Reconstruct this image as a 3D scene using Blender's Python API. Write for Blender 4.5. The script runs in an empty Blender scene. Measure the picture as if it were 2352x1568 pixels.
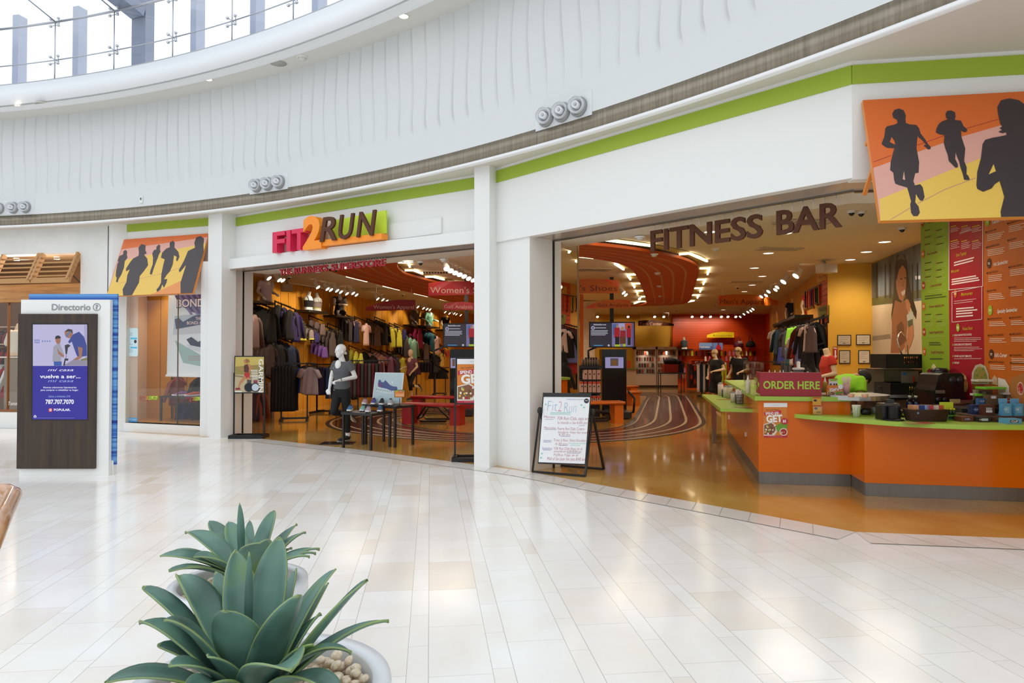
import bpy, bmesh, math, random
from mathutils import Vector as V, Matrix as M4
random.seed(7)
PI = math.pi
S = bpy.context.scene
COL = S.collection
# ---------------------------------------------------------------- camera, sky, exposure
FPX, CX, CY, PITCH, HC = 1568.0, 1176.0, 784.0, math.radians(0.95), 1.55   # 2352x1568 frame, 24 mm lens, eye height
cam = bpy.data.cameras.new('camera'); camo = bpy.data.objects.new('camera', cam); COL.objects.link(camo)
cam.sensor_width = 36.0; cam.lens = 24.0; cam.clip_end = 200; cam.clip_start = .05
camo.location = (0, 0, HC); camo.rotation_euler = (PI/2 + PITCH, 0, 0)
S.camera = camo
w = bpy.data.worlds.new('sky'); S.world = w; w.use_nodes = True
bg = w.node_tree.nodes['Background']; bg.inputs[0].default_value = (.91, .957, 1, 1); bg.inputs[1].default_value = 1.0
_N, _L = w.node_tree.nodes, w.node_tree.links                              # bright skylight overhead, dimmer mall halls towards the horizon
_tc = _N.new('ShaderNodeTexCoord'); _sx = _N.new('ShaderNodeSeparateXYZ'); _L.new(_tc.outputs['Generated'], _sx.inputs[0])
_mr = _N.new('ShaderNodeMapRange'); _mr.interpolation_type = 'SMOOTHSTEP'; _L.new(_sx.outputs[2], _mr.inputs[0])
for _i, _v in ((1, -.1), (2, .42), (3, .50), (4, 1.46)): _mr.inputs[_i].default_value = _v
_L.new(_mr.outputs[0], bg.inputs[1])
S.view_settings.view_transform = 'Standard'; S.view_settings.look = 'None'
S.view_settings.exposure = 0.0; S.view_settings.gamma = 1.0; S.view_settings.use_curve_mapping = False
try:
    S.cycles.max_bounces = 7; S.cycles.diffuse_bounces = 4; S.cycles.glossy_bounces = 3; S.cycles.transmission_bounces = 4
    S.cycles.transparent_max_bounces = 8; S.cycles.sample_clamp_indirect = 4.0; S.cycles.caustics_reflective = False; S.cycles.caustics_refractive = False
except Exception: pass
WARM = (1, .85, .67)
LIGHTS = []
def lamp(kind, loc, power, tgt=None, col=WARM, ang=2.4, rad=.06, parent=None, blend=.6):
    l = bpy.data.lights.new('lamp_light', kind); l.energy = power*2.9; l.color = col
    if kind == 'SPOT': l.spot_size = ang; l.spot_blend = blend; l.shadow_soft_size = rad
    else: l.shadow_soft_size = rad
    o = bpy.data.objects.new('lamp_light', l); COL.objects.link(o); o.location = loc
    if tgt is not None: o.rotation_euler = (V(tgt) - V(loc)).to_track_quat('-Z', 'Y').to_euler()
    if parent:
        o.parent = parent; o.matrix_parent_inverse = M4.Translation(-V(parent.location))
    return o
# ---------------------------------------------------------------- photo pixel -> place, for surveying where things stand
def ray(x, y):
    a = (x-CX)/FPX; b = (CY-y)/FPX; c, s = math.cos(PITCH), math.sin(PITCH)
    return V((a, c-b*s, s+b*c))
def Z(x, y, z=0.0):                       # on a level plane of height z
    r = ray(x, y); return r*((z-HC)/r.z) + V((0, 0, HC))
def D(x, y, d):                           # at depth d
    r = ray(x, y); return r*(d/r.y) + V((0, 0, HC))
def VP(x, y, A, B, off=0.0):              # on the vertical plane through A, B (plan points), moved off towards us
    u = V((B[0]-A[0], B[1]-A[1])).normalized(); n = V((u.y, -u.x)); a = V(A[:2]) + n*off
    r = ray(x, y); return r*(n.dot(a)/(n.x*r.x+n.y*r.y)) + V((0, 0, HC))
# ---------------------------------------------------------------- materials
def lin(h):
    h = h.lstrip('#'); o = []
    for i in (0, 2, 4):
        c = int(h[i:i+2], 16)/255; o.append(c/12.92 if c <= .04045 else ((c+.055)/1.055)**2.4)
    return (*o, 1)
_m = {}
def m(hexc, rough=.55, metal=0.0, emit=0.0, alpha=1.0, trans=0.0, coat=0.0, name=None):
    k = (hexc, rough, metal, emit, alpha, trans, coat)
    if k in _m: return _m[k]
    t = bpy.data.materials.new(name or 'paint_'+hexc.strip('#')); t.use_nodes = True
    b = t.node_tree.nodes['Principled BSDF']; c = lin(hexc)
    b.inputs['Base Color'].default_value = c; b.inputs['Roughness'].default_value = rough; b.inputs['Metallic'].default_value = metal
    if emit: b.inputs['Emission Color'].default_value = c; b.inputs['Emission Strength'].default_value = emit
    if alpha < 1: b.inputs['Alpha'].default_value = alpha
    if trans: b.inputs['Transmission Weight'].default_value = trans
    if coat: b.inputs['Coat Weight'].default_value = coat; b.inputs['Coat Roughness'].default_value = .06
    _m[k] = t; return t
def nodes(t): return t.node_tree.nodes, t.node_tree.links, t.node_tree.nodes['Principled BSDF']
def noisy(hexes, scale=4, detail=4, rough=.5, metal=0, bump=0, stretch=(1, 1, 1), pos=None, coat=0, rscale=None, name='surface'):
    t = bpy.data.materials.new(name); t.use_nodes = True; N, L, b = nodes(t)
    tc = N.new('ShaderNodeTexCoord'); mp = N.new('ShaderNodeMapping'); mp.inputs['Scale'].default_value = stretch
    nz = N.new('ShaderNodeTexNoise'); nz.inputs['Scale'].default_value = scale; nz.inputs['Detail'].default_value = detail
    cr = N.new('ShaderNodeValToRGB'); L.new(tc.outputs['Object'], mp.inputs[0]); L.new(mp.outputs[0], nz.inputs['Vector'])
    L.new(nz.outputs['Fac'], cr.inputs[0]); L.new(cr.outputs[0], b.inputs['Base Color'])
    n = len(hexes)
    while len(cr.color_ramp.elements) < n: cr.color_ramp.elements.new(.5)
    for i, h in enumerate(hexes):
        cr.color_ramp.elements[i].position = (pos[i] if pos else .3+.4*i/max(1, n-1)); cr.color_ramp.elements[i].color = lin(h)
    b.inputs['Roughness'].default_value = rough; b.inputs['Metallic'].default_value = metal
    if coat: b.inputs['Coat Weight'].default_value = coat; b.inputs['Coat Roughness'].default_value = .05
    if bump:
        bp = N.new('ShaderNodeBump'); bp.inputs['Strength'].default_value = bump; bp.inputs['Distance'].default_value = .01
        L.new(nz.outputs['Fac'], bp.inputs['Height']); L.new(bp.outputs[0], b.inputs['Normal'])
    return t
def glassy(tint='#ffffff', alpha=.12, name='clear_glass'):
    t = bpy.data.materials.new(name); t.use_nodes = True; N, L, b = nodes(t); out = N['Material Output']
    tr = N.new('ShaderNodeBsdfTransparent'); tr.inputs[0].default_value = lin(tint)
    gl = N.new('ShaderNodeBsdfGlossy'); gl.inputs['Roughness'].default_value = .02
    fr = N.new('ShaderNodeLayerWeight'); fr.inputs[0].default_value = .5
    pw = N.new('ShaderNodeMath'); pw.operation = 'POWER'; L.new(fr.outputs['Facing'], pw.inputs[0]); pw.inputs[1].default_value = 4
    sc = N.new('ShaderNodeMath'); sc.operation = 'MULTIPLY_ADD'; L.new(pw.outputs[0], sc.inputs[0]); sc.inputs[1].default_value = .6; sc.inputs[2].default_value = .045
    mx = N.new('ShaderNodeMixShader'); L.new(sc.outputs[0], mx.inputs[0]); L.new(tr.outputs[0], mx.inputs[1]); L.new(gl.outputs[0], mx.inputs[2])
    L.new(mx.outputs[0], out.inputs[0]); return t
def tiles(u=(1, .12), P=.417, nar=.107, LW=.60, LN=.43, name='stone_tile'):
    t = bpy.data.materials.new(name); t.use_nodes = True; N, L, b = nodes(t)
    def ma(op, a, c=None, c2=None):
        n = N.new('ShaderNodeMath'); n.operation = op
        for i, v in enumerate((a, c, c2)):
            if v is None: continue
            if isinstance(v, (int, float)): n.inputs[i].default_value = v
            else: L.new(v, n.inputs[i])
        return n.outputs[0]
    g = N.new('ShaderNodeNewGeometry'); sx = N.new('ShaderNodeSeparateXYZ'); L.new(g.outputs['Position'], sx.inputs[0])
    x, y = sx.outputs[0], sx.outputs[1]; q = math.hypot(*u); a, c = u[0]/q, u[1]/q
    U = ma('ADD', ma('MULTIPLY', x, a), ma('ADD', ma('MULTIPLY', y, c), 20*P+.395-.283)); W = ma('ADD', ma('MULTIPLY', x, -c), ma('ADD', ma('MULTIPLY', y, a), 50))
    k = ma('DIVIDE', U, P); kf = ma('FLOOR', k); tt = ma('MULTIPLY', ma('FRACT', k), P)
    isn = ma('LESS_THAN', tt, nar); idd = ma('ADD', ma('MULTIPLY', kf, 2), isn)
    ln = ma('ADD', LW, ma('MULTIPLY', isn, LN-LW))
    wn = N.new('ShaderNodeTexWhiteNoise'); wn.noise_dimensions = '1D'; L.new(idd, wn.inputs['W'])
    vr = ma('ADD', ma('DIVIDE', W, ln), wn.outputs['Value']); vf = ma('FLOOR', vr); vt = ma('MULTIPLY', ma('FRACT', vr), ln)
    j = ma('MAXIMUM', ma('LESS_THAN', tt, .003), ma('LESS_THAN', ma('ABSOLUTE', ma('SUBTRACT', tt, nar)), .0018))
    j2 = ma('LESS_THAN', vt, .0028); j = ma('MULTIPLY', ma('MAXIMUM', j, ma('MULTIPLY', j2, .8)), .55)
    w2 = N.new('ShaderNodeTexWhiteNoise'); w2.noise_dimensions = '2D'; cb = N.new('ShaderNodeCombineXYZ'); L.new(idd, cb.inputs[0]); L.new(vf, cb.inputs[1]); L.new(cb.outputs[0], w2.inputs['Vector'])
    cr = N.new('ShaderNodeValToRGB'); L.new(w2.outputs['Value'], cr.inputs[0])
    for i, (p, h) in enumerate(((0, '#e8e1d8'), (.07, '#eeeae5'), (.25, '#f1efec'), (1, '#f3f2f0'))):
        if i > 1: cr.color_ramp.elements.new(p)
        e = cr.color_ramp.elements[i if i < 2 else i]; e.position = p; e.color = lin(h)
    nz = N.new('ShaderNodeTexNoise'); nz.inputs['Scale'].default_value = 2.2; nz.inputs['Detail'].default_value = 5; L.new(g.outputs['Position'], nz.inputs['Vector'])
    c2 = N.new('ShaderNodeValToRGB'); L.new(nz.outputs['Fac'], c2.inputs[0]); c2.color_ramp.elements[0].color = lin('#fbf9f6'); c2.color_ramp.elements[0].position = .35; c2.color_ramp.elements[1].color = (1, 1, 1, 1); c2.color_ramp.elements[1].position = .6
    mu = N.new('ShaderNodeMix'); mu.data_type = 'RGBA'; mu.blend_type = 'MULTIPLY'; mu.inputs[0].default_value = 1; L.new(cr.outputs[0], mu.inputs[6]); L.new(c2.outputs[0], mu.inputs[7])
    mj = N.new('ShaderNodeMix'); mj.data_type = 'RGBA'; L.new(j, mj.inputs[0]); L.new(mu.outputs[2], mj.inputs[6]); mj.inputs[7].default_value = lin('#77736e')
    L.new(mj.outputs[2], b.inputs['Base Color']); b.inputs['Roughness'].default_value = .15; b.inputs['Specular IOR Level'].default_value = .3
    return t
WHITE = m('#e9e9e6', .45, name='white_paint'); WALLW = m('#e6e6e2', .5); CEILW = m('#e4e0d8', .7)
BLACK = m('#141313', .4, name='black_metal'); BLK2 = m('#1d1b1b', .5); STEEL = m('#b9b6b0', .28, .9, name='brushed_steel')
GREEN = m('#9db534', .6); GLASS = glassy(); CHROME = m('#d8d8d8', .12, 1.0)
# ---------------------------------------------------------------- mesh building
class MB:
    def __init__(s): s.v = []; s.f = []; s.mi = []; s.mats = []; s.cur = 0; s.sm = []
    def use(s, mat):
        if mat not in s.mats: s.mats.append(mat)
        s.cur = s.mats.index(mat); return s
    def add(s, vs, fs, smooth=False):
        o = len(s.v); s.v += [tuple(p) for p in vs]
        for f in fs: s.f.append([i+o for i in f]); s.mi.append(s.cur); s.sm.append(smooth)
        return s
    def box(s, c, d, rz=0, T=None):
        hx, hy, hz = d[0]/2, d[1]/2, d[2]/2; R = M4.Rotation(rz, 3, 'Z')
        vs = [R @ V((x*hx, y*hy, z*hz)) + V(c) for z in (-1, 1) for x, y in ((-1, -1), (1, -1), (1, 1), (-1, 1))]
        if T: vs = [T @ p for p in vs]
        return s.add(vs, [(3, 2, 1, 0), (4, 5, 6, 7), (0, 1, 5, 4), (1, 2, 6, 5), (2, 3, 7, 6), (3, 0, 4, 7)])
    def bar(s, a, b, wd, h, up=(0, 0, 1)):       # square bar from a to b
        a, b = V(a), V(b); d = (b-a).normalized(); u = V(up)
        if abs(d.dot(u)) > .98: u = V((0, 1, 0))
        x = d.cross(u).normalized(); y = x.cross(d)
        vs = [p + x*(i*wd/2) + y*(j*h/2) for p in (a, b) for i, j in ((-1, -1), (1, -1), (1, 1), (-1, 1))]
        return s.add(vs, [(3, 2, 1, 0), (4, 5, 6, 7), (0, 1, 5, 4), (1, 2, 6, 5), (2, 3, 7, 6), (3, 0, 4, 7)])
    def prism(s, poly, z0, z1):                  # plan polygon, extruded up
        n = len(poly); vs = [(p[0], p[1], z0) for p in poly] + [(p[0], p[1], z1) for p in poly]
        return s.add(vs, [list(range(n))[::-1], list(range(n, 2*n))] + [(i, (i+1) % n, n+(i+1) % n, n+i) for i in range(n)])
    def slab(s, poly, th, n):                    # any planar polygon thickened along -n
        k = len(poly); n = V(n); vs = [V(p) for p in poly] + [V(p)-n*th for p in poly]
        return s.add(vs, [list(range(k)), list(range(k, 2*k))[::-1]] + [(i, k+i, k+(i+1) % k, (i+1) % k) for i in range(k)])
    def tube(s, pts, r, n=8, caps=True, fl=1.0):  # r: number or list; fl flattens
        pts = [V(p) for p in pts]; k = len(pts); rs = r if isinstance(r, (list, tuple)) else [r]*k
        vs = []; up = None
        for i, p in enumerate(pts):
            d = (pts[min(i+1, k-1)]-pts[max(i-1, 0)]).normalized()
            if up is None: up = V((0, 0, 1)) if abs(d.z) < .9 else V((0, 1, 0))
            x = d.cross(up).normalized(); y = x.cross(d).normalized(); up = y
            vs += [p + (x*math.cos(2*PI*j/n) + y*math.sin(2*PI*j/n)*fl)*rs[i] for j in range(n)]
        fs = [(i*n+j, i*n+(j+1) % n, (i+1)*n+(j+1) % n, (i+1)*n+j) for i in range(k-1) for j in range(n)]
        s.add(vs, fs, True)
        if caps: s.add(vs[:n], [list(range(n))[::-1]]); s.add(vs[-n:], [list(range(n))])
        return s
    def lathe(s, prof, c=(0, 0, 0), n=24, T=None, sx=1, sy=1, smooth=True):
        vs = []
        for r, z in prof: vs += [V((r*sx*math.cos(2*PI*j/n), r*sy*math.sin(2*PI*j/n), z)) for j in range(n)]
        vs = [(T @ p if T else p) + V(c) for p in vs]
        return s.add(vs, [(i*n+j, i*n+(j+1) % n, (i+1)*n+(j+1) % n, (i+1)*n+j) for i in range(len(prof)-1) for j in range(n)], smooth)
    def ell(s, c, r, n=12, k=8, T=None):         # ellipsoid
        prof = [(math.sin(PI*i/k), -math.cos(PI*i/k)) for i in range(k+1)]; vs = []
        for a, z in prof: vs += [V((a*r[0]*math.cos(2*PI*j/n), a*r[1]*math.sin(2*PI*j/n), z*r[2])) for j in range(n)]
        vs = [(T @ p if T else p) + V(c) for p in vs]
        return s.add(vs, [(i*n+j, i*n+(j+1) % n, (i+1)*n+(j+1) % n, (i+1)*n+j) for i in range(k) for j in range(n)], True)
    def loft(s, rings, smooth=True, caps=True):
        n = len(rings[0]); vs = [p for r in rings for p in r]
        s.add(vs, [(i*n+j, i*n+(j+1) % n, (i+1)*n+(j+1) % n, (i+1)*n+j) for i in range(len(rings)-1) for j in range(n)], smooth)
        if caps: s.add(rings[0], [list(range(n))[::-1]]); s.add(rings[-1], [list(range(n))])
        return s
    def mesh(s, name, mat=None):
        me = bpy.data.meshes.new(name); me.from_pydata(s.v, [], s.f)
        for t in ([mat] if mat and not s.mats else s.mats or [WHITE]): me.materials.append(t)
        me.polygons.foreach_set('material_index', s.mi if s.mats else [0]*len(s.f)); me.polygons.foreach_set('use_smooth', s.sm)
        bm = bmesh.new(); bm.from_mesh(me); bmesh.ops.remove_doubles(bm, verts=bm.verts, dist=1e-5); bmesh.ops.recalc_face_normals(bm, faces=bm.faces); bm.to_mesh(me); bm.free()
        me.update(); return me
    def build(s, name, mat=None, parent=None, **k): return link(name, s.mesh(name, mat), parent, **k)
def link(name, me, parent=None, loc=None, rz=0, local=False):
    o = bpy.data.objects.new(name, me); COL.objects.link(o)
    if loc is not None: o.location = loc; o.rotation_euler = (0, 0, rz)
    if parent:
        o.parent = parent
        if not local:                            # geometry was given in world space
            o.matrix_parent_inverse = wm(parent).inverted()
    return o
def wm(o):
    b = M4.LocRotScale(o.location, o.rotation_euler, o.scale)
    return wm(o.parent) @ o.matrix_parent_inverse @ b if o.parent else b
def tag(o, label, cat, group=None):
    o['label'] = label; o['category'] = cat
    if group: o['group'] = group
    return o
def emp(name, label, cat, loc=(0, 0, 0), rz=0, group=None):
    o = bpy.data.objects.new(name, None); COL.objects.link(o); o.location = loc; o.rotation_euler = (0, 0, rz); o.empty_display_size = .1
    return tag(o, label, cat, group)
def struct(o): o['kind'] = 'structure'; return o
def dup(o, loc=None, rz=None, label=None, group=None, parent=None):
    c = o.copy(); COL.objects.link(c)
    if parent is not None: c.parent = parent
    if loc is not None: c.location = loc
    if rz is not None: c.rotation_euler = (0, 0, rz)
    if label: c['label'] = label
    if group: c['group'] = group
    for ch in list(o.children): dup(ch, parent=c)
    return c
# a flat face in the place: origin, across, up; photo pixels can be carried onto it
class Fr:
    def __init__(s, o, ux, uz):
        s.o = V(o); s.x = V(ux).normalized(); s.n = s.x.cross(V(uz)).normalized(); s.y = s.n.cross(s.x)
        s.n = s.n if s.n.dot(V((0, 0, HC))-s.o) > 0 else -s.n
    def uv(s, x, y):
        r = ray(x, y); c = V((0, 0, HC)); p = c + r*(s.n.dot(s.o-c)/s.n.dot(r)) - s.o
        return p.dot(s.x), p.dot(s.y)
    def p(s, u, v, off=0): return s.o + s.x*u + s.y*v + s.n*off
    def px(s, x, y, off=0): return s.p(*s.uv(x, y), off)
def Fv(x0, y0, d0, x1, d1):       # upright face whose left edge is seen at x0 (depth d0) and right edge at x1 (depth d1)
    a, b = D(x0, y0, d0), D(x1, y0, d1); a.z = b.z = 0
    return Fr(a, b-a, (0, 0, 1))
_g = {}
def glyphs(s, bold=0, shear=0, bev=0, ext=0):
    c = bpy.data.curves.new('lettering', 'FONT'); c.body = s; c.offset = bold; c.shear = shear; c.extrude = ext; c.resolution_u = 3
    o = bpy.data.objects.new('lettering', c); me = bpy.data.meshes.new_from_object(o)
    vs = [v.co.copy() for v in me.vertices]; fs = [list(p.vertices) for p in me.polygons]
    bpy.data.objects.remove(o); bpy.data.meshes.remove(me); bpy.data.curves.remove(c)
    return vs, fs
def text(mb, fr, s, x0, yb, x1, h, mat, off=.002, bold=0.0, shear=0, depth=0, rot=0, hreal=None):   # baseline from x0,yb to x1 (photo pixels), cap height h pixels
    vs, fs = glyphs(s, bold, shear, ext=.5 if depth else 0)
    if not vs: return
    u0, v0 = fr.uv(x0, yb); u1 = fr.uv(x1, yb)[0]; v1 = fr.uv(x0, yb-h)[1]
    a, b = min(p.x for p in vs), max(p.x for p in vs); cap = .69
    kx = (u1-u0)/(b-a); ky = abs(v1-v0)/cap; mb.use(mat); cr, sr = math.cos(rot), math.sin(rot)
    out = []
    for p in vs:
        X, Y = (p.x-a)*kx, p.y*ky; out.append(fr.p(u0+X*cr-Y*sr, v0+X*sr+Y*cr, off+(p.z+.5)*depth if depth else off))
    mb.add(out, fs)
def art(mb, fr, pts, mat, off=.001, th=0): # polygon given in photo pixels
    P = [fr.px(x, y, off) for x, y in pts]; mb.use(mat)
    if th: mb.slab(P, th, fr.n)
    else: mb.add(P, [list(range(len(P)))])
def rect(mb, fr, x0, y0, x1, y1, mat, off=.001):
    art(mb, fr, [(x0, y0), (x1, y0), (x1, y1), (x0, y1)], mat, off)
def disc(mb, fr, x, y, r, mat, off=.001, sx=1, n=20):
    u, v = fr.uv(x, y); R = abs(fr.uv(x, y-r)[1]-v); mb.use(mat)
    mb.add([fr.p(u+R*sx*math.cos(2*PI*i/n), v+R*math.sin(2*PI*i/n), off) for i in range(n)], [list(range(n))])
# ---------------------------------------------------------------- the setting
C1, C2 = V((-5.63, 12.62)), V((-.52, 9.38)); F2a, F2b = V((-.216, 9.39)), V((2.97, 5.93)); F3b = V((7.6, 5.2))
Gp, P0, PW = V((-8.12, 13.68)), V((-7.66, 13.53)), V((-5.63, 12.82)); LSa = V((-16, 15.2))
def un(a, b):
    u = (b-a).normalized(); return u, V((u.y, -u.x))     # along, towards the concourse
u1, n1 = un(C1, C2); u2, n2 = un(F2a, F2b); u3, n3 = un(F2b, F3b); u0, n0 = un(P0, PW); uL, nL = un(LSa, Gp)
CC, RR = V((-14.09, -6.87)), 21.0
CEIL = 3.4
def strip(a, b, n, th, off=0):           # plan rectangle along a-b, th thick going back from the face
    a2, b2 = a+n*off, b+n*off
    return [a2, b2, b2-n*th, a2-n*th]
def wall(name, a, b, n, th, z0, z1, mat, off=0, parent=None):
    o = MB().prism(strip(a, b, n, th, off), z0, z1).build(name, mat, parent)
    return struct(o) if not parent else o
# floors
TILE = tiles(); BORD = noisy(['#d9d2c9', '#e6e1db', '#eae8e4'], 1.3, 4, .12, name='border_stone')
thr = [V(p) for p in [(-16, 14.9), (-8.1, 13.62), (-5.66, 12.56), (-5.0, 12.62), (-4.42, 12.28), (-2.25, 10.83), (-.54, 9.52), (.25, 8.9), (1.26, 7.79), (2.08, 6.91), (2.97, 5.93), (4.27, 5.72), (9, 5.0)]]
struct(MB().add([(p.x, p.y, 0) for p in thr] + [(12, 4.8, 0), (12, -12, 0), (-24, -12, 0), (-24, 15.5, 0)], [list(range(len(thr)+4))]).build('floor', TILE))
bm_ = MB().use(BORD); g_ = MB()
bp = thr[4:]; cum = 0
for a, b in zip(bp[:-1], bp[1:]):
    u, n = un(a, b); L = (b-a).length; k = 0
    k += 1; zb_ = .0012+.0004*(bp.index(a)); bm_.add([(*(a+n*.004), zb_), (*(b+n*.004), zb_), (*(b+n*.36), zb_), (*(a+n*.36), zb_)], [(0, 1, 2, 3)])
struct(bm_.build('trim_1'))
JM = m('#8d8780', .6)
g_.use(JM)
for a, b in zip(bp[:-1], bp[1:]):
    u, n = un(a, b); L = (b-a).length
    g_.add([(*(a+n*.357), .0062), (*(b+n*.357), .0062), (*(b+n*.364), .0062), (*(a+n*.364), .0062)], [(0, 1, 2, 3)])
    sk = .14
    for i in range(int(L/.30)+1):
        q = a+u*(i*.30+.05)
        if i*.30+.05+sk > L: continue
        q2 = q+u*sk*1.2+n*.36; g_.add([(*q, .0055), (*(q+u*.004), .0055), (*(q2+u*.004), .0055), (*q2, .0055)], [(0, 1, 2, 3)])
struct(g_.build('trim_2'))
TERR = noisy(['#9c6c28', '#bd8c40', '#cba055', '#d6b26e'], 1.1, 6, .13, name='stained_concrete', pos=[.28, .45, .58, .75], stretch=(1, .6, 1), coat=.4)
shop = [V(p) for p in [(-6.36, 14.9), (-6.2, 16.7), (-5.0, 23.5), (-3.75, 27.4), (-2.3, 31.5), (-1.6, 33), (12.2, 33), (11.0, 29), (6.62, 14.3), (7.4, 14.0), (6.9, 11.5), (6.6, 8.8), (6.5, 5.3)]]
fl = [(p.x, p.y, 0) for p in thr[2:]] + [(9, 6, 0)] + [(12.6, 8, 0), (12.6, 33.4, 0), (-7.5, 33.4, 0), (-7.5, 13.3, 0)]
struct(MB().add([(x, y, -.001) for x, y, z in fl], [list(range(len(fl)))]).build('floor_shop', TERR))
CEILSHOP = m('#dccfc2', .8)
struct(MB().prism([(-6.5, 14.9), (-6.0, 14.45), (-5.4, 13.9), (-.1, 10.3), (.55, 10.1), (3.5, 6.85), (7.6, 6.2), (12.8, 6.2), (12.8, 33.6), (-8.2, 33.6)], CEIL, CEIL+.15).build('ceiling', CEILSHOP))
# shop walls
YEL = noisy(['#c98a1c', '#d1932a'], .8, 2, .55, name='ochre_board'); YELB = noisy(['#cf9c24', '#d5a530'], .7, 2, .6, name='yellow_paint')
ORW = m('#d4480f', .4)
wl = MB().use(YEL)
lw = shop[0:6]
for a, b in zip(lw[:-1], lw[1:]): wl.prism([a, b, b+V((-.3, 0)), a+V((-.3, 0))], 0, CEIL)
gm = m('#8a5a10', .7); wl.use(gm)
for a, b in zip(lw[:-1], lw[1:]):
    L = (b-a).length; u = (b-a).normalized(); n = V((u.y, -u.x)); i = .2
    while i < L: q = a+u*i; wl.prism([q, q+u*.012, q+u*.012+n*.004, q+n*.004], 0, CEIL); i += .42
struct(wl.build('wall_left'))
u, n = un(V((-2, 0)), V((12, 0)))
wall('wall_back', V((-2, 32.9)), V((7.7, 32.9)), V((0, -1)), .3, 0, CEIL, YELB)
SL = m('#a5360a', .5)
ob = MB().use(ORW).prism([(7.7, 32.7), (12.2, 32.7), (12.2, 33.2), (7.7, 33.2)], 0, CEIL)
ob.use(SL)
for k in range(26): ob.box((9.95, 32.695, .3+k*.12), (4.5, .02, .012))
struct(ob.build('wall_accessories'))
rw = MB().use(YEL)
for a, b, mt in [(V((12.2, 33)), V((11.35, 29.3)), ORW), (V((11.35, 29.3)), V((10.95, 29.0)), YEL), (V((10.95, 29.0)), V((6.95, 15.4)), YEL), (V((6.95, 15.4)), V((6.62, 14.3)), ORW), (V((6.62, 14.3)), V((7.4, 14.0)), YELB), (V((7.4, 14.0)), V((6.62, 10.1)), YELB), (V((6.62, 10.1)), V((5.73, 9.54)), YELB), (V((5.73, 9.54)), V((5.32, 5.8)), YELB)]:
    u = (b-a).normalized(); n = V((-u.y, u.x)); rw.use(mt); rw.prism([a, b, b+n*.12, a+n*.12], 0, CEIL)
struct(rw.build('wall_right'))
struct(MB().prism([(6.9, 5.0), (13, 4.6), (13, 33.6), (12.7, 33.6), (12.7, 5.4), (6.9, 5.6)], -.02, 4.1).build('wall_beyond', WALLW))
# columns, fascias, soffits of the two shop openings
wall('trim_3', C1, C1+u1*.41, n1, .3, 0, 4.1, WHITE)
wall('trim_4', C2, C2+u1*.253, n1, .5, 0, 4.1, WHITE)
A1, B1 = C1+u1*.36, C2+u1*.1
wall('wall_front', A1, B1, n1, .55, 3.12, 4.1, WHITE, -.16-.14)
wall('trim_5', A1, B1, n1, .3, 3.092, 3.275, WHITE, -.16)
wall('trim_6', A1, B1, n1, .02, 3.90, 4.06, GREEN, -.285)
TAUPE = noisy(['#b3a698', '#c2b6a9'], 1.5, 2, .2, .15, name='glossy_taupe_metal')
def xline(p, d, q, e):
    t = ((q.x-p.x)*e.y-(q.y-p.y)*e.x)/(d.x*e.y-d.y*e.x); return p+d*t
def soffit(name, a, b, n, z, offs, mats, ma=None, mb_=None):   # ma / mb_: the neighbouring face (point, direction, normal) to mitre against
    mb = MB(); x = 0; u = (b-a).normalized()
    def ends(o):
        p, q = a-n*o, b-n*o
        if ma: p = xline(p, u, ma[0]-ma[2]*o, ma[1])
        if mb_: q = xline(q, u, mb_[0]-mb_[2]*o, mb_[1])
        return p, q
    for w_, mt, dz in mats:
        p, q = ends(offs+x); p2, q2 = ends(offs+x+w_-.001); mb.use(mt); mb.prism([p, q, q2, p2], z+dz, z+.17); x += w_
    return struct(mb.build(name))
CREAM = m('#dcd6cb', .6); TRK = m('#6d675f', .3, .6)
soffit('trim_7', A1, B1, n1, 3.085, .165, [(.30, TAUPE, 0), (.05, TRK, -.015), (.55, CREAM, -.005)])
wall('wall_header', A1-u1*.5, B1+u1*.4, n1, .05, 3.3, 3.7, CREAM, -1.03)
# jamb on the left of the first opening: returns back into the shop
ja, jb = V((-5.34, 12.64)), V((-5.03, 13.24))
mbj = MB().use(WHITE).prism([ja, jb, jb+V((-.45, .2)), ja+V((-.45, .05))], 0, 3.25)
mbj.use(BLACK); q = ja.lerp(jb, .63); uj = (jb-ja).normalized(); nj = V((uj.y, -uj.x)); mbj.prism([q, q+uj*.03, q+uj*.03+nj*.012, q+nj*.012], 0, 3.09)
struct(mbj.build('trim_10'))
wall('wall_front_right', F2a-u2*.05, F2b, n2, .12, 3.075, 4.1, WHITE, 0)
wall('trim_11', F2a, F2b+u2*.002, n2, .02, 3.895, 4.06, GREEN, .012)
wall('wall_front_bar', F2b, F3b, n3, .12, 3.06, 4.1, WHITE, 0)
wall('trim_12', F2b, F3b, n3, .02, 3.895, 4.06, GREEN, .012)
soffit('trim_13', F2a, F2b, n2, 3.075, .125, [(.33, TAUPE, 0), (.05, TRK, -.015), (.52, CREAM, -.005)], None, (F2b, u3, n3))
soffit('trim_14', F2b, F3b, n3, 3.065, .125, [(.33, TAUPE, 0), (.05, TRK, -.015), (.52, CREAM, -.005)], (F2b, u2, n2), None)
wall('wall_header_right', F2a-u2*.9, F2b+u2*.3, n2, .05, 3.3, 3.7, CREAM, -1.02)
wall('wall_header_bar', F2b+u3*.4, F3b, n3, .05, 3.3, 3.7, CREAM, -1.02)
pe = F2a+u2*.63
mbp = MB().use(WHITE).prism([F2a-u2*.05-n2*.03, pe-n2*.03, pe-n2*.63, F2a-u2*.05-n2*.63], 0, 3.1)
mbp.use(BLACK); q = pe-n2*.46; mbp.prism([q, q+u2*.012, q+u2*.012-n2*.03, q-n2*.03], 0, 3.07)
struct(mbp.build('trim_15'))
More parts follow.
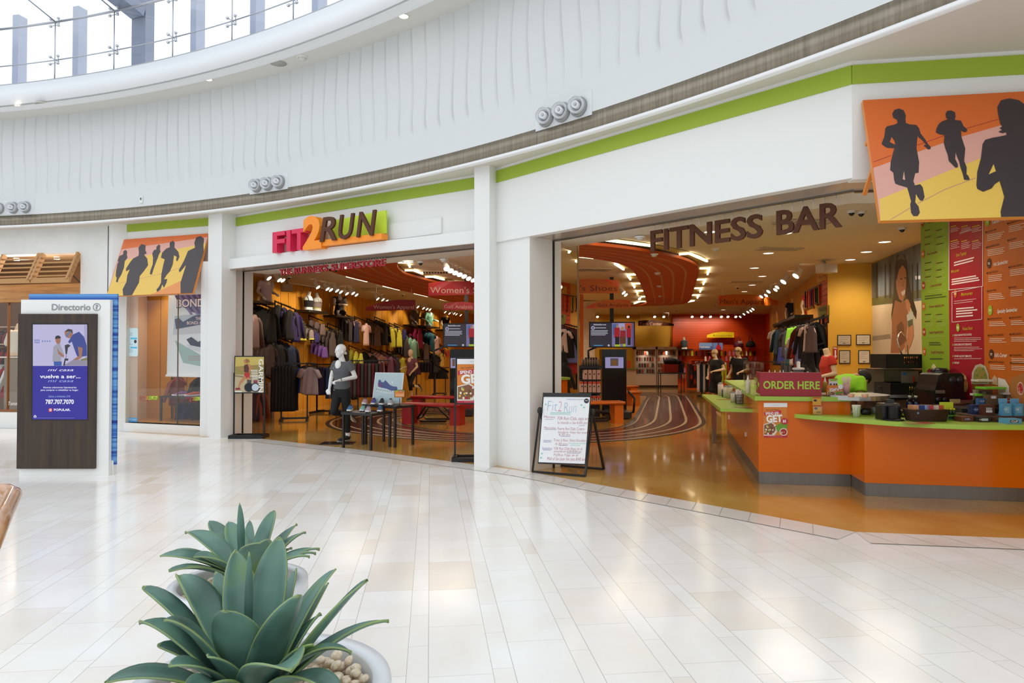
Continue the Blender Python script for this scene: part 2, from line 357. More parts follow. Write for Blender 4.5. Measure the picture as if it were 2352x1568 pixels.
# concourse soffit over the shop fronts, metal band, fluted bulkhead wall, upper ring
def arc(r, t): return V((CC.x+r*math.cos(t), CC.y+r*math.sin(t)))
TH = [math.radians(8+i*1.0) for i in range(98)]
def annulus(name, r0, r1, z, mat, th=.02):
    mb = MB()
    for a, b in zip(TH[:-1], TH[1:]): mb.prism([arc(r0, a), arc(r1, a), arc(r1, b), arc(r0, b)], z, z+th)
    return struct(mb.build(name, mat))
def cylw(name, r, z0, z1, mat, th=.05, smooth=True):
    mb = MB(); n = len(TH)
    vs = [(*arc(r, t), z0) for t in TH]+[(*arc(r, t), z1) for t in TH]+[(*arc(r+th, t), z1) for t in TH]+[(*arc(r+th, t), z0) for t in TH]
    mb.add(vs[:2*n], [(i, i+1, n+i+1, n+i) for i in range(n-1)], smooth)
    mb.add(vs[n:3*n], [(i, i+1, n+i+1, n+i) for i in range(n-1)], smooth); mb.add(vs[3*n:]+vs[:n], [(i, i+1, n+i+1, n+i) for i in range(n-1)], smooth)
    return struct(mb.build(name, mat))
annulus('ceiling_concourse', RR, 33, 4.1, m('#d5d0c6', .7), .03)
cylw('trim_16', RR-.012, 4.085, 4.125, m('#f0f0f0', .4), .06)
BRONZE = noisy(['#7f7565', '#8f8574', '#998f7e'], 3, 3, .38, .55, stretch=(14, 14, .6), name='brushed_bronze_metal')
cylw('trim_17', RR, 4.125, 4.325, BRONZE)
mb = MB(); rows = 34; da = .272/RR; t0, t1 = math.radians(24), math.radians(96); k = 0; ss = [0, .35, .6, .75, .85, .91, .95, .975]
colsv = []; t = t0
while t < t1:
    for s_ in ss: colsv.append((t+da*s_, s_, k))
    t += da; k += 1
z0, z1 = 4.325, 6.29
for (t, s_, k) in colsv:
    for r in range(rows+1):
        z = z0+(z1-z0)*r/rows; f = max(0, min(1, (z-z0-.36)/.25)); f = f*f*(3-2*f)
        amp = .040*f*(.6+.4*math.sin(z*3.1+k*.31)*math.sin(z*1.1-k*.17)); amp = max(.018*f, abs(amp))
        wob = .065*da*math.sin(z*3.7+k*.42)*f
        h = amp*(max(0, s_-.35)/.625)**2 if s_ > .35 else 0
        p = arc(RR-.002-h, t+wob*(.2+s_)); mb.v.append((p.x, p.y, z))
n = len(colsv)
for i in range(n-1):
    for r in range(rows): mb.f.append([i*(rows+1)+r, (i+1)*(rows+1)+r, (i+1)*(rows+1)+r+1, i*(rows+1)+r+1]); mb.mi.append(0); mb.sm.append(True)
o = mb.build('wall_bulkhead', m('#d9dcdc', .5))
struct(o)
annulus('ceiling_ring', 20.4, 21.3, 6.28, m('#d8d6d1', .7), .03)
cylw('wall_ring_fascia', 20.4, 6.27, 6.72, m('#eceef0', .5), .2)
annulus('trim_18', 20.4, 21.3, 6.70, m('#eceef0', .5), .02)
# clerestory glazing: panes between joints, point fittings, steel behind
GL2 = glassy('#f4f8ff', name='clerestory_glass'); ALU = m('#c4c6cc', .35, .7); LAV = m('#c9ccd8', .5, .1)
def an(d): return math.radians(d)
for i in range(9):
    a0, a1 = an(54.98+4.02*i), an(54.98+4.02*(i+1)); f = MB()
    for zz0, zz1 in ((6.72, 7.165), (7.175, 7.9)):
        f.add([(*arc(20.6, a0+.0004), zz0), (*arc(20.6, a1-.0004), zz0), (*arc(20.6, a1-.0004), zz1), (*arc(20.6, a0+.0004), zz1)], [(0, 1, 2, 3)])
    f.add([(*arc(20.6, a0+.0004), 7.92), (*arc(20.6, a1-.0004), 7.92), (*arc(18.2, a1), 8.55), (*arc(18.2, a0), 8.55)], [(0, 1, 2, 3)])
    wd = struct(f.build('window_%d' % (i+1), GL2))
    q = MB().use(ALU); q.tube([(*arc(20.595, a0), 6.72), (*arc(20.595, a0), 7.9)], .012, 6); q.tube([(*arc(20.595, a0), 7.17), (*arc(20.595, (a0+a1)/2), 7.17), (*arc(20.595, a1), 7.17)], .011, 6)
    q.tube([(*arc(20.595, a0), 7.91), (*arc(20.595, (a0+a1)/2), 7.91), (*arc(20.595, a1), 7.91)], .022, 6); q.tube([(*arc(20.595, a0), 7.92), (*arc(18.2, a0), 8.55)], .012, 6)
    q.build('window_frame', None, wd)
    for zz in (7.17, 7.9):
        sp = MB().use(CHROME)
        for da_, dz in ((-.0045, .07), (-.0045, -.07), (.0045, .07), (.0045, -.07)):
            e = V((*arc(20.58, a0+da_), zz+dz)); sp.tube([(*arc(20.68, a0), zz), e], .009, 5); sp.ell(e, (.03, .03, .03), 8, 5)
        sp.build('spider_fitting', None, wd)
    big = (i == 4)
    cb = MB().use(m('#9ba1b0', .5, .2) if big else LAV); wv = .17 if big else .07; ac = a0-.004-(wv/20.6)
    pp = [arc(20.9, ac-wv/20.6), arc(20.9, ac+wv/20.6), arc(21.1, ac+wv/20.6), arc(21.1, ac-wv/20.6)]; cb.prism(pp, 6.7, 8.35)
    if big: cb.bar((*arc(20.9, ac), 7.98), (*arc(18.0, ac+.01), 8.75), .34, .2)
    cb.build('window_post', None, wd)
struct(MB().prism([V((-24, -12)), V((-24, -12.3)), V((12, -12.3)), V((12, -12))], -.01, .02).build('trim_19', WHITE))
# ---------------------------------------------------------------- shop light: downlights, track spots and what they hang from
LENS = m('#fff1d8', .4, 0, 4.5, name='lit_lens'); TRIMW = m('#e8e2d6', .5)
def downlight(x, y, z, label, group, name='ceiling_downlight', r=.1, power=0, spin=WARM):
    p = Z(x, y, z); t = emp(name, label, 'ceiling light', (p.x, p.y, z), 0, group)
    MB().lathe([(r*.82, -.004), (r, -.012), (r*1.06, 0), (r*.82, 0), (r*.82, -.004)], n=20).build('trim_ring', TRIMW, t, local=True)
    MB().lathe([(0, -.003), (r*.82, -.003), (r*.82, 0)], n=20).build('lens', LENS, t, local=True)
    if power: lamp('SPOT', (p.x, p.y, z-.03), power, (p.x, p.y, 0), spin, 2.7, .5, t)
    return t
for i, (x, y, pw) in enumerate([(658, 626, 25), (792, 615, 25), (938, 601, 25)]): downlight(x, y, 3.07, 'round recessed downlight in the header soffit over the entrance, %s' % ['left of the three', 'middle of the three', 'right of the three'][i], 'entrance downlights')
right_d = [(1632, 532, 0), (2032, 555, 55), (1990, 578, 0), (1953, 596, 55), (1765, 581, 45), (1733, 615, 0), (1751, 634, 40), (1728, 654, 0), (1710, 669, 40), (1661, 711, 0), (1646, 723, 0), (1532, 718, 0), (1532, 724, 0), (1422, 724, 0), (1804, 535, 45)]
ORD = ['behind the first letters of the brown bar sign', 'nearest to the menu wall', 'second out from the menu wall', 'above the framed certificates', 'beside the wide ceiling vent', 'first in the row behind the vent', 'second in the row behind the vent', 'third in the row behind the vent', 'fourth in the row behind the vent', 'just below the orange apparel sign', 'lower one below the orange apparel sign', 'near of the pair before the back wall', 'far of the pair before the back wall', 'above the dark brown hanging sign', 'behind the letters of the word BAR']
for (x, y, pw), t in zip(right_d, ORD): downlight(x, y, CEIL, 'round ceiling downlight '+t, 'shop ceiling downlights', r=.11 if y < 700 else .13, power=pw*1.05)
# general fill for the hall: added spot lamps without any fixtures
for x, y in [(-3.5, 15.5), (-1.2, 13.2), (-3.2, 20), (0, 17.2), (.6, 23), (2.2, 12.6), (3.6, 21), (6.0, 27), (1.5, 29), (6.3, 17.5), (4.75, 8.7), (-.5, 26.5)]:
    lamp('SPOT', (x, y, CEIL-.02), 60 if y < 14 else 90, (x, y, 0), WARM, 2.8, .7)
HEADW = m('#d9d2c6', .45)
def spot_head():
    t = emp('track_spotlight', 'white track spotlight', 'spotlight')
    MB().tube([(0, 0, 0), (0, 0, -.10)], .012, 6).build('stem', HEADW, t, local=True)
    hd = MB().lathe([(.045, .06), (.05, 0), (.065, -.06), (.068, -.1), (.06, -.1)], (0, 0, 0), 14, M4.Translation((0, 0, -.14)) @ M4.Rotation(-.75, 4, 'X')).build('shade', HEADW, t, local=True)
    MB().lathe([(0, -.098), (.06, -.098)], (0, 0, 0), 14, M4.Translation((0, 0, -.14)) @ M4.Rotation(-.75, 4, 'X')).build('lens', LENS, hd, local=True)
    return t
SP0 = spot_head(); used = [0]
def spots(pts, z, aim, label, group, lit=0, power=40, sc=1):
    for i, (x, y) in enumerate(pts):
        p = Z(x, y, z-.18)
        if p.y > 31.4: p = V((p.x*31.2/p.y, 31.2, p.z))
        a = V(aim(p)) if callable(aim) else V(aim); rz = math.atan2(-(a.x-p.x), a.y-p.y)
        if used[0] == 0: o = SP0; used[0] = 1
        else: o = dup(SP0)
        o.location = (p.x, p.y, z); o.rotation_euler = (0, 0, rz); o.scale = (sc, sc, sc)
        o['label'] = label; o['group'] = group
        if lit and i % lit == 0: lamp('SPOT', (p.x, p.y, z-.2), power, a, (1, .84, .62), 1.5, .05)
wl_aim = lambda p: (p.x-1.7, p.y+.4, 1.85)
spots([(612, 636), (636, 640), (644, 641)], CEIL, wl_aim, 'white track spotlight at the left end above the dark jackets', 'spotlights above the dark jackets', 1, 60)
spots([(725, 657), (747, 661), (755, 663), (769, 665), (778, 668), (792, 672), (806, 671), (814, 675)], CEIL, wl_aim, 'white track spotlight above the seated torso and the sports bras', 'spotlights above the wall shelves', 2, 130)
spots([(863, 684), (875, 686), (884, 689)], CEIL, wl_aim, "white track spotlight above the dark red apparel sign", 'spotlights over the red apparel sign', 1, 80)
spots([(956, 703), (969, 706), (977, 708), (984, 709)], CEIL, wl_aim, 'white track spotlight above the torsos on the far black shelf', 'spotlights over the far shelf', 2, 130)
spots([(1019, 715), (1029, 718), (1040, 718), (1045, 720), (1055, 722)], CEIL, wl_aim, 'white track spotlight between the red gait sign and the screen', 'spotlights behind the screen', 2, 130)
spots([(1024, 614), (1033, 619), (1043, 624), (1053, 628), (1063, 632), (1073, 637), (1083, 641)], CEIL, (-3, 18, 1.2), 'white track spotlight in the diagonal row above the large red sign', 'spotlights above the large red sign', 3, 30)
mw_aim = lambda p: (p.x+1.7, p.y+.5, 1.5)
spots([(1806, 640), (1835, 626)], CEIL, mw_aim, 'bright track spotlight at the near end of the right row', 'near spotlights on the right', 1, 55, 1.2)
spots([(1790, 657), (1786, 663), (1770, 667), (1764, 676), (1753, 679)], CEIL, mw_aim, 'white track spotlight in the row over the right apparel wall', 'spotlights over the right apparel wall', 2, 50)
spots([(1733, 708), (1728, 712), (1721, 715), (1712, 720), (1703, 726)], CEIL, mw_aim, 'white track spotlight at the far end of the right row', 'far spotlights on the right', 2, 45)
spots([(1589, 732), (1611, 732), (1631, 732), (1656, 731), (1671, 731), (1689, 731)], CEIL, lambda p: (p.x, p.y+1.6, 2.0), 'white track spotlight in front of the orange accessory wall', 'spotlights on the accessory wall', 1, 80)
spots([(1355, 735), (1372, 735), (1442, 734), (1503, 735), (1524, 734)], CEIL, lambda p: (p.x, p.y+1.6, 2.0), 'white track spotlight in front of the yellow back wall', 'spotlights on the yellow wall', 1, 60)
spots([(1428, 670), (1433, 675), (1465, 683)], CEIL, lambda p: (p.x-1, p.y+1, 1), 'white track spotlight beside the orange gait sign', 'spotlights beside the orange signs', 2, 30)
# thin rails the heads clip to
for a, b, lb in [((608, 640), (815, 672), 'over the left apparel wall'), ((1000, 600), (1088, 640), 'above the large red sign'), ((1838, 622), (1700, 722), 'over the right apparel wall'), ((1580, 728), (1700, 727), 'before the accessory wall'), ((860, 682), (1058, 718), 'over the far end of the left wall')]:
    p, q = Z(*a, CEIL), Z(*b, CEIL); p.z = q.z = CEIL-.014
    if p.y > 31: p = V((p.x*31.2/p.y, 31.2, p.z)); q = V((q.x*31.2/q.y, 31.2, q.z))
    tag(MB().bar(p, q, .035, .024).build('light_track', HEADW), 'white ceiling track for spotlights '+lb, 'light track', None)
# floating orange loop under the ceiling, with glowing cove steps, and the matching running track on the floor
ORN = noisy(['#b6480e', '#bd5013'], .5, 2, .6, name='orange_panel'); CRM = m('#c98a55', .5); TUBE = m('#fff0c0', .4, 0, 5.0, name='lit_tube'); GOLD = m('#cdb878', .6)
outer = [(752, 636), (775, 628), (860, 616), (960, 596), (1040, 572), (1120, 561), (1180, 560), (1280, 559), (1380, 563), (1440, 571), (1500, 580), (1560, 592), (1592, 603), (1606, 614), (1604, 632), (1600, 645), (1592, 670), (1586, 690), (1575, 698), (1540, 701)]
inner = [(770, 640), (800, 645), (850, 655), (900, 667), (960, 680), (1020, 692), (1088, 700), (1150, 650), (1200, 600), (1292, 586), (1340, 590), (1380, 596), (1420, 604), (1445, 614), (1457, 625), (1468, 645), (1480, 675), (1487, 696), (1470, 702), (1440, 704)]
OZ = 3.30
po = [Z(x, y, OZ) for x, y in outer]; pi_ = [Z(x, y, OZ) for x, y in inner]
def resample(P, n):
    d = [0]
    for a, b in zip(P[:-1], P[1:]): d.append(d[-1]+(b-a).length)
    out = []; j = 0
    for i in range(n):
        t = d[-1]*i/(n-1)
        while j < len(P)-2 and d[j+1] < t: j += 1
        f = (t-d[j])/max(1e-6, d[j+1]-d[j]); out.append(P[j].lerp(P[j+1], min(1, f)))
    return out
def smooth(P, k=2):
    for _ in range(k): P = [P[0]]+[(P[i-1]+P[i]*2+P[i+1])/4 for i in range(1, len(P)-1)]+[P[-1]]
    return P
# right part (seen through the bar opening) and left part (seen through the first opening)
ro = smooth(resample([Z(x, y, OZ) for x, y in outer[5:]], 60), 3); ri = smooth(resample([Z(x, y, OZ) for x, y in inner[8:]], 60), 3)
lo = smooth(resample([Z(x, y, OZ) for x, y in [(700, 640)]+outer[1:6]], 40), 3); li = smooth(resample([Z(x, y, OZ) for x, y in [(905, 612), (912, 622), (930, 632), (985, 647), (1030, 657), (1088, 668)]], 30), 3)
llo = smooth(resample([Z(x, y, OZ) for x, y in [(756, 622), (790, 634), (850, 648), (900, 662), (960, 676), (1020, 690), (1088, 703)]], 30), 2)
lro = smooth(resample([Z(x, y, OZ) for x, y in [(912, 600), (912, 615), (930, 630), (985, 645), (1030, 655), (1088, 668)]], 30), 2)
def band(name, A, B, label, stripes=4):
    t = emp(name, label, 'ceiling panel', (A[0].x, A[0].y, OZ)); n = len(A)
    mb = MB()
    for dz, fl_ in ((0, 0), (.05, 1)): mb.add([(p.x, p.y, OZ+dz) for p in A]+[(p.x, p.y, OZ+dz) for p in B], [(i, i+1, n+i+1, n+i) for i in range(n-1)])
    for Q in (A, B): mb.add([(p.x, p.y, OZ) for p in Q]+[(p.x, p.y, OZ+.05) for p in Q], [(i, i+1, n+i+1, n+i) for i in range(n-1)])
    mb.build('panel', ORN, t)
    for k in range(1, stripes+1):
        f = k/(stripes+1); P = [a.lerp(b, f) for a, b in zip(A, B)]; w_ = .022; q = MB(); vs = []
        for i, p in enumerate(P):
            d = (P[min(i+1, n-1)]-P[max(0, i-1)]).normalized(); s_ = V((d.y, -d.x, 0))*w_; vs += [(p.x+s_.x, p.y+s_.y, OZ-.003), (p.x-s_.x, p.y-s_.y, OZ-.003)]
        q.add(vs, [(2*i, 2*i+1, 2*i+3, 2*i+2) for i in range(n-1)]); q.build('stripe', CRM, t)
    return t
b1 = band('ceiling_track_panel', ro, ri, 'floating orange ceiling panel shaped like a running track, over the bar side')
b2 = band('ceiling_track_panel', lro, llo, 'floating orange ceiling panel shaped like a running track, over the entrance with the white mannequin')
CS = 1
def cove(P, side, t, i0, i1, st, W=.22, n0=0, n1=None):   # pale slot beside the panel edge with stepped lit tubes
    n1 = n1 or len(P); vs = []; S_ = []
    for i, p in enumerate(P): d = (P[min(i+1, len(P)-1)]-P[max(0, i-1)]).normalized(); S_.append((d, V((d.y, -d.x, 0))*side))
    for p, (d, s_) in list(zip(P, S_))[n0:n1]: a = p-s_*.03; b_ = p+s_*W; vs += [(a.x, a.y, CEIL-.012), (b_.x, b_.y, CEIL-.012)]
    sl = MB().add(vs, [(2*i, 2*i+1, 2*i+3, 2*i+2) for i in range(len(vs)//2-1)]).build('cove_slot', GOLD, t)
    for i in range(i0, i1, st):
        p = P[i]; d, s_ = S_[i]; j = min(i+max(1, st//2), len(P)-1); z = V((0, 0, CEIL-.035-OZ)); q = MB().use(TUBE)
        q.bar(p+s_*.02+z, p+s_*W+z, .03, .03); q.bar(p+s_*W+z, P[j]+S_[j][1]*W+z, .035, .035); q.build('lit_tube', None, sl)
cove(ro, CS, b1, 6, 58, 8); cove(ri, -CS, b1, 4, 56, 8); cove(llo, -CS, b2, 4, 28, 6); cove(lro, CS, b2, 3, 28, 6)
# running track on the floor
MAR = noisy(['#4a1f14', '#57261a'], 2, 3, .25, name='track_red_brown', coat=.3); LINE = m('#bfa27c', .35); DKL = m('#2d201c', .35)
def lane(name, A, B, n=70):
    A = smooth(resample([Z(*p) for p in A], n), 4); B = smooth(resample([Z(*p) for p in B], n), 4)
    o = struct(MB().add([(p.x, p.y, .002) for p in A]+[(p.x, p.y, .002) for p in B], [(i, i+1, n+i+1, n+i) for i in range(n-1)]).build(name, MAR))
    for f, w_, mt in [(0, .06, DKL), (.035, .028, LINE), (.24, .028, LINE), (.47, .028, LINE), (.7, .028, LINE), (.965, .028, LINE), (1, .05, DKL)]:
        P = [a.lerp(b, f) for a, b in zip(A, B)]; vs = []
        for i, p in enumerate(P):
            d = (P[min(i+1, n-1)]-P[max(0, i-1)]).normalized(); s_ = V((d.y, -d.x, 0))*w_; vs += [(p.x+s_.x, p.y+s_.y, .004+f*.0004), (p.x-s_.x, p.y-s_.y, .004+f*.0004)]
        MB().add(vs, [(2*i, 2*i+1, 2*i+3, 2*i+2) for i in range(n-1)]).build('lane_line', mt, o)
lane('floor_track', [(1250, 1017), (1350, 1016), (1420, 1012), (1500, 1003), (1560, 994), (1600, 983), (1616, 973), (1613, 962), (1602, 945), (1590, 925), (1577, 908), (1555, 904), (1500, 901), (1440, 899)],
     [(1250, 993), (1350, 989), (1400, 986), (1430, 980), (1450, 973), (1458, 964), (1464, 953), (1474, 935), (1482, 920), (1490, 910), (1487, 908), (1470, 907), (1450, 906), (1430, 905)])
lane('floor_track', [(1250, 1017), (1088, 1014), (1000, 1011), (930, 1006), (860, 999), (800, 991), (765, 983), (752, 974), (757, 966), (790, 956), (850, 947), (930, 940), (1088, 930)],
     [(1250, 993), (1088, 996), (1030, 991), (980, 985), (945, 979), (918, 973), (908, 967), (906, 964), (912, 960), (935, 957), (970, 954), (1020, 951), (1088, 948)])
# ---------------------------------------------------------------- concourse: neighbouring shop, display window, posters, signs, kiosk
def Cr(ox, oy, k): return lambda *pts: [(ox+x/k, oy+y/k) for x, y in pts]
ls = lambda x: xline(V((0, 0)), V(((x-CX)/FPX, 1)), LSa, uL)      # where the neighbour's front is seen at column x
e0 = ls(183)
wall('wall_left_shop', e0, Gp, nL, .25, 0, 4.1, noisy(['#dcdcd8', '#e6e6e3'], 1.5, 5, .7, name='pale_plaster'))
wall('wall_left_shop_top', LSa, e0, nL, .25, 3.58, 4.1, noisy(['#dcdcd8', '#e6e6e3'], 1.5, 5, .7, name='pale_plaster'))
wall('wall_left_shop_base', LSa, e0, nL, .25, 0, .32, WHITE)
WOOD = noisy(['#9a6a38', '#b98549', '#c7965a'], 1.6, 4, .5, stretch=(1, 1, 12), name='oak_board'); WOODF = m('#b98a55', .5)
DWOOD = m('#5d3c1e', .6)
struct(MB().prism([LSa-nL*3, e0-nL*3+uL*.55, e0-nL*3.1+uL*.55, LSa-nL*3.1], 0, 4.2).build('wall_left_shop_back', m('#6b4a2c', .7)))
struct(MB().prism([e0-nL*.25+uL*.45, e0-nL*3+uL*.45, e0-nL*3+uL*.5, e0-nL*.25+uL*.5], 0, 4.2).build('wall_left_shop_side', m('#7a5530', .7)))
struct(MB().prism([LSa-nL*.2, e0-nL*.2+uL*.48, e0-nL*3.1+uL*.48, LSa-nL*3.1], 3.75, 3.9).build('ceiling_left_shop', m('#8a6a4a', .8)))
struct(MB().prism([LSa-nL*.2, e0-nL*.2+uL*.48, e0-nL*3.1+uL*.48, LSa-nL*3.1], 0, .02).build('floor_left_shop', m('#5a4634', .4)))
tag(MB().prism(strip(LSa, e0, nL, .16, -.02), 2.60, 2.96).build('transom_beam', WOOD), 'broad light oak beam across the opening of the left neighbouring shop', 'beam')
struct(MB().prism(strip(LSa, e0, nL, .012, -.1), .32, 2.6).build('window_10', GLASS))
wf = MB().use(m('#8a5a30', .5)).prism(strip(LSa, e0, nL, .05, -.08), .32, .37)
for x in (8,): q = ls(x); wf.prism([q-nL*.08, q+uL*.02-nL*.08, q+uL*.02-nL*.13, q-nL*.13], .37, 2.6)
struct(wf.build('trim_20'))
for i, (xa, xb, lb) in enumerate([(98, 184, 'slatted oak awning frame at the right end of the left shop front'), (8, 95, 'slatted oak awning frame cut by the left edge of the view')]):
    a, b = ls(xa), ls(xb); t = emp('awning_frame', lb, 'awning', (a.x, a.y, 3.58), 0, None)
    T0 = lambda p: V((p.x, p.y, 3.57)); dn = V((*(nL*.27), -.57))
    f = MB()
    for p, q in ((T0(a), T0(a)+dn), (T0(b)-V((*uL, 0))*.05, T0(b)-V((*uL, 0))*.05+dn), (T0(a)+dn, T0(b)+dn)): f.bar(p, q, .05, .10, (0, 0, 1) if abs((q-p).z) < .1 else (*nL, 0))
    f.build('frame', WOODF, t)
    sl = MB()
    for k in range(1, 6): sl.bar(T0(a)+dn*(k/6), T0(b)+dn*(k/6), .03, .03)
    sl.build('slats', WOODF, t)
    MB().bar(T0(b)-V((*uL, 0))*.1+dn*.7, V((*(b-uL*.1-nL*.1), 2.98)), .02, .02).build('stay', BLACK, t)
for x in (5, 38, 130): p = VP(x, 617, LSa, Gp, -1.5); MB().lathe([(0, 0), (.05, .0), (.05, .08), (0, .08)], p, 12).use(LENS); o = MB().use(LENS).lathe([(0, 0), (.06, 0), (.06, .05), (0, .05)], (p.x, p.y, 3.70), 12).build('ceiling_lamp'); tag(o, ['small round lamp inside the left shop, at the left edge', 'small round lamp inside the left shop, above the first awning', 'small round lamp inside the left shop, above the right awning'][(5, 38, 130).index(x)], 'lamp', 'lamps in the left shop')
lamp('POINT', (*(e0-nL*1.2-uL*.6), 3.4), 40, None, (1, .85, .65), rad=.15); lamp('POINT', (*(e0-nL*.8-uL*2.2), 3.4), 40, None, (1, .85, .65), rad=.15)
# ---- air nozzles, thermostat, ring lights
def nozzle():
    t = emp('air_nozzle', 'x', 'air nozzle'); R_ = M4.Rotation(PI/2, 4, 'X')
    MB().lathe([(.085, 0), (.115, .0), (.118, .03), (.105, .045), (.09, .045), (.085, 0)], n=22, T=R_).build('mounting_ring', m('#9a9c9e', .4, .3), t, local=True)
    MB().lathe([(.06, .0), (.088, .02), (.10, .10), (.094, .13), (.07, .09), (.058, .03), (.0, .02)], n=22, T=R_ @ M4.Rotation(.22, 4, 'Y')).build('bowl', m('#d7dadd', .35), t, local=True)
    MB().lathe([(.02, .03), (.04, .04), (.042, .13), (.03, .13), (.022, .05)], n=16, T=R_ @ M4.Rotation(.22, 4, 'Y')).build('core', m('#eceef0', .35), t, local=True)
    return t
NZ = nozzle(); k = 0
for gi, (degs, zz, lb) in enumerate([((79.84, 78.9, 78.1), 4.47, 'above the left neighbouring shop'), ((62.51, 61.77, 61.03), 4.43, 'above the first shop entrance'), ((46.25, 45.55, 44.86), 4.42, 'above the bar opening')]):
    for j, dg in enumerate(degs):
        o = NZ if k == 0 else dup(NZ); k += 1; p = arc(RR-.005, an(dg)); o.location = (p.x, p.y, zz); o.rotation_euler = (0, 0, an(dg)-PI/2)
        o['label'] = '%s of the three round white air nozzles %s' % (('leftmost', 'middle', 'rightmost')[j], lb); o['group'] = 'air nozzles on the bulkhead'
    p0, p1 = an(degs[0]+.5), an(degs[2]-.5)
    tag(MB().prism([arc(RR-.008, p1), arc(RR-.008, p0), arc(RR+.02, p0), arc(RR+.02, p1)], zz-.13, zz+.15).build('access_panel', m('#dfe2e3', .5)), 'flat white access panel behind the nozzles '+lb, 'panel', 'nozzle panels')
p = arc(RR, an(70.33)); t = emp('thermostat', 'small white wall thermostat on the fluted wall above the running poster', 'thermostat', (p.x, p.y, 4.45), an(70.33)-PI/2)
MB().box((0, -.012, 0), (.07, .024, .12)).build('housing', WHITE, t, local=True); MB().box((0, -.026, .015), (.03, .006, .045)).build('display', m('#5b5f60', .3), t, local=True)
for i, (x, y) in enumerate([(43, 243), (478, 182), (927, 37)]): downlight(x, y, 6.28, 'small glowing downlight in the ring soffit, %s' % ('near the left edge of the view', 'left of the round speaker grille', 'near the top of the view')[i], 'ring soffit downlights', r=.075)
for i, (x, y) in enumerate([(100, 240), (638, 144)]):
    p = Z(x, y, 6.28); t = emp('ceiling_speaker', ('round grey speaker grille in the ring soffit at far left', 'round grey speaker grille in the ring soffit beside the smoke detector')[i], 'speaker', p, 0, 'ring soffit speakers')
    MB().lathe([(.14, -.004), (.15, -.012), (.155, 0)], n=28).build('rim', TRIMW, t, local=True); MB().lathe([(0, -.008), (.143, -.006), (.143, 0)], n=28).build('grille', m('#a9a9a7', .8), t, local=True)
def detector(x, y, z, label, s=1.0):
    p = Z(x, y, z); t = emp('smoke_detector', label, 'smoke detector', (p.x, p.y, z)); MB().lathe([(.07*s, 0), (.07*s, -.015*s), (.055*s, -.02*s)], n=18).build('base', WHITE, t, local=True)
    MB().lathe([(.05*s, -.018*s), (.045*s, -.045*s), (.0, -.05*s)], n=18).build('cap', m('#d9d7d2', .5), t, local=True)
detector(694, 130, 6.28, 'white smoke detector on the ring soffit beside the round speaker grille', 1.2)
# ---- display window with its running poster
GAPM = m('#222222', .6)
struct(MB().prism([Gp, Gp+uL*.02, Gp+uL*.02-nL*.1, Gp-nL*.1], 0, 4.1).build('trim_21', GAPM))
pw_ = xline(V((0, 0)), V(((287-CX)/FPX, 1)), P0, u0); pl_ = Gp+uL*.02
struct(MB().prism([pl_, xline(V((0, 0)), V(((272-CX)/FPX, 1)), P0, u0)+n0*.16, pw_-n0*.02+u0*.03, pw_-n0*.3, pl_-nL*.3], 0, 4.1).build('trim_22', WHITE))
wall('wall_window_fascia', pw_, PW+u0*.1, n0, .2, 2.68, 4.1, WHITE, -.02); wall('trim_23', pw_, PW, n0, .02, 3.95, 4.1, GREEN, -.005)
wall('trim_24', pw_, PW, n0, .2, 0, .17, WHITE, .02)
struct(MB().prism([pw_-n0*.08, PW-n0*.08, PW-n0*.092, pw_-n0*.092], .17, 2.68).build('window_11', GLASS))
fr_ = MB().use(CREAM).prism([pw_, pw_+u0*.03, pw_+u0*.03-n0*.1, pw_-n0*.1], .17, 2.68); fr_.use(m('#6d665c', .5)); q = xline(V((0, 0)), V(((400-CX)/FPX, 1)), P0, u0); fr_.prism([q-n0*.075, q+u0*.008-n0*.075, q+u0*.008-n0*.1, q-n0*.1], .17, 2.68)
struct(fr_.build('trim_25'))
bL = V((-7.78, 14.55)); bk = MB().use(m('#e3d6c4', .6)).prism([pw_-n0*.1, bL, bL+V((-.1, 0)), pw_-n0*.1-u0*.12], 0, 4.1)
bR = V((-5.80, 14.35)); ub_, nb_ = un(bL, bR); bk.use(YEL).prism([bL, bR, bR-nb_*.1, bL-nb_*.1], 0, 4.1); bk.use(gm)
for k in range(1, 4): q = bL+ub_*(k*.3); bk.prism([q+nb_*.004, q+ub_*.012+nb_*.004, q+ub_*.012, q], 0, 4)
struct(bk.build('wall_window_back'))
struct(MB().prism([pw_, PW, V((-5.42, 13.0)), bR, bL], .0, .17).build('floor_window', noisy(['#a9711d', '#c08a35'], 1, 3, .3, name='amber_floor')))
struct(MB().prism([pw_-n0*.2, PW-n0*.2, V((-5.42, 13.0)), bR, pw_-n0*1.8], 3.3, 3.4).build('ceiling_window', CEILSHOP))
struct(MB().prism([V((-5.50, 12.95)), bR, bR+V((.05, .03)), V((-5.42, 12.97))], .0, 3.4).build('wall_window_side', YEL))
lamp('SPOT', (*(pw_-n0*.5+u0*.5), 3.25), 24, (*(pw_-n0*1.6+u0*.8), .6), WARM, 1.9, .08); lamp('SPOT', (*(PW-n0*.5-u0*.4), 3.25), 24, (*(PW-n0*1.5-u0*.5), .6), WARM, 1.9, .08)
PO, PP, PY, PB = m('#dd6c2c', .35), m('#dfa596', .35), m('#e9c056', .35), m('#3d3336', .35); PLN = m('#a7303a', .4); PL2 = m('#b7788f', .4)
def tilt(x0, y0, x1, y1, A, B, u, off):
    best = None
    for i in range(5, 90):
        a = VP(x0, y0, A, B, off); b = VP(x1, y1, A, B, i*.01); l = abs((b-a).dot(V((*u, 0))))
        if best is None or l < best[0]: best = (l, a, b)
    return best[1], best[2]
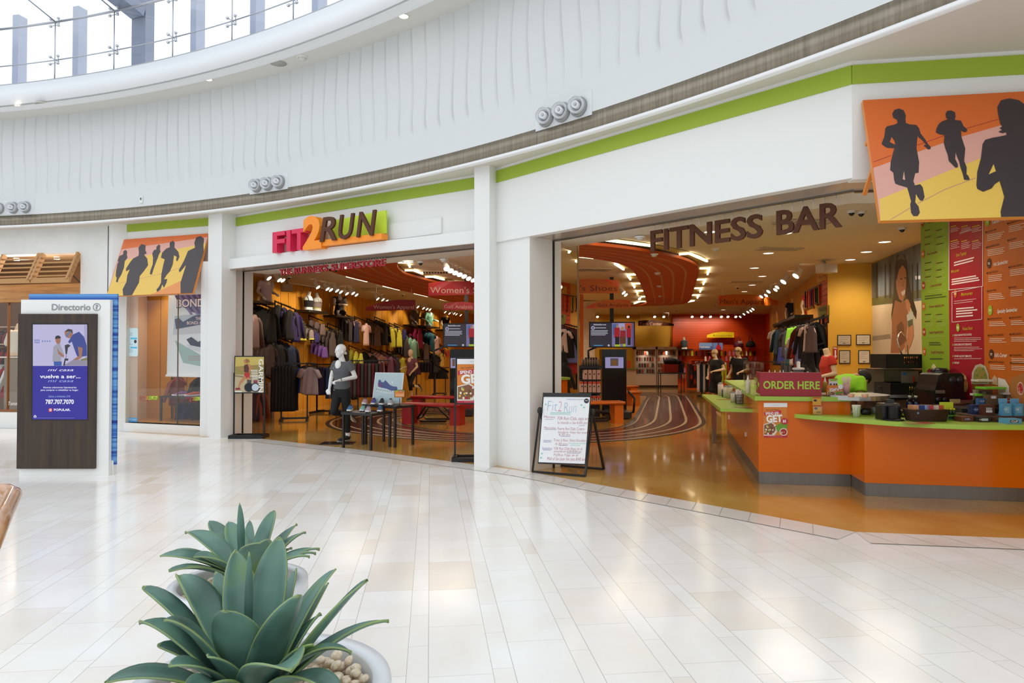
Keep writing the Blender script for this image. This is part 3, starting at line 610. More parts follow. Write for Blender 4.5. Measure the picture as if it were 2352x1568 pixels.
def poster(name, label, a, b, u, W, base, layers, lines, br):
    U = V((*u, 0)); f = Fr(a, U, a-b); H = (a-b).length; t = emp(name, label, 'poster', a)
    mb = MB().use(m('#e08a3c', .5)).slab([f.p(0, -H), f.p(W, -H), f.p(W, 0), f.p(0, 0)], .045, f.n); mb.build('board', None, t)
    pr = MB()
    def clip(P): return [(min(W, max(0, f.uv(*p)[0])), min(0, max(-H, f.uv(*p)[1]))) for p in P]
    for k, (P, mt) in enumerate([(None, base)]+layers):
        uv = [(0, 0), (W, 0), (W, -H), (0, -H)] if P is None else clip(P); pr.use(mt); pr.add([f.p(x, y, .0012+.0006*k) for x, y in uv], [list(range(len(uv)))])
    for k, (P, mt, w_) in enumerate(lines):
        c = clip(P); pr.use(mt)
        for (x0, y0), (x1, y1) in zip(c[:-1], c[1:]): pr.add([f.p(x0, y0, .004), f.p(x1, y1, .004), f.p(x1, y1+w_, .004), f.p(x0, y0+w_, .004)], [(0, 1, 2, 3)])
    pr.build('printed_artwork', None, t)
    arms = MB()
    for q, dv in br: s_ = f.p(*q, -.045); arms.bar(s_, s_-f.n*dv[0]+V((0, 0, -dv[1])), .03, .03)
    arms.build('bracket', m('#e08a3c', .5), t); return f
cR = Cr(1940, 140, 4.126)
aR, bR = tilt(1982, 230, 2022, 507, F2b, F3b, u3, .05)
poster('running_poster', 'large tilted orange poster with three runner silhouettes above the juice bar', aR, bR, u3, 2.4, PO, [
 (cR((270, 1015), (700, 860), (1100, 720), (1480, 610), (1900, 520), (2600, 380), (2600, 1600), (340, 1600)), PP),
 (cR((330, 1310), (700, 1160), (1000, 1035), (1280, 925), (1700, 790), (2600, 600), (2600, 1600), (340, 1600)), PY),
 (cR((450,500),(470,465),(515,452),(560,470),(580,520),(575,555),(580,590),(620,603),(680,608),(705,640),(720,690),(760,740),(790,790),(815,815),(812,838),(785,840),(765,815),(750,810),(755,795),(770,795),(735,755),(690,715),(685,760),(680,830),(690,880),(705,960),(700,1060),(668,1065),(650,1140),(665,1180),(715,1168),(740,1200),(757,1290),(740,1325),(715,1325),(690,1290),(675,1260),(668,1340),(700,1380),(712,1440),(690,1472),(650,1472),(628,1440),(620,1360),(628,1330),(600,1230),(590,1200),(520,1180),(480,1165),(468,1130),(460,1060),(430,1035),(435,960),(455,880),(470,828),(400,825),(355,795),(350,780),(375,720),(385,640),(400,620),(470,605),(500,590),(495,560),(460,540)), PB),
 (cR((443,722),(428,772),(478,795),(470,760)), PO), (cR((560,1045),(572,1130),(548,1122)), PP),
 (cR((955,505),(970,475),(1010,472),(1045,490),(1050,530),(1040,560),(1100,568),(1125,620),(1160,650),(1155,672),(1130,678),(1100,660),(1105,720),(1120,770),(1140,830),(1135,900),(1130,950),(1155,1010),(1152,1075),(1170,1090),(1185,1125),(1165,1132),(1130,1128),(1118,1075),(1095,1010),(1085,960),(1060,900),(1050,865),(1045,930),(1070,980),(1070,1010),(1050,1015),(1020,985),(985,950),(975,890),(955,840),(938,780),(945,705),(890,695),(862,678),(870,640),(890,600),(920,575),(975,555),(960,540)), PB),
 (cR((1445,440),(1480,375),(1560,358),(1650,375),(1710,420),(1740,520),(1720,640),(1760,720),(1900,760),(1960,900),(1990,1150),(1900,1250),(1800,1180),(1780,1300),(1810,1480),(1480,1480),(1475,1430),(1510,1290),(1490,1220),(1465,1140),(1420,1170),(1390,1210),(1310,1242),(1255,1215),(1246,1180),(1255,1050),(1290,920),(1305,790),(1330,750),(1400,730),(1470,718),(1530,705),(1530,680),(1490,688),(1455,675),(1490,655),(1465,640),(1490,625),(1475,600),(1455,520)), PB),
 (cR((1408,982),(1362,1078),(1430,1048)), PY)],
 [(cR((272, 960), (440, 897)), PLN, .004), (cR((672, 806), (940, 712)), PLN, .004), (cR((1160, 640), (1460, 555)), PLN, .004), (cR((430, 1508), (620, 1395)), PL2, .004), (cR((690, 1355), (950, 1220), (1240, 1112)), PL2, .004)],
 [((.02, -.38), (.06, .0)), ((.02, -.66), (.22, .1)), ((1.6, -.38), (.06, .0)), ((1.6, -.66), (.22, .1))])
cL = Cr(0, 500, 2.614)
aL, bL = tilt(285, 550, 244.5, 680, P0, PW, u0, .03)
fL = Fr(aL, V((*u0, 0)), aL-bL); WL = fL.uv(479, 537)[0]
poster('running_poster', 'tilted orange and yellow poster with five runner silhouettes above the display window', aL, bL, u0, WL, PO, [
 (cL((730,190),(1255,115),(1300,600),(600,600)), PP), (cL((712,262),(1255,150),(1300,600),(600,600)), PY), (cL((1205,330),(1300,270),(1300,600),(700,560),(905,467)), m('#e5924f', .35)),
 (cL((742,200),(755,193),(765,205),(762,222),(766,240),(750,262),(745,300),(730,340),(712,370),(708,388),(697,385),(702,360),(695,350),(698,320),(705,280),(712,265),(708,258),(718,230),(740,220)), PB),
 (cL((832,180),(850,158),(875,165),(873,195),(882,213),(865,222),(885,245),(890,285),(865,320),(840,350),(835,390),(815,425),(790,475),(738,475),(737,430),(760,385),(765,345),(780,310),(757,322),(758,305),(780,270),(800,245),(833,228),(835,205)), PB),
 (cL((940,175),(955,160),(963,168),(960,185),(964,205),(955,220),(950,235),(938,265),(925,300),(912,342),(900,338),(905,315),(918,280),(920,240),(915,215),(925,195),(940,190)), PB),
 (cL((1020,150),(1038,138),(1050,150),(1047,178),(1072,205),(1078,235),(1065,262),(1058,255),(1062,235),(1045,225),(1038,280),(1022,320),(1000,345),(985,370),(1005,368),(1000,390),(985,420),(975,400),(965,430),(945,445),(940,432),(955,415),(968,390),(970,340),(980,290),(990,250),(967,240),(975,210),(1000,185),(1020,178)), PB),
 (cL((1168,150),(1180,118),(1205,110),(1225,125),(1222,165),(1245,200),(1250,240),(1225,290),(1210,360),(1190,475),(1080,475),(1085,390),(1110,310),(1120,280),(1080,328),(1075,315),(1105,260),(1130,200),(1172,180)), PB)],
 [(cL((712, 395), (1000, 330), (1250, 250)), PL2, .004)], [((.3, -.4), (.08, 0)), ((1.5, -.4), (.08, 0))])
# ---- things in the display window
fw = Fr((*(pw_-n0*.096), 0), (*u0, 0), (0, 0, 1)); fg = Fr((*(pw_-n0*.078), 0), (*u0, 0), (0, 0, 1))
RED, LIME, BRN = m('#b3203a', .5), m('#b9d43a', .5), m('#5a3320', .5)
def deco_logo(x0, x1, y, h, where):
    q = MB(); w_ = x1-x0; rect(q, fg, x0+w_*.46, y-h*1.1, x1, y+h*.1, LIME, .001); text(q, fg, 'FIT', x0, y, x0+w_*.32, h, RED, .002); text(q, fg, '2', x0+w_*.33, y, x0+w_*.47, h, m('#f08a1e', .5), .002); text(q, fg, 'RUN', x0+w_*.48, y, x1-1, h, BRN, .003)
    text(q, fg, "THE RUNNER'S SUPERSTORE", x0, y+4, x0+w_*.6, 2.2, RED, .002)
    tag(q.build('window_decal'), 'small shop logo sticker on the display glass, '+where, 'decal')
deco_logo(320, 363, 917, 7, 'left of the black table'); deco_logo(428, 469, 919, 7, 'in front of the black table')
q = MB().use(m('#cfe7ee', .4)); rp = Fr((*(pw_-n0*.085), 0), (*u0, 0), (0, 0, 1)); P_ = [(292, 756), (294, 753), (315, 753), (317, 756), (317, 814), (315, 818), (294, 818), (292, 814)]; art(q, fg, P_, m('#cfe7ee', .4), .001)
for y in (775, 796): rect(q, fg, 300, y, 315, y+4, m('#59bfe6', .4), .002)
disc(q, fg, 311, 784, 4, m('#2c2c2c', .5), .002)
for y in (764, 768, 790, 803, 807): rect(q, fg, 295, y, 305, y+1.5, m('#9fbfca', .5), .002)
tag(q.build('window_decal'), 'pale blue phone shaped sticker with chat bubbles on the display glass', 'decal')
q = MB(); rect(q, fg, 289, 959, 316, 969, m('#4d9fd4', .4)); text(q, fg, 'FITCARD', 295, 965, 314, 4, m('#dfeff8', .5), .002); tag(q.build('window_decal'), 'blue rectangular sticker at the lower left corner of the display glass', 'decal')
bz = VP(440, 760, P0, PW, -.55); fb = Fr((*(pw_-n0*.55), 0), (*u0, 0), (0, 0, 1)); t = emp('hanging_banner', 'white and purple hanging shoe banner behind the display glass', 'banner', bz)
q = MB(); art(q, fb, [(388, 640), (478, 640), (478, 864), (383, 862)], m('#e7ecec', .5), 0, .006); q.build('sheet', None, t); q = MB().use(m('#f0f0ee', .4)).bar(fb.px(382, 862, .005), fb.px(478, 864, .005), .03, .04); q.build('bottom_rail', None, t)
q = MB(); cB = Cr(0, 500, 2.614); PUR = m('#4a3f6e', .5); CRE = m('#f3dcdc', .5)
art(q, fb, cB((1040, 440), (1250, 380), (1250, 590), (1130, 560), (1055, 480)), PUR, .003)
for k in range(6): x = 1050+k*36; art(q, fb, cB((x, 440), (x+14, 440), (x+110, 580), (x+96, 585)), m('#7a70a3', .5), .004)
art(q, fb, cB((1050, 590), (1215, 575), (1235, 690), (1040, 700)), m('#b8c6cf', .5), .004); SH = m('#3f4b68', .5)
def shoe_art(q, f, P, up, so, off): art(q, f, P[0], up, off); art(q, f, P[1], so, off+.001)
shoe_art(q, fb, (cB((1050,610),(1075,600),(1100,625),(1160,590),(1205,578),(1212,640),(1190,670),(1060,675)), cB((1042,672),(1212,640),(1212,690),(1042,702))), SH, m('#c9ccd2', .5), .006)
shoe_art(q, fb, (cB((1120,730),(1150,715),(1190,745),(1240,720),(1250,790),(1150,772)), cB((1120,760),(1250,785),(1250,818),(1135,785))), m('#2f3a55', .5), m('#cfd4d8', .5), .006)
art(q, fb, cB((1050,735),(1250,850),(1250,900),(1100,870)), m('#9fbcb6', .5), .003)
text(q, fb, 'BONDI', 406, 706, 476, 19, m('#2c2545', .5), .008, .055); text(q, fb, 'BONDI', 407, 705, 475, 17, CRE, .010, .02); text(q, fb, 'TH', 460, 674, 477, 11, m('#2c2545', .5), .008, .055); text(q, fb, 'TH', 460, 674, 477, 11, CRE, .010, .02)
for s_, x0, y, x1, h in [('THE', 450, 735, 463, 7), ('BONDI 6', 430, 745, 463, 7), ('BO', 464, 786, 476, 9)]: text(q, fb, s_, x0, y, x1, h, m('#2c2545', .5), .008, .05); text(q, fb, s_, x0, y, x1, h, CRE, .010, .01)
for k in range(3): rect(q, fb, 432, 817+k*4.5, 474, 818.5+k*4.5, m('#b08a90', .5), .004)
q.build('printed_artwork', None, t)
# ---- directory kiosk
kd = 8.65; fk = Fr(D(45, 1092, kd), (1, 0, 0), (0, 0, 1)); k0 = D(150, 1092, kd)
t = emp('directory_kiosk', 'white directory kiosk with dark wood front and a blue advert screen', 'kiosk', (k0.x, kd, 0))
def kx(x): return D(x, 900, kd).x
def kz(y): return D(150, y, kd).z
MB().box(((kx(46)+kx(251))/2, kd+.03, kz(688)/2), (kx(251)-kx(46), .06, kz(688))).build('body', WHITE, t)
MB().box(((kx(46)+kx(253))/2, kd+.03, .03), (kx(251)-kx(46)-.02, .05, .06)).build('plinth', m('#cfcfcd', .5), t)
WEN = noisy(['#2c2018', '#3a2b20', '#473526'], 2, 5, .45, stretch=(9, 1, .5), name='dark_wenge_wood')
MB().box(((kx(45)+kx(223))/2, kd-.02, (kz(721)+kz(1075))/2), (kx(223)-kx(45), .04, kz(721)-kz(1075))).build('wood_panel', WEN, t)
STRB = noisy(['#1d2f8a', '#2f66b8', '#6ea9dd', '#274f9e'], 3, 2, .2, stretch=(.01, .01, 6), name='blue_striped_glass')
k2 = (kd+.085)/kd; MB().box(((kx(66)+kx(269))/2*k2, kd+.085, (kz(680)+kz(1066))/2+.01), ((kx(269)-kx(66))*k2, .03, kz(680)-kz(1066)+.05)).build('striped_glass_panel', STRB, t)
MB().box(((kx(90)+kx(264))/2*k2, kd+.105, .09), ((kx(264)-kx(90))*k2, .08, .18)).build('rear_foot', WHITE, t)
fk2 = Fr((0, kd-.041, 0), (1, 0, 0), (0, 0, 1)); q = MB()
def em(h, s=.8): t = m(h, .35, 0, s*.92); t.node_tree.nodes['Principled BSDF'].inputs['Base Color'].default_value = (.01, .01, .012, 1); return t
scr = MB(); scr.use(BLACK); art(scr, fk2, [(73, 742), (202, 742), (202, 965), (72, 965)], BLACK, .002); fs = fk2
art(scr, fs, [(76, 745), (200, 745), (201, 840), (76, 840)], em('#c9c4ea', .85), .004); art(scr, fs, [(76, 840), (201, 840), (201, 963), (75, 963)], em('#2b1fa8', .8), .004)
cK = Cr(0, 560, 3.564)
art(scr, fs, cK((690, 665), (716, 662), (716, 940), (700, 940)), em('#b9b3dc', .8), .005)
for x, y in [(285,782),(300,782),(315,782),(285,800),(300,800),(315,800),(345,790),(365,790),(385,790),(405,790)]: rect(scr, fs, x/3.564, 560+y/3.564, x/3.564+3, 560+y/3.564+3.5, em('#7d8fd0', .8), .005)
sk = em('#b98068', .7)
art(scr, fs, cK((455,770),(470,752),(492,755),(500,775),(498,800),(490,818),(470,818),(458,800)), sk, .006); art(scr, fs, cK((453,778),(458,755),(480,748),(500,760),(500,772),(470,775)), em('#2c2430', .7), .007)
art(scr, fs, cK((440,840),(470,818),(495,820),(512,860),(528,915),(520,930),(505,905),(502,962),(432,962)), em('#b7b5c6', .7), .006); art(scr, fs, cK((442,962),(508,962),(506,997),(445,997)), em('#3a63c0', .7), .006)
art(scr, fs, cK((470,850),(490,880),(528,912),(520,932),(480,900)), sk, .007)
art(scr, fs, cK((530,720),(560,698),(592,705),(598,740),(585,770),(560,772),(535,750)), sk, .006); art(scr, fs, cK((530,718),(560,695),(595,702),(600,735),(585,722),(560,715)), em('#4a3a38', .7), .007); art(scr, fs, cK((540,745),(580,712),(585,720),(545,768)), em('#6d88c0', .7), .008)
art(scr, fs, cK((600,740),(650,718),(690,760),(712,830),(714,915),(640,930),(625,900),(590,800),(570,815),(560,800)), em('#3f51a8', .7), .006); art(scr, fs, cK((640,840),(680,850),(672,930),(640,950),(600,948),(625,930),(650,915)), sk, .007)
art(scr, fs, cK((533,830),(560,820),(582,832),(560,850),(552,900),(540,900)), em('#3b3648', .7), .008); rect(scr, fs, 152.5, 812, 153.6, 822, em('#6d6a80', .7), .008)
art(scr, fs, cK((520,996),(716,996),(716,950),(600,948)), em('#a9a0b8', .7), .006); art(scr, fs, cK((520,996),(535,935),(565,940),(560,955),(540,955),(535,996)), em('#2c2430', .7), .009); art(scr, fs, cK((660,945),(716,930),(716,950),(670,955)), em('#8d8f40', .7), .008)
scr.build('screen', None, t)
tx = MB(); EW = em('#f4f4ff', 1.0); EC = em('#a9c4f2', .9)
for s_, x0, y, x1, h, mt, b_, sh in [('mi casa', 111, 852, 170, 6, EW, .0, .35), ('vuelve a ser...', 93, 868, 186, 8, EW, .02, 0), ('mi casa', 111, 877, 170, 6, EC, .0, .35), ('Nuevas soluciones hipotecarias', 101, 891, 177, 3.6, EW, .01, 0), ('para comprar o rehabilitar tu hogar.', 95, 897, 182, 3.6, EW, .01, 0), ('Llama y oriéntate ¡YA!', 113, 912, 163, 4.6, EC, 0, 0), ('787.707.7070', 106, 927, 171, 9.5, EW, .03, 0), ('POPULAR.', 125, 943, 163, 4.8, EW, .03, 0)]: text(tx, fs, s_, x0, y, x1, h, mt, .012, b_, sh); tx.build('lettering', None, t); tx = MB()
rect(tx, fs, 113, 937, 122, 945.5, em('#c8203c', .8), .012); disc(tx, fs, 117.5, 941, 3, EW, .013, 1, 12); disc(tx, fs, 117.5, 941, 2, em('#c8203c', .8), .014, 1, 12); rect(tx, fs, 117, 938, 118, 944, EW, .015)
art(tx, fs, [(79, 955), (82, 952.5), (85, 955), (85, 958), (79, 958)], EW, .012); rect(tx, fs, 80.5, 955, 83.5, 957, em('#2b1fa8', .8), .013); rect(tx, fs, 79, 959, 172, 959.8, em('#8f8ad8', .8), .012)
tx.build('printed_logo', None, t)
fk3 = Fr((0, kd-.001, 0), (1, 0, 0), (0, 0, 1)); hd = MB(); GRY = m('#8e9396', .5); text(hd, fk3, 'Directorio', 119, 712, 208, 14, GRY, .003, .02)
for i in range(24): a0, a1 = 2*PI*i/24, 2*PI*(i+1)/24; U0, V0 = fk3.uv(222.5, 705); hd.use(GRY); hd.add([fk3.p(U0+r_*math.cos(a_), V0+r_*math.sin(a_), .003) for r_, a_ in ((.05, a0), (.05, a1), (.040, a1), (.040, a0))], [(0, 1, 2, 3)])
text(hd, fk3, '?', 219, 710, 226, 10, GRY, .003, .03); hd.build('header_lettering', None, t)
# ---- wooden handrail at the left edge
rail = MB(); RW = noisy(['#a06b3e', '#b98355', '#c99a6e'], 5, 4, .25, stretch=(1, 1, 1), name='varnished_handrail', coat=.5)
rail.tube([(-3.3, 3.10, .935), (-2.35, 3.06, .935), (-2.24, 3.04, .935), (-2.17, 2.98, .935), (-2.12, 2.90, .935), (-1.9, 2.55, .935), (-1.2, 1.45, .935)], .034, 16)
t = emp('handrail', 'polished brown wooden handrail cut by the left edge of the view', 'handrail', (-2.3, 3, 0)); rail.build('rail', RW, t)
MB().tube([(-2.9, 3.09, .9), (-2.9, 3.09, 0)], .02, 10).tube([(-1.35, 1.68, .9), (-1.35, 1.68, 0)], .02, 10).build('post', STEEL, t)
# ---------------------------------------------------------------- shop signs, sign stands, easel, planters
f1s = Fr((*(A1-n1*.05), 0), (*u1, 0), (0, 0, 1)); PINK, ORA, LIM = m('#dc2450', .35), m('#fb941e', .35), m('#cbe435', .5)
PINKS, BROWN = m('#a01535', .4), m('#57301a', .75)
t = emp('blank_sign_panel', 'plain white raised panel behind the large coloured shop sign', 'panel', f1s.px(800, 560))
fpan = Fr((*(A1-n1*.30), 0), (*u1, 0), (0, 0, 1)); MB().slab([fpan.px(590, 553, .03), fpan.px(1016, 499, .03), fpan.px(1016, 536, .03), fpan.px(590, 590, .03)], .03, fpan.n).build('sheet', WHITE, t)
f1s = Fr((*(A1-n1*.22), 0), (*u1, 0), (0, 0, 1))
t = emp('shop_sign', 'large pink, orange, lime and brown FIT2RUN letter sign on the white ledge', 'sign', f1s.px(770, 575))
def letters(s_, xs, yb, h, mt, f, off, dp, nm='letter', bold=.03, shear=0, par=None):
    for ch, x0, x1 in xs:
        q = MB(); yb_ = yb(x0) if callable(yb) else yb; text(q, f, ch, x0, yb_, x1, h(x0) if callable(h) else h, mt, off, bold, shear, depth=dp); q.build(nm, None, par)
v0 = 3.285
def ysl(x): return f1s_y(x, v0)
def f1s_y(x, v, f=None):
    f = f or f1s; lo_, hi_ = 300.0, 800.0
    for _ in range(40):
        md = (lo_+hi_)/2
        if f.uv(x, md)[1] > v: lo_ = md
        else: hi_ = md
    return md
hh = lambda H, f=None, v=v0: (lambda x: f1s_y(x, v, f)-f1s_y(x, v+H, f))
letters('', [('F', 643, 671), ('I', 675, 684), ('T', 687, 720)], ysl, hh(.33), PINK, f1s, 0, .16, par=t)
letters('', [('2', 716, 758)], ysl, hh(.48), ORA, f1s, .05, .14, 'letter', .05, par=t)
q = MB().use(ORA); P_ = [(735, v0), (894, v0), (894, v0+.085), (735, v0+.10)]
q.slab([f1s.p(f1s.uv(x, 550)[0], v, .17) for x, v in P_], .14, f1s.n); q.build('underline', None, t)
q = MB().use(LIM); q.slab([f1s.p(f1s.uv(x, 530)[0], v, .06) for x, v in [(764, v0+.10), (892, v0+.10), (892, v0+.46), (766, v0+.42)]], .03, f1s.n); q.build('backing_panel', None, t)
yr = lambda x: f1s_y(x, v0+.07)
letters('', [('R', 756, 794), ('U', 799, 834), ('N', 840, 884)], yr, hh(.38), BROWN, f1s, .17, .04, 'letter', .01, .18, par=t)
def hung(name, label, words_, f, v, H, mt, dp, bold, z_top):
    t = emp(name, label, 'sign', f.px((words_[0][1]+words_[-1][2])/2, 560)); rods = []
    for s_, x0, x1 in words_:
        yb = f1s_y(x0, v, f); vs, fs_ = glyphs(s_, bold); tot = max(p.x for p in vs)
        q = MB(); text(q, f, s_, x0, yb, x1, hh(H, f, v)(x0), mt, 0, bold, depth=dp); q.build('lettering', None, t)
        ua, ub = f.uv(x0, yb)[0], f.uv(x1, yb)[0]; k = max(2, len(s_)*2)
        for i in range(k): p = f.p(ua+(ub-ua)*(i+.5)/k, v+H-.01, dp/2); MB().use(HEADW).tube([p, (p.x, p.y, z_top)], .004, 5).build('hanging_rod', None, t)
ft = Fr((*(A1-n1*.42), 0), (*u1, 0), (0, 0, 1))
hung('hanging_sign', 'small red hanging letters reading the runner superstore slogan under the ledge', [('THE', 645, 672), ("RUNNER'S", 678, 755), ('SUPERSTORE', 763, 888)], ft, 2.935, .10, m('#b01f30', .45), .03, .03, 3.07)
ff = Fr((*(F2a-n2*.52), 0), (*u2, 0), (0, 0, 1)); vb = ff.uv(1497, 577)[1]
hung('hanging_sign', 'large dark brown hanging letters reading fitness bar over the counter', [('FITNESS', 1497, 1754), ('BAR', 1786, 1936)], ff, vb+.0, .235, BROWN, .03, .02, 3.06)
# ---- poster artwork shared by the SPEND / GET adverts
def spend(q, f, x0, y0, x1, y1, off=.004, head=True):
    X = lambda a: x0+(x1-x0)*a; Y = lambda b: y0+(y1-y0)*b; R_ = lambda a, b, c, d, mt, o=off: rect(q, f, X(a), Y(b), X(c), Y(d), mt, o)
    OB, RB = m('#d9802c', .4), m('#c22242', .4); R_(0, 0, 1, 1, OB)
    if head: R_(0, 0, 1, .12, m('#eef0f4', .4), off+.001); text(q, f, 'THE MALL OF SAN JUAN', X(.36), Y(.07), X(.66), (y1-y0)*.018, m('#9a9a9a', .5), off+.002); text(q, f, 'Mall Loyalty Program', X(.1), Y(.225), X(.66), (y1-y0)*.035, m('#7a2a20', .5), off+.002, 0, .3, rot=.07)
    P = lambda *pts: [(X(a), Y(b)) for a, b in pts]
    art(q, f, P((.02, .27), (.74, .21), (.74, .30), (.02, .37)), RB, off+.001); text(q, f, 'SPEND $50', X(.08), Y(.345), X(.64), (y1-y0)*.07, m('#f4f2ee', .4), off+.002, .03, rot=.07)
    art(q, f, P((0, .62), (.35, .55), (.55, .66), (.57, .82), (.45, .95), (0, .95)), m('#e8e4dc', .4), off+.001)
    art(q, f, P((.50, .66), (.80, .56), (1, .60), (1, .72), (.7, .86), (.55, .80)), m('#6aa12c', .4), off+.0015)
    art(q, f, P((.02, .64), (.33, .58), (.5, .68), (.5, .80), (.38, .92), (.02, .92)), m('#8a5a3a', .4), off+.002); rnd = random.Random(3)
    for _ in range(26): a, b = rnd.uniform(.06, .45), rnd.uniform(.63, .90); disc(q, f, X(a), Y(b), (y1-y0)*rnd.uniform(.018, .03), m(rnd.choice(['#b3262e', '#f0e3c0', '#e2c04a', '#f2ead8', '#6b4a2c', '#7f9a3a']), .4), off+.003+.0001*_, .9, 9)
    disc(q, f, X(.84), Y(.84), (y1-y0)*.11, m('#efeae0', .4), off+.004, 1.0, 20); disc(q, f, X(.84), Y(.84), (y1-y0)*.09, m('#b02a28', .4), off+.0045, 1.0, 18)
    for _ in range(8): disc(q, f, X(rnd.uniform(.74, .93)), Y(rnd.uniform(.80, .88)), (y1-y0)*.018, m(rnd.choice(['#d8453c', '#8a1a1e', '#e8b8a0']), .4), off+.005+.0001*_, 1, 8)
    text(q, f, 'GET', X(.12), Y(.56), X(.80), (y1-y0)*.19, m('#f7f5f0', .4), off+.006, .045, rot=.07)
    disc(q, f, X(.88), Y(.53), (y1-y0)*.095, RB, off+.007, 1.0, 20); text(q, f, '$5', X(.80), Y(.56), X(.95), (y1-y0)*.07, m('#f7f5f0', .4), off+.008, .03)
    R_(0, .95, 1, 1, RB, off+.005); R_(.2, .972, .8, .98, m('#e58aa0', .4), off+.006)
# ---- framed sign stands
def sign_stand(name, label, d, x0, y0, x1, y1, xb0, xb1, yb, artfn, lean=0):
    a, b = D(x0, y1, d), D(x1, y1, d); top = D(x0, y0, d).z; bot = a.z; base = Z((xb0+xb1)/2, yb); c = (a+b)/2
    t = emp(name, label, 'sign', (c.x, d, 0)); W = b.x-a.x; hx = (xb1-xb0)/FPX*d/2; f = Fr((a.x, d-.016, 0), (1, 0, 0), (0, 0, 1))
    q = MB(); q.box((c.x, d, (top+bot)/2), (W, .026, top-bot)); q.build('board', BLACK, t)
    q = MB(); [q.box((c.x+s*(W/2+.0), d-.006, bot*.5+.02+(top-bot)*.28), (.022, .022, bot+(top-bot)*.52)) for s in (-1, 1)]; 
    p = MB(); [p.box((c.x+s*(W/2+.005), d-.004, (bot+(top-bot)*.55)/2), (.024, .024, bot+(top-bot)*.55)) for s in (-1,)]; p.build('post', BLACK, t)
    p = MB(); p.box((c.x+(W/2+.005), d-.004, (bot+(top-bot)*.55)/2), (.024, .024, bot+(top-bot)*.55)); p.build('post', BLACK, t)
    p = MB(); p.box((c.x, d-.15, .03), (W+.08, .05, .06)); p.box((c.x, d+.15, .03), (W+.08, .05, .06)); p.box((c.x-W/2-.01, d, .03), (.06, .34, .06)); p.box((c.x+W/2+.01, d, .03), (.06, .34, .06)); p.build('base_frame', BLACK, t)
    q = MB(); artfn(q, f); q.build('printed_artwork', None, t); return t
cG = Cr(500, 760, 3.92)
def garmin(q, f):
    A = lambda pts, h, o: art(q, f, cG(*pts), m(h, .4), o)
    A([(160, 233), (417, 233), (415, 552), (152, 550)], '#c9b45e', .001); A([(160, 320), (417, 300), (417, 400), (156, 390)], '#9a8a4a', .0015); A([(157, 390), (417, 400), (415, 552), (152, 550)], '#bfae8a', .002); A([(157, 395), (415, 430), (415, 445), (156, 410)], '#8f7f60', .0025)
    SKN = '#c08258'
    A([(238, 265), (258, 248), (285, 260), (290, 285), (280, 280), (268, 290), (245, 285)], '#9a6a3a', .003); A([(232, 262), (250, 258), (258, 290), (240, 292)], SKN, .0035)
    A([(238, 300), (275, 292), (318, 325), (312, 345), (285, 370), (240, 360)], SKN, .0032); A([(238, 310), (268, 298), (282, 330), (280, 370), (238, 368)], '#5a3328', .004); A([(190, 322), (235, 345), (238, 360), (195, 335)], SKN, .0035)
    A([(245, 370), (285, 372), (290, 415), (262, 420), (238, 400)], '#b8322e', .004); A([(240, 400), (265, 418), (205, 480), (195, 510), (180, 515), (198, 455)], SKN, .0038); A([(255, 415), (288, 415), (285, 445), (262, 440)], SKN, .0038); A([(160, 512), (200, 510), (205, 528), (162, 530)], '#8a2a34', .0045)
    A([(265, 440), (305, 440), (300, 480), (268, 480)], '#4a4a4e', .005); A([(322, 443), (360, 443), (355, 480), (325, 480)], '#8d3a55', .005)
    for x, c_ in ((282, '#2d2f33'), (340, '#3b3f44')): disc(q, f, 500+x/3.92, 760+507/3.92, 42/3.92, m(c_, .3), .006+x*1e-6); disc(q, f, 500+x/3.92, 760+507/3.92, 32/3.92, m('#202226' if x < 300 else '#c6d2dc', .3), .007+x*1e-6)
    for k in range(6): rect(q, f, 500+(300+k*2)/3.92, 760+(350+k*15)/3.92, 500+362/3.92, 760+(357+k*15)/3.92, m('#f2efe6', .4), .006)
    u, v = f.uv(500+372/3.92, 760+250/3.92); vs, fs_ = glyphs('GARMIN', .015); L = max(p.x for p in vs); H = abs(f.uv(590, 760+552/3.92)[1]-v); wv = f.uv(500+412/3.92, 830)[0]-u
    q.use(m('#f5f3ec', .4)); q.add([f.p(u+p.y/.7*wv, v-p.x/L*H, .008) for p in vs], fs_)
    rect(q, f, 540, 898, 556, 900.5, m('#f2efe6', .4), .006)
sign_stand('sign_stand', 'black framed sign stand with a running woman and two watches beside the left column', 12.5, 538.5, 817, 607, 903, 530, 609, 1004, garmin)
st2 = sign_stand('sign_stand', 'black framed sign stand with an orange food advert behind the middle column', 9.88, 1046, 820, 1134, 928, 1024, 1136, 1056, lambda q, f: spend(q, f, 1050, 824, 1131, 925, .002))
# ---- whiteboard on a tilting easel
fw_ = Fr(D(1237, 1066, 8.66), D(1347, 1070, 8.66)-D(1237, 1066, 8.66), D(1248, 905, 8.93)-D(1237, 1066, 8.66)); fw_ = Fr(D(1237, 1066, 8.66), V((1, -.12, 0)), V((.0, .27, .97)))
t = emp('whiteboard_easel', 'white marker board with handwritten schedule on a black folding easel', 'whiteboard', Z(1300, 1085)); q = MB()
q.use(BLK2).slab([fw_.px(*p, 0) for p in [(1247, 902), (1358, 903), (1346, 1068), (1235, 1064)]], .03, fw_.n); q.build('frame', None, t)
q = MB(); q.use(BLK2).slab([fw_.px(*p, .012) for p in [(1247, 902), (1358, 903), (1357, 911), (1247, 911)]], .02, fw_.n); q.build('top_clamp', None, t)
q = MB(); art(q, fw_, [(1249, 911), (1355, 912), (1343, 1065), (1237, 1061)], m('#eef1f4', .25), .003); q.build('writing_surface', None, t)
q = MB(); cW = Cr(1200, 780, 4.612); PK, BL, TE, VI = m('#b8506e', .6), m('#a3bedb', .6), m('#4fc4b4', .6), m('#6a64a8', .6)
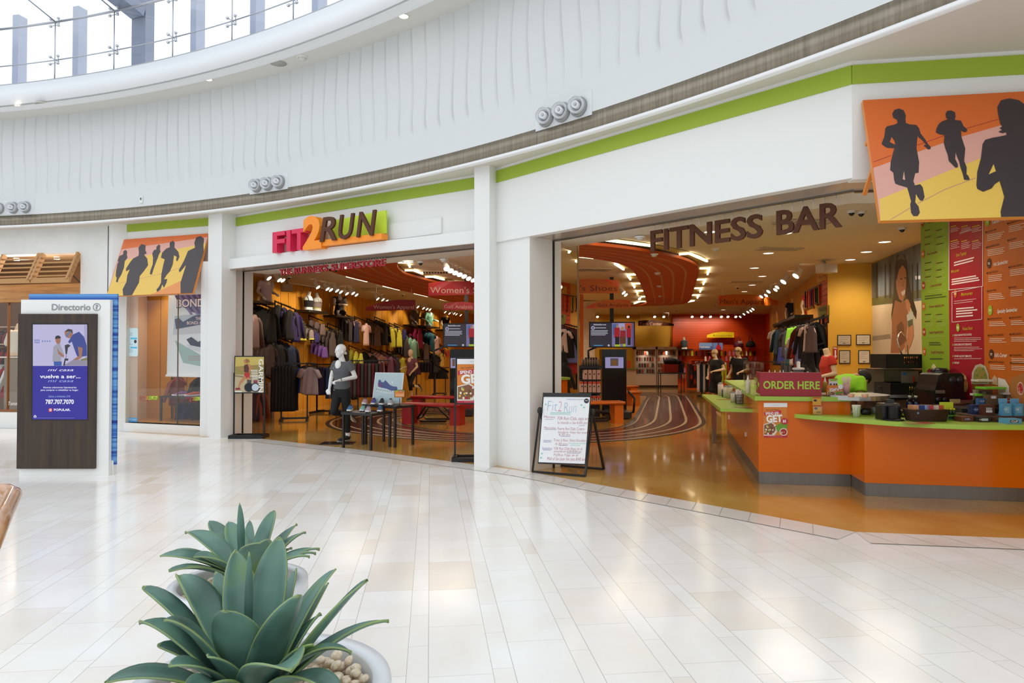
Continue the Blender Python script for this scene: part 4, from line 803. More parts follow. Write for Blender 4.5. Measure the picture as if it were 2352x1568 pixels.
def hw(s_, x0, yb, x1, h, mt, b_=-.012): (a, b), (c, d) = cW((x0, yb), (x1, yb)); q_ = MB(); text(q_, fw_, s_, a, b, c, h/4.612, mt, .005, b_, .15); q_.build('lettering', None, t)
for r in [('Fit', 260, 755, 370, 110, BL, -.022), ('2', 375, 760, 415, 110, m('#dca0b0', .6), -.022), ('Run', 440, 770, 570, 110, BL, -.022), ('mallofsanjuan', 470, 638, 648, 16, VI), ('Martes:', 228, 830, 350, 26, PK), ('F2R Run Club, aqui en', 372, 848, 694, 34, PK), ('la tienda a las 6:00 pm', 372, 890, 690, 28, PK), ('Miercoles:', 228, 945, 358, 26, PK), ('Fuerra Run Club, Cuatro', 372, 955, 655, 30, PK), ('Sombras Viejo San Juan', 376, 990, 684, 24, PK), ('6:30 am', 386, 1016, 504, 24, PK), ('Jueves:', 218, 1078, 312, 26, VI), ('Train 2 Run, Sixto Escobar', 330, 1076, 676, 28, PK), ('6:30 pm', 350, 1114, 475, 26, PK), ('Sabados:', 208, 1162, 318, 26, VI), ('F2R Run Club Aqui, en el', 336, 1164, 634, 28, PK), ('escambron 6:00-8:00 am', 334, 1192, 622, 24, PK), ('Fit2Run Yoga, en el', 330, 1230, 588, 26, PK), ('Mall of San Juan 3er piso 8:45 am', 262, 1275, 662, 34, PK), ('(miembros estrellas', 486, 1102, 676, 14, TE), ('solamente)', 505, 1122, 610, 14, TE)]: hw(*r)
for (x0, y0, x1) in [(238, 843, 325), (232, 950, 360), (228, 1084, 300), (220, 1168, 302), (596, 908, 660), (400, 1022, 506), (385, 1118, 478), (470, 1200, 612)]: (a, b), (c, d) = cW((x0, y0), (x1, y0)); rect(q, fw_, a, b, c, b+.6, VI, .005)
for y in (770, 778, 790): (a, b), (c, d) = cW((292, y), (510, y)); rect(q, fw_, a, b, c, b+.6, TE, .005)
for x, y in ((246, 685), (624, 692), (652, 718), (206, 1205), (196, 1250)):
    for k in range(3): (px_, py_), = cW((x, y)); u, v = fw_.uv(px_, py_); a_ = k*PI/3; q.use(TE); dx, dy = .014*math.cos(a_), .014*math.sin(a_); q.add([fw_.p(u-dx-dy*.12, v-dy+dx*.12, .005), fw_.p(u+dx-dy*.12, v+dy+dx*.12, .005), fw_.p(u+dx+dy*.12, v+dy-dx*.12, .005), fw_.p(u-dx+dy*.12, v-dy-dx*.12, .005)], [(0, 1, 2, 3)])
disc(q, fw_, *cW((678, 648))[0], 5.6, m('#26262a', .5), .005); text(q, fw_, 'FIT2RUN', *cW((664, 650))[0], cW((692, 650))[0][0], 2, m('#e8e8ea', .5), .006, .02)
q.build('marker_doodles', None, t)
pl, pr_ = D(1240, 943, 8.83), D(1361, 948, 8.83)
for nm, x, yv, p in [('front_leg', 1223, 1085, pl), ('front_leg', 1344, 1095, pr_), ('rear_leg', 1270, 1069, pl), ('rear_leg', 1387, 1079, pr_)]:
    g = Z(x, yv); MB().use(BLK2).bar(p, (g.x, g.y, .012), .026, .026).build(nm, None, t)
MB().use(BLK2).bar((*Z(1223, 1085).xy, .014), (*Z(1344, 1095).xy, .014), .026, .024).build('front_rail', None, t); MB().use(BLK2).bar((*Z(1270, 1069).xy, .014), (*Z(1387, 1079).xy, .014), .026, .024).build('rear_rail', None, t)
for p in (pl, pr_): MB().use(BLK2).ell(p, (.035, .04, .05), 12, 8).build('pivot_knob', None, t)
# ---- planters, agaves, pebbles
POTW = m('#dfe2e6', .35); SOIL = noisy(['#8a7a66', '#b8a68c'], 40, 3, .9, name='pebble_bed')
def planter(x, y, r, h, label):
    t = emp('planter', label, 'planter', (x, y, 0)); MB().lathe([(0, 0), (r*.90, 0), (r*.985, h*.4), (r, h-.015), (r*.992, h), (r*.86, h), (r*.85, h-.012), (r*.82, h-.14)], n=64).build('bowl', POTW, t, local=True)
    MB().lathe([(0, h-.07), (r*.6, h-.07), (r*.835, h-.075)], n=40).build('pebble_bed', SOIL, t, local=True); return t
PX, PYv, PRr, PH = -.80, 2.17, .415, .50; QX, QY, QR, QH = -1.255, 3.16, .305, .50
planter(PX, PYv, PRr, PH, 'large round white planter in the foreground holding the nearer agave'); planter(QX, QY, QR, QH, 'smaller round white planter behind the foreground one')
LEAFM = bpy.data.materials.new('agave_leaf'); LEAFM.use_nodes = True; N, L, b = nodes(LEAFM); b.inputs['Roughness'].default_value = .38
tc = N.new('ShaderNodeUVMap'); oi = N.new('ShaderNodeObjectInfo'); nz = N.new('ShaderNodeTexNoise'); nz.inputs['Scale'].default_value = 5; nz.noise_dimensions = '4D'; g_ = N.new('ShaderNodeNewGeometry'); L.new(g_.outputs['Position'], nz.inputs['Vector']); L.new(oi.outputs['Random'], nz.inputs['W'])
cr = N.new('ShaderNodeValToRGB'); L.new(nz.outputs['Fac'], cr.inputs[0]); e = cr.color_ramp.elements; e[0].position = .3; e[0].color = lin('#2f4e44'); e[1].position = .55; e[1].color = lin('#628679'); n_ = e.new(.68); n_.color = lin('#6d8d50'); n_ = e.new(.8); n_.color = lin('#86a54a')
sx = N.new('ShaderNodeSeparateXYZ'); L.new(tc.outputs[0], sx.inputs[0]); c3 = N.new('ShaderNodeValToRGB'); L.new(sx.outputs[0], c3.inputs[0]); e3 = c3.color_ramp.elements; e3[0].position = 0; e3[0].color = (1, 1, 1, 1); e3[1].position = .018; e3[1].color = (0, 0, 0, 1); n_ = e3.new(.982); n_.color = (0, 0, 0, 1); n_ = e3.new(1.0); n_.color = (1, 1, 1, 1)
tp = N.new('ShaderNodeMath'); tp.operation = 'GREATER_THAN'; L.new(sx.outputs[1], tp.inputs[0]); tp.inputs[1].default_value = .965; mxx = N.new('ShaderNodeMath'); mxx.operation = 'MAXIMUM'; L.new(c3.outputs[0], mxx.inputs[0]); L.new(tp.outputs[0], mxx.inputs[1])
hf = N.new('ShaderNodeMath'); hf.operation = 'MULTIPLY'; L.new(mxx.outputs[0], hf.inputs[0]); hf.inputs[1].default_value = .45
mx = N.new('ShaderNodeMix'); mx.data_type = 'RGBA'; L.new(hf.outputs[0], mx.inputs[0]); L.new(cr.outputs[0], mx.inputs[6]); mx.inputs[7].default_value = lin('#a3b257'); L.new(mx.outputs[2], b.inputs['Base Color'])
def leaf(base, tip, W, ctl, curl, parent, face=None):
    base, tip, ctl = V(base), V(tip), V(ctl); n = 16; k = 6; vs = []; uv = []
    for i in range(n+1):
        s_ = i/n; c1 = base.lerp(ctl, .72); c2 = ctl.lerp(tip, .45)+V((0, 0, .05*(tip-base).length)); r_ = 1-s_; p = base*r_**3+c1*3*s_*r_*r_+c2*3*s_*s_*r_+tip*s_**3; d = ((c1-base)*r_*r_+(c2-c1)*2*r_*s_+(tip-c2)*s_*s_).normalized()
        out = V((tip.x-base.x, tip.y-base.y, 0)); up = V((0, 0, 1)) if face is None else V(face)
        side = d.cross(up)
        if side.length < .15: side = V((1, 0, 0))
        side.normalize(); nn = side.cross(d).normalized()
        w_ = W*max(.0, (.62+.38*math.sin(min(1, s_/.5)*PI/2)) if s_ < .5 else math.cos((s_-.5)/.5*PI/2)**.72)
        if s_ > .985: w_ = .0005
        for j in range(k+1):
            q = j/k*2-1; c_ = curl*(1-.4*s_); vs.append(p+side*q*w_*math.cos(c_*abs(q))+nn*(w_*(abs(q)**1.6)*math.sin(c_)+.006*q*math.sin(5*s_+W*90)*(s_ > .15))); uv.append((j/k, s_))
    me = bpy.data.meshes.new('leaf'); fs = [(i*(k+1)+j, i*(k+1)+j+1, (i+1)*(k+1)+j+1, (i+1)*(k+1)+j) for i in range(n) for j in range(k)]; me.from_pydata(vs, [], fs); me.materials.append(LEAFM)
    ul = me.uv_layers.new(name='UVMap')
    for lp in me.loops: ul.data[lp.index].uv = uv[lp.vertex_index]
    me.polygons.foreach_set('use_smooth', [True]*len(fs)); o = link('leaf', me, parent)
    so = o.modifiers.new('thick', 'SOLIDIFY'); so.thickness = .006; so.offset = 0; return o
def agave(cpx, cd, zb, tips, label, org, k):
    c = D(cpx, 1400, cd); c.z = zb; t = emp('agave_plant', label, 'plant', c); MB().lathe([(.0, -.09), (.05, -.08), (.055, 0), (.02, .06), (0, .07)], c, 14).build('heart', m('#4d6a44', .5), t)
    for x, y, w_, dd, ar in tips:
        tp = D(org[0]+x/k, org[1]+y/k, cd+dd); W = w_/k/FPX*cd*.68; dv = V((tp.x-c.x, tp.y-c.y, 0)); L_ = (tp-c).length
        bs = c+dv.normalized()*.03 if dv.length > .02 else c.copy(); ct = bs.lerp(tp, .52)+V((0, 0, ar*L_))
        leaf(bs, tp, W, ct, .5, t, None if (tp.z-c.z) < .75*L_ else -dv.normalized() if dv.length > .05 else V((0, 1, 0)))
agave(578, 2.17, .43, [(1148, 440, 44, -.02, 0), (1395, 320, 260, .16, .02), (1040, 425, 240, .20, .02), (570, 625, 230, .10, .26), (300, 720, 150, .02, .16), (700, 712, 200, .26, .1), (275, 1000, 230, -.06, .20), (470, 985, 200, -.16, .24), (955, 900, 320, -.16, .05), (1540, 780, 320, -.12, .04), (2090, 660, 200, .02, .0), (1840, 575, 170, .22, .14), (2260, 990, 150, .05, .16), (1960, 1245, 130, -.12, .30), (510, 1345, 170, -.22, .22), (0, 1480, 170, -.14, .22), (1480, 1390, 330, -.33, .22), (1780, 685, 70, .25, .02), (1525, 575, 110, .30, .05), (820, 1270, 170, -.20, .12), (1330, 700, 120, .20, .04), (880, 600, 150, .24, .08), (1720, 930, 120, .12, .10), (420, 1180, 150, -.05, .16), (1660, 1180, 150, -.10, .12), (650, 1600, 220, -.34, .25), (1900, 1620, 200, -.34, .25)], 'large blue-green agave in the foreground planter', (240, 1140), 3.459)
agave(570, 3.16, .50, [(1075, 50, 40, -.02, 0), (1350, 110, 140, .15, .02), (985, 200, 130, .20, .03), (830, 195, 120, .24, .05), (640, 285, 160, .06, .18), (1150, 195, 70, .3, .02), (1240, 365, 200, -.2, .10), (1530, 220, 90, .22, .05), (1600, 285, 100, .14, .14), (1710, 420, 80, .06, .16), (1680, 455, 80, -.02, .18), (1630, 480, 70, -.08, .16), (540, 440, 90, .06, .12), (440, 475, 120, -.02, .14), (705, 480, 120, -.16, .2), (570, 565, 70, -.10, .12), (510, 590, 80, -.14, .14), (1490, 410, 70, .10, .1)], 'smaller blue-green agave behind the foreground one', (240, 1140), 3.459)
PEB = [noisy(['#c4ad90', '#dccab0', '#e8dac4'], 1.6, 3, .28, name='polished_pebble'), noisy(['#cbb596', '#e0d0b6', '#eee2ce'], 1.3, 3, .28, name='polished_pebble')]
pm = []
for i in range(4):
    q = MB(); q.ell((0, 0, 0), (1, .72+.06*i, .58+.05*(i % 2)), 14, 9); q.v = [(x*(1+.12*math.sin(2.3*y+i)), y*(1+.1*math.sin(1.7*x+2*i)), z) for x, y, z in q.v]; pm.append(q.mesh('pebble', PEB[i % 2]))
rnd = random.Random(5)
def pebbles(cx_, cy_, r0, r1, z, arcs, n, label, group):
    got = []; tr = 0
    while len(got) < n and tr < 9000:
        tr += 1; a = rnd.uniform(*rnd.choice(arcs)); r = math.sqrt(rnd.uniform(r0*r0, r1*r1)); lay = rnd.choice((0, 0, 0, 1)); s_ = rnd.uniform(.018, .028); p = V((cx_+r*math.cos(a), cy_+r*math.sin(a), z+lay*.024))
        if any((p-q).length < (s_+t_)*.80 for q, t_ in got): continue
        if r+s_ > r1+.01: continue
        got.append((p, s_)); o = link('pebble', rnd.choice(pm), None, p); o.scale = (s_, s_, s_); o.rotation_euler = (rnd.uniform(-.4, .4), rnd.uniform(-.4, .4), rnd.uniform(0, 6.3)); tag(o, label, 'pebble', group)
pebbles(PX, PYv, .10, PRr*.81, PH-.045, [(-1.9, 1.1)], 190, 'smooth beige pebble in the large foreground planter, right of the agave', 'pebbles right of the front agave')
pebbles(PX, PYv, .14, PRr*.81, PH-.045, [(2.3, 4.4)], 50, 'smooth beige pebble in the large foreground planter, left of the agave', 'pebbles left of the front agave')
pebbles(QX, QY, .12, QR*.80, QH-.055, [(2.6, 3.9)], 10, 'smooth beige pebble in the smaller rear planter', 'pebbles in the rear planter')
# ---------------------------------------------------------------- figures, garments, the women's side of the shop
def remesh(mb, name, mat, vox=.012, sm=3):
    o = bpy.data.objects.new('tmp', mb.mesh('tmp', mat)); COL.objects.link(o)
    r = o.modifiers.new('r', 'REMESH'); r.mode = 'VOXEL'; r.voxel_size = vox
    s_ = o.modifiers.new('s', 'SMOOTH'); s_.factor = .5; s_.iterations = sm
    dg = bpy.context.evaluated_depsgraph_get(); dg.update(); me = bpy.data.meshes.new_from_object(o.evaluated_get(dg)); me.name = name
    me.materials.clear(); me.materials.append(mat); me.polygons.foreach_set('use_smooth', [True]*len(me.polygons))
    old = o.data; bpy.data.objects.remove(o); bpy.data.meshes.remove(old); return me
def ring(c, rx, ry, yaw=0, n=20): return [V(c)+V((math.cos(yaw)*rx*math.cos(a)-math.sin(yaw)*ry*math.sin(a), math.sin(yaw)*rx*math.cos(a)+math.cos(yaw)*ry*math.sin(a), 0)) for a in [2*PI*i/n for i in range(n)]]
def seg(mb, a, b, r0, r1, c=None, rm=None):
    a, b = V(a), V(b); k = 6; pts = [a.lerp(b, i/k) for i in range(k+1)]; bul = rm or (r0+r1)/2*1.04
    rs = [(r0*(1-s_)**2+2*bul*s_*(1-s_)+r1*s_*s_) for s_ in [i/k for i in range(k+1)]]; mb.tube(pts, rs, 14); mb.ell(a, (r0,)*3, 12, 8); mb.ell(b, (r1,)*3, 12, 8)
RUNP = dict(neck=(0, 0, 1.42), head=(0, .05, 1.585), look=(.12, .99, .0), Ls=(.165, 0, 1.375), Rs=(-.165, 0, 1.375), Le=(.25, .0, 1.14), Lh=(.14, .16, .95), Re=(-.225, -.09, 1.14), Rh=(-.17, .25, 1.09), Lp=(.085, 0, .90), Rp=(-.085, 0, .90), Rk=(-.07, -.04, .52), Ra=(-.06, -.09, .10), Lk=(.06, .14, .54), La=(.10, -.26, .46), Rt=(-.06, .10, .02), Lt=(.10, -.40, .33))
STAND = dict(RUNP, look=(0, 1, 0), Le=(.22, -.04, 1.12), Lh=(.20, .16, .98), Re=(-.22, -.04, 1.12), Rh=(-.16, .22, 1.06), Rk=(-.085, .02, .50), Ra=(-.085, -.02, .10), Rt=(-.085, .15, .02), Lk=(.085, .02, .50), La=(.085, -.02, .10), Lt=(.085, .15, .02))
def hand(mb, wr, el, tip):
    d = (V(wr)-V(el)).normalized(); s_ = d.cross(V((0, 0, 1)));  s_ = s_.normalized() if s_.length > .1 else V((1, 0, 0)); u = s_.cross(d)
    T = M4((s_, u, d)).transposed() if 0 else None; c = V(wr)+d*.045
    mb.tube([V(wr), c, V(wr)+d*.085], [.024, .032, .030], 10, True, .55)
    for i in range(4):
        k = V(wr)+d*.085+s_*(-.028+.0187*i); L_ = (.034, .04, .038, .03)[i]; mb.tube([k, k+d*L_-u*.012, k+d*L_*.75-u*.04, k+d*.0-u*.045], [.0105, .010, .009, .008], 7)
    mb.tube([V(wr)+d*.03+s_*.03, V(wr)+d*.065+s_*.05-u*.012, V(wr)+d*.09+s_*.04-u*.03], [.012, .011, .008], 7)
def head_(mb, c, look, sc=1, bun=True, cap=False):
    f = V(look).normalized(); s_ = f.cross(V((0, 0, 1))).normalized(); u = V((0, 0, 1)); R_ = M4(((s_.x, f.x, u.x), (s_.y, f.y, u.y), (s_.z, f.z, u.z))); R4 = R_.to_4x4(); P = lambda x, y, z: V(c)+R_ @ V((x, y, z))*sc
    mb.ell(P(0, -.008, .03), (.072*sc, .094*sc, .088*sc), 18, 12, R4); mb.ell(P(0, .022, -.035), (.055*sc, .062*sc, .078*sc), 16, 10, R4); mb.ell(P(0, .052, -.088), (.026*sc, .024*sc, .022*sc), 10, 8, R4)
    mb.tube([P(0, .083, .022), P(0, .102, -.012), P(0, .086, -.026)], [.010*sc, .015*sc, .012*sc], 8); mb.ell(P(0, .080, -.052), (.022*sc, .012*sc, .008*sc), 10, 6, R4); mb.ell(P(0, .078, -.066), (.018*sc, .012*sc, .007*sc), 10, 6, R4)
    for x in (-1, 1): mb.ell(P(x*.072, -.005, -.008), (.010*sc, .02*sc, .032*sc), 8, 8, R4); mb.ell(P(x*.030, .076, .022), (.019*sc, .012*sc, .008*sc), 8, 6, R4)
    if bun: mb.ell(P(0, -.02, .045), (.079*sc, .098*sc, .085*sc), 16, 10, R4); mb.tube([P(0, -.09, -.02), P(0, -.125, -.035), P(0, -.14, -.05)], [.03*sc, .024*sc, .012*sc], 10)
def figure(name, label, cat, pose, skin, loc, rz, group=None, sc=1.0, top=None, bottom=None, shoes=None, hd=True, legs=True, arms=True, female=True, vox=.011, zcut=0.0, sleeve=.45, hem=.86, cuff=.20, vneck=True, mirror=False, cap=None, bun=True, longsl=False, knee=None, scale=1.0):
    P = pose; t = emp(name, label, cat, loc, rz, group); B = MB(); wx = 1.0 if female else 1.13
    def torso(mb, g, z0=.80, z1=1.44):
        prof = [(.78, .13, .095, 0), (.86, .165, .115, -.01), (.93, .168, .115, -.01), (1.0, .150, .10, 0), (1.08, .130, .088, .005), (1.16, .138, .095, .01), (1.24, .155, .112 if female else .105, .018 if female else .01), (1.31, .165, .105, .008), (1.37, .155, .085, 0), (1.41, .10, .065, 0), (1.45, .058, .056, .004)]
        rs = [ring((0, yy, z), (rx+g)*wx, ry+g) for z, rx, ry, yy in prof if z0 <= z <= z1]; mb.loft(rs)
    torso(B, 0); B.tube([P['neck'], V(P['neck'])+V((0, .02, .06)), V(P['head'])+V((0, -.01, -.04))], [.056, .05, .05], 14)
    if hd: head_(B, P['head'], P['look'], bun=bun)
    if arms:
        for s_ in 'LR':
            sh, el, wr = V(P[s_+'s']), V(P[s_+'e']), V(P[s_+'h']); seg(B, sh, el, .048*wx, .037); seg(B, el, wr, .038*wx, .024, None, .036); hand(B, wr, el, None)
    if legs:
        for s_ in 'LR':
            hp, kn, ak, to = V(P[s_+'p']), V(P[s_+'k']), V(P[s_+'a']), V(P[s_+'t']); seg(B, hp, kn, .088, .055, None, .078); seg(B, kn, ak, .055, .036, None, .062)
            B.tube([ak, ak.lerp(to, .5)+V((0, 0, .012)), to], [.038, .034, .022], 10)
    bm_ = remesh(B, 'body', skin, vox)
    if zcut: 
        bb = bmesh.new(); bb.from_mesh(bm_); bmesh.ops.bisect_plane(bb, geom=bb.verts[:]+bb.edges[:]+bb.faces[:], plane_co=(0, 0, zcut), plane_no=(0, 0, 1), clear_inner=True); ed = [e for e in bb.edges if e.is_boundary]; bmesh.ops.holes_fill(bb, edges=ed); bb.to_mesh(bm_); bb.free()
    link('body', bm_, t, local=True); out = [t]
    if top:
        T_ = MB(); g = .016; prof = [(hem, .168, .125, 0), (hem+.10, .16, .12, 0), (1.08, .152, .108, .005), (1.16, .155, .112, .01), (1.24, .168, .125, .015), (1.31, .172, .112, .006), (1.37, .176, .095, 0), (1.41, .118, .074, 0)]
        T_.loft([ring((0, yy, z), rx*wx, ry) for z, rx, ry, yy in prof])
        if arms:
            for s_ in 'LR':
                sh, el, wr = V(P[s_+'s']), V(P[s_+'e']), V(P[s_+'h']); T_.ell(sh+V((0, 0, -.006)), (.058*wx,)*3, 14, 10); T_.tube([sh+V((-.03 if s_ == 'L' else .03, 0, .0)), sh.lerp(el, .15), sh.lerp(el, .95 if longsl else sleeve)], [.060*wx, .064*wx, .066*wx], 14)
                if longsl: T_.tube([sh.lerp(el, .9), el, el.lerp(wr, .85)], [.055, .052, .04], 14); T_.ell(el, (.054,)*3)
        link('shirt', remesh(T_, 'shirt', top, vox*1.05), t, local=True)
        if vneck: q = MB(); q.ell((0, .096, 1.352), (.066, .040, .085), 16, 10); link('neckline', q.mesh('neckline', skin), t, local=True)
    if bottom:
        T_ = MB(); T_.loft([ring((0, -.008, z), rx*wx, ry) for z, rx, ry in [(.78, .135, .10), (.86, .172, .122), (.93, .173, .12), (1.0, .156, .106)]])
        for s_ in 'LR':
            hp, kn, ak = V(P[s_+'p']), V(P[s_+'k']), V(P[s_+'a'])
            if knee: seg(T_, hp, hp.lerp(kn, knee), .098, .085)
            else: seg(T_, hp, kn, .096, .062, None, .085); seg(T_, kn, kn.lerp(ak, 1-cuff), .062, .047, None, .066)
        link('tights' if not knee else 'shorts', remesh(T_, 'trousers', bottom, vox*1.05), t, local=True)
    if shoes and legs:
        for s_ in 'LR':
            ak, to = V(P[s_+'a']), V(P[s_+'t']); d = (to-ak); d.z = 0 if abs(to.z-ak.z) < .12 else d.z; d.normalize(); T_ = MB(); hl = to-d*.22
            T_.tube([hl+V((0, 0, .05)), hl+d*.05+V((0, 0, .065)), hl+d*.14+V((0, 0, .055)), hl+d*.24+V((0, 0, .036)), hl+d*.275+V((0, 0, .03))], [.036, .044, .042, .036, .018], 12); T_.tube([ak, ak.lerp(hl+V((0, 0, .05)), .7)], [.042, .044], 12)
            o = link('shoe', remesh(T_, 'shoe', shoes, .009), t, local=True); q = MB(); q.tube([hl-d*.02+V((0, 0, .015)), hl+d*.1+V((0, 0, .012)), hl+d*.2+V((0, 0, .012)), hl+d*.285+V((0, 0, .02))], [.034, .04, .042, .022], 12, True, .5); link('sole', q.mesh('sole', m('#8f9296', .5)), o, local=True)
    if cap:
        q = MB(); c = V(P['head']); q.lathe([(.0, .125), (.05, .118), (.083, .08), (.096, .03), (.098, .02)], (c.x, c.y-.01, c.z-.01), 20); q.box((c.x, c.y+.115, c.z+.025), (.13, .11, .012)); link('cap', q.mesh('cap', cap), t, local=True)
    t.scale = (-scale if mirror else scale, scale, scale); return t
MANW = m('#e6e7e6', .38, name='mannequin_white'); MANT = m('#d8bd98', .45, name='mannequin_tan')
mp_ = Z(776, 1018); fa = math.atan2(-.86, -.5)-PI/2
man = figure('mannequin', 'white running mannequin in a grey tee and black tights at the shop entrance', 'mannequin', RUNP, MANW, (mp_.x+.06, mp_.y+.03, .012), fa, top=m('#58595c', .8), bottom=m('#0d0d0f', .8), shoes=m('#1c1c1e', .6), vox=.008, hem=.93, sleeve=.5, scale=.985)
q = MB(); q.tube([V(RUNP['Rh'])+V((0, -.03, .012))+V((.03*math.cos(a), .012*math.sin(a), .034*math.sin(a))) for a in [2*PI*i/12 for i in range(13)]], .007, 6); link('wrist_watch', q.mesh('watch', m('#4b5046', .5)), man, local=True)
q = MB(); q.add([(.07, .128, 1.30), (.075, .128, 1.292), (.11, .12, 1.305)], [(0, 1, 2)]).add([(.06, .118, .915), (.066, .118, .905), (.10, .112, .925)], [(0, 1, 2)]); link('garment_mark', q.mesh('mark', m('#dddddd', .5)), man, local=True)
MB().use(m('#3b2a1e', .12, coat=.5)).box((mp_.x, mp_.y, .005), (.55, .36, .01)).build('base_plate', None, man)
m2 = Z(948, 921); figure('mannequin', 'tan running mannequin in a purple tee and black capris behind the red benches', 'mannequin', RUNP, MANT, (m2.x-.05, m2.y, 0), PI-.55, top=m('#6d3f4f', .8), bottom=m('#141416', .8), shoes=m('#2a2226', .6), vox=.013, mirror=True, cuff=.45, scale=.97)
# ---- garments
def cloth(hx, s=1): return noisy([hx, hx], 3, 2, .85, name='cloth_'+hx.strip('#')) if 0 else m(hx, .85)
SHAPES = {  # length, half width at top/waist/hem, sleeve length, sleeve radius, thickness
 'tee': (.68, .21, .23, .24, .22, .085, .05), 'long': (.72, .21, .22, .23, .60, .075, .055), 'tank': (.66, .15, .21, .24, 0, 0, .045), 'jacket': (.74, .22, .24, .24, .62, .085, .075),
 'shorts': (.42, .17, .20, .26, 0, 0, .05), 'skirt': (.38, .17, .21, .27, 0, 0, .06), 'pants': (1.0, .16, .17, .17, 0, 0, .05), 'bra': (.30, .13, .15, .15, 0, 0, .05), 'dress': (.95, .17, .2, .28, 0, 0, .05)}
_gm = {}
def garment_mesh(kind, hexc, trim=None):
    k = (kind, hexc, trim)
    if k in _gm: return _gm[k]
    L_, wt, ww, wh, sl, sr, th = SHAPES[kind]; mb = MB().use(m(hexc, .85)); n = 28; rnd = random.Random(hash(kind) % 97); rows = 10; rings = []
    for i in range(rows+1):
        s_ = i/rows; z = -s_*L_
        if kind in ('tee', 'long', 'jacket'): w_ = (.07 if s_ < .02 else wt if s_ < .25 else wt+(ww-wt)*(s_-.25)/.4 if s_ < .65 else ww+(wh-ww)*(s_-.65)/.35); z = -.04*min(1, s_/.1)-s_*L_+.02
        elif kind in ('tank', 'bra', 'dress'): w_ = .10+.04*s_/.3 if s_ < .3 else ww+(wh-ww)*(s_-.3)/.7
        else: w_ = wt+(wh-wt)*s_
        rp = .010+.02*s_; rings.append([V(((w_)*math.cos(a), (th*(.5+.4*s_) + rp*.8*math.sin(7*a+i*.25))*math.sin(a)*(1 if s_ > .02 else .6), z)) for a in [2*PI*j/n for j in range(n)]])
    if kind == 'pants':
        for sx_ in (-1, 1): mb.loft([[V((sx_*(.082+.03*s_)+.085*(1-.25*s_)*math.cos(a), (.05+.012*math.sin(5*a+s_*3))*math.sin(a), -s_*L_)) for a in [2*PI*j/16 for j in range(16)]] for s_ in [i/8 for i in range(9)]])
    else: mb.loft(rings)
    if sl:
        for sx_ in (-1, 1):
            a = V((sx_*(wt-.03), 0, -.075)); d = V((sx_*.34, .0, -1)).normalized() if sl > .4 else V((sx_*.62, 0, -1)).normalized()
            mb.tube([a+V((-sx_*.05, 0, .015)), a+d*sl*.12, a+d*sl*.5, a+d*sl], [sr*.8, sr, sr*.92, sr*.8], 12, True, .6)
    if trim: mb.use(m(trim, .8)); mb.loft([ring((0, 0, -L_*.97), wh*1.01, th*1.25, 0, 20), ring((0, 0, -L_*.86), wh*1.0, th*1.2, 0, 20)], True, False)
    _gm[k] = mb.mesh('garment', None); return _gm[k]
hg = MB().use(BLACK); hg.tube([(0, 0, .10), (.025, 0, .125), (.035, 0, .10), (.02, 0, .075), (0, 0, .06), (0, 0, .03)], .005, 6); hg.tube([(-.19, 0, -.045), (-.08, 0, .015), (0, 0, .03), (.08, 0, .015), (.19, 0, -.045)], .009, 6); HANG = hg.mesh('hanger')
def garment(kind, hexc, loc, rz, label, group, sc=1, hanger=True, trim=None):
    o = link({'tee': 'tee_shirt', 'long': 'long_sleeve_top', 'tank': 'tank_top', 'jacket': 'jacket', 'shorts': 'shorts', 'skirt': 'skirt', 'pants': 'leggings', 'bra': 'sports_bra', 'dress': 'dress'}[kind], garment_mesh(kind, hexc, trim), None, loc, rz); o.scale = (sc, sc, sc); tag(o, label, {'tee': 't-shirt', 'long': 'top', 'tank': 'tank top', 'jacket': 'jacket', 'pants': 'leggings', 'bra': 'sports bra'}.get(kind, kind), group)
    if hanger: link('hanger', HANG, o, local=True)
    return o
LWA = [(p.x, p.y) for p in lw]
def onwall(x, y, off):                      # point on the left wall, off metres out into the shop
    best = None
    for a, b in zip(LWA[:-1], LWA[1:]):
        u = V((b[0]-a[0], b[1]-a[1])); L_ = u.length; u /= L_; n = V((u.y, -u.x)); r = ray(x, y); A = V(a)+n*off
        den = n.x*r.x+n.y*r.y; t_ = n.dot(A)/den; p = r*t_; s_ = (V((p.x, p.y))-A).dot(u)
        if -.5 <= s_ <= L_+.3 and t_ > 0: best = (p+V((0, 0, HC)), u, n)
    return best
def arm(x, y, label, n, kind, hexc, gl, L_=.42, drop=.16, sc=1.0, trim=None, hexs=None):   # sloping rail whose outer end shows at x, y; n garments on it
    p, u, n_ = onwall(x, y, L_+.05); base = p-V((*n_, 0))*L_+V((0, 0, drop))
    t = emp('garment_rail', label, 'rail', base, 0, 'sloping rails on the ochre wall'); q = MB(); q.bar(base, p, .022, .03); q.bar(base+V((0, 0, -.14)), base+V((0, 0, .03)), .03, .02)
    for i in range(8): e = base.lerp(p, (i+1)/9); q.bar(e, e+V((0, 0, .035)), .008, .008)
    q.build('rail_arm', BLACK, t); rz = math.atan2(n_.y, n_.x)+PI/2
    for i in range(n):
        f = .97-.78*i/max(1, n-1) if n > 1 else .9; e = base.lerp(p, f); garment(kind, (hexs or [hexc]*n)[i % (len(hexs) if hexs else n)], e+V((0, 0, -.09)), rz, gl, gl[:60], sc, True, trim)
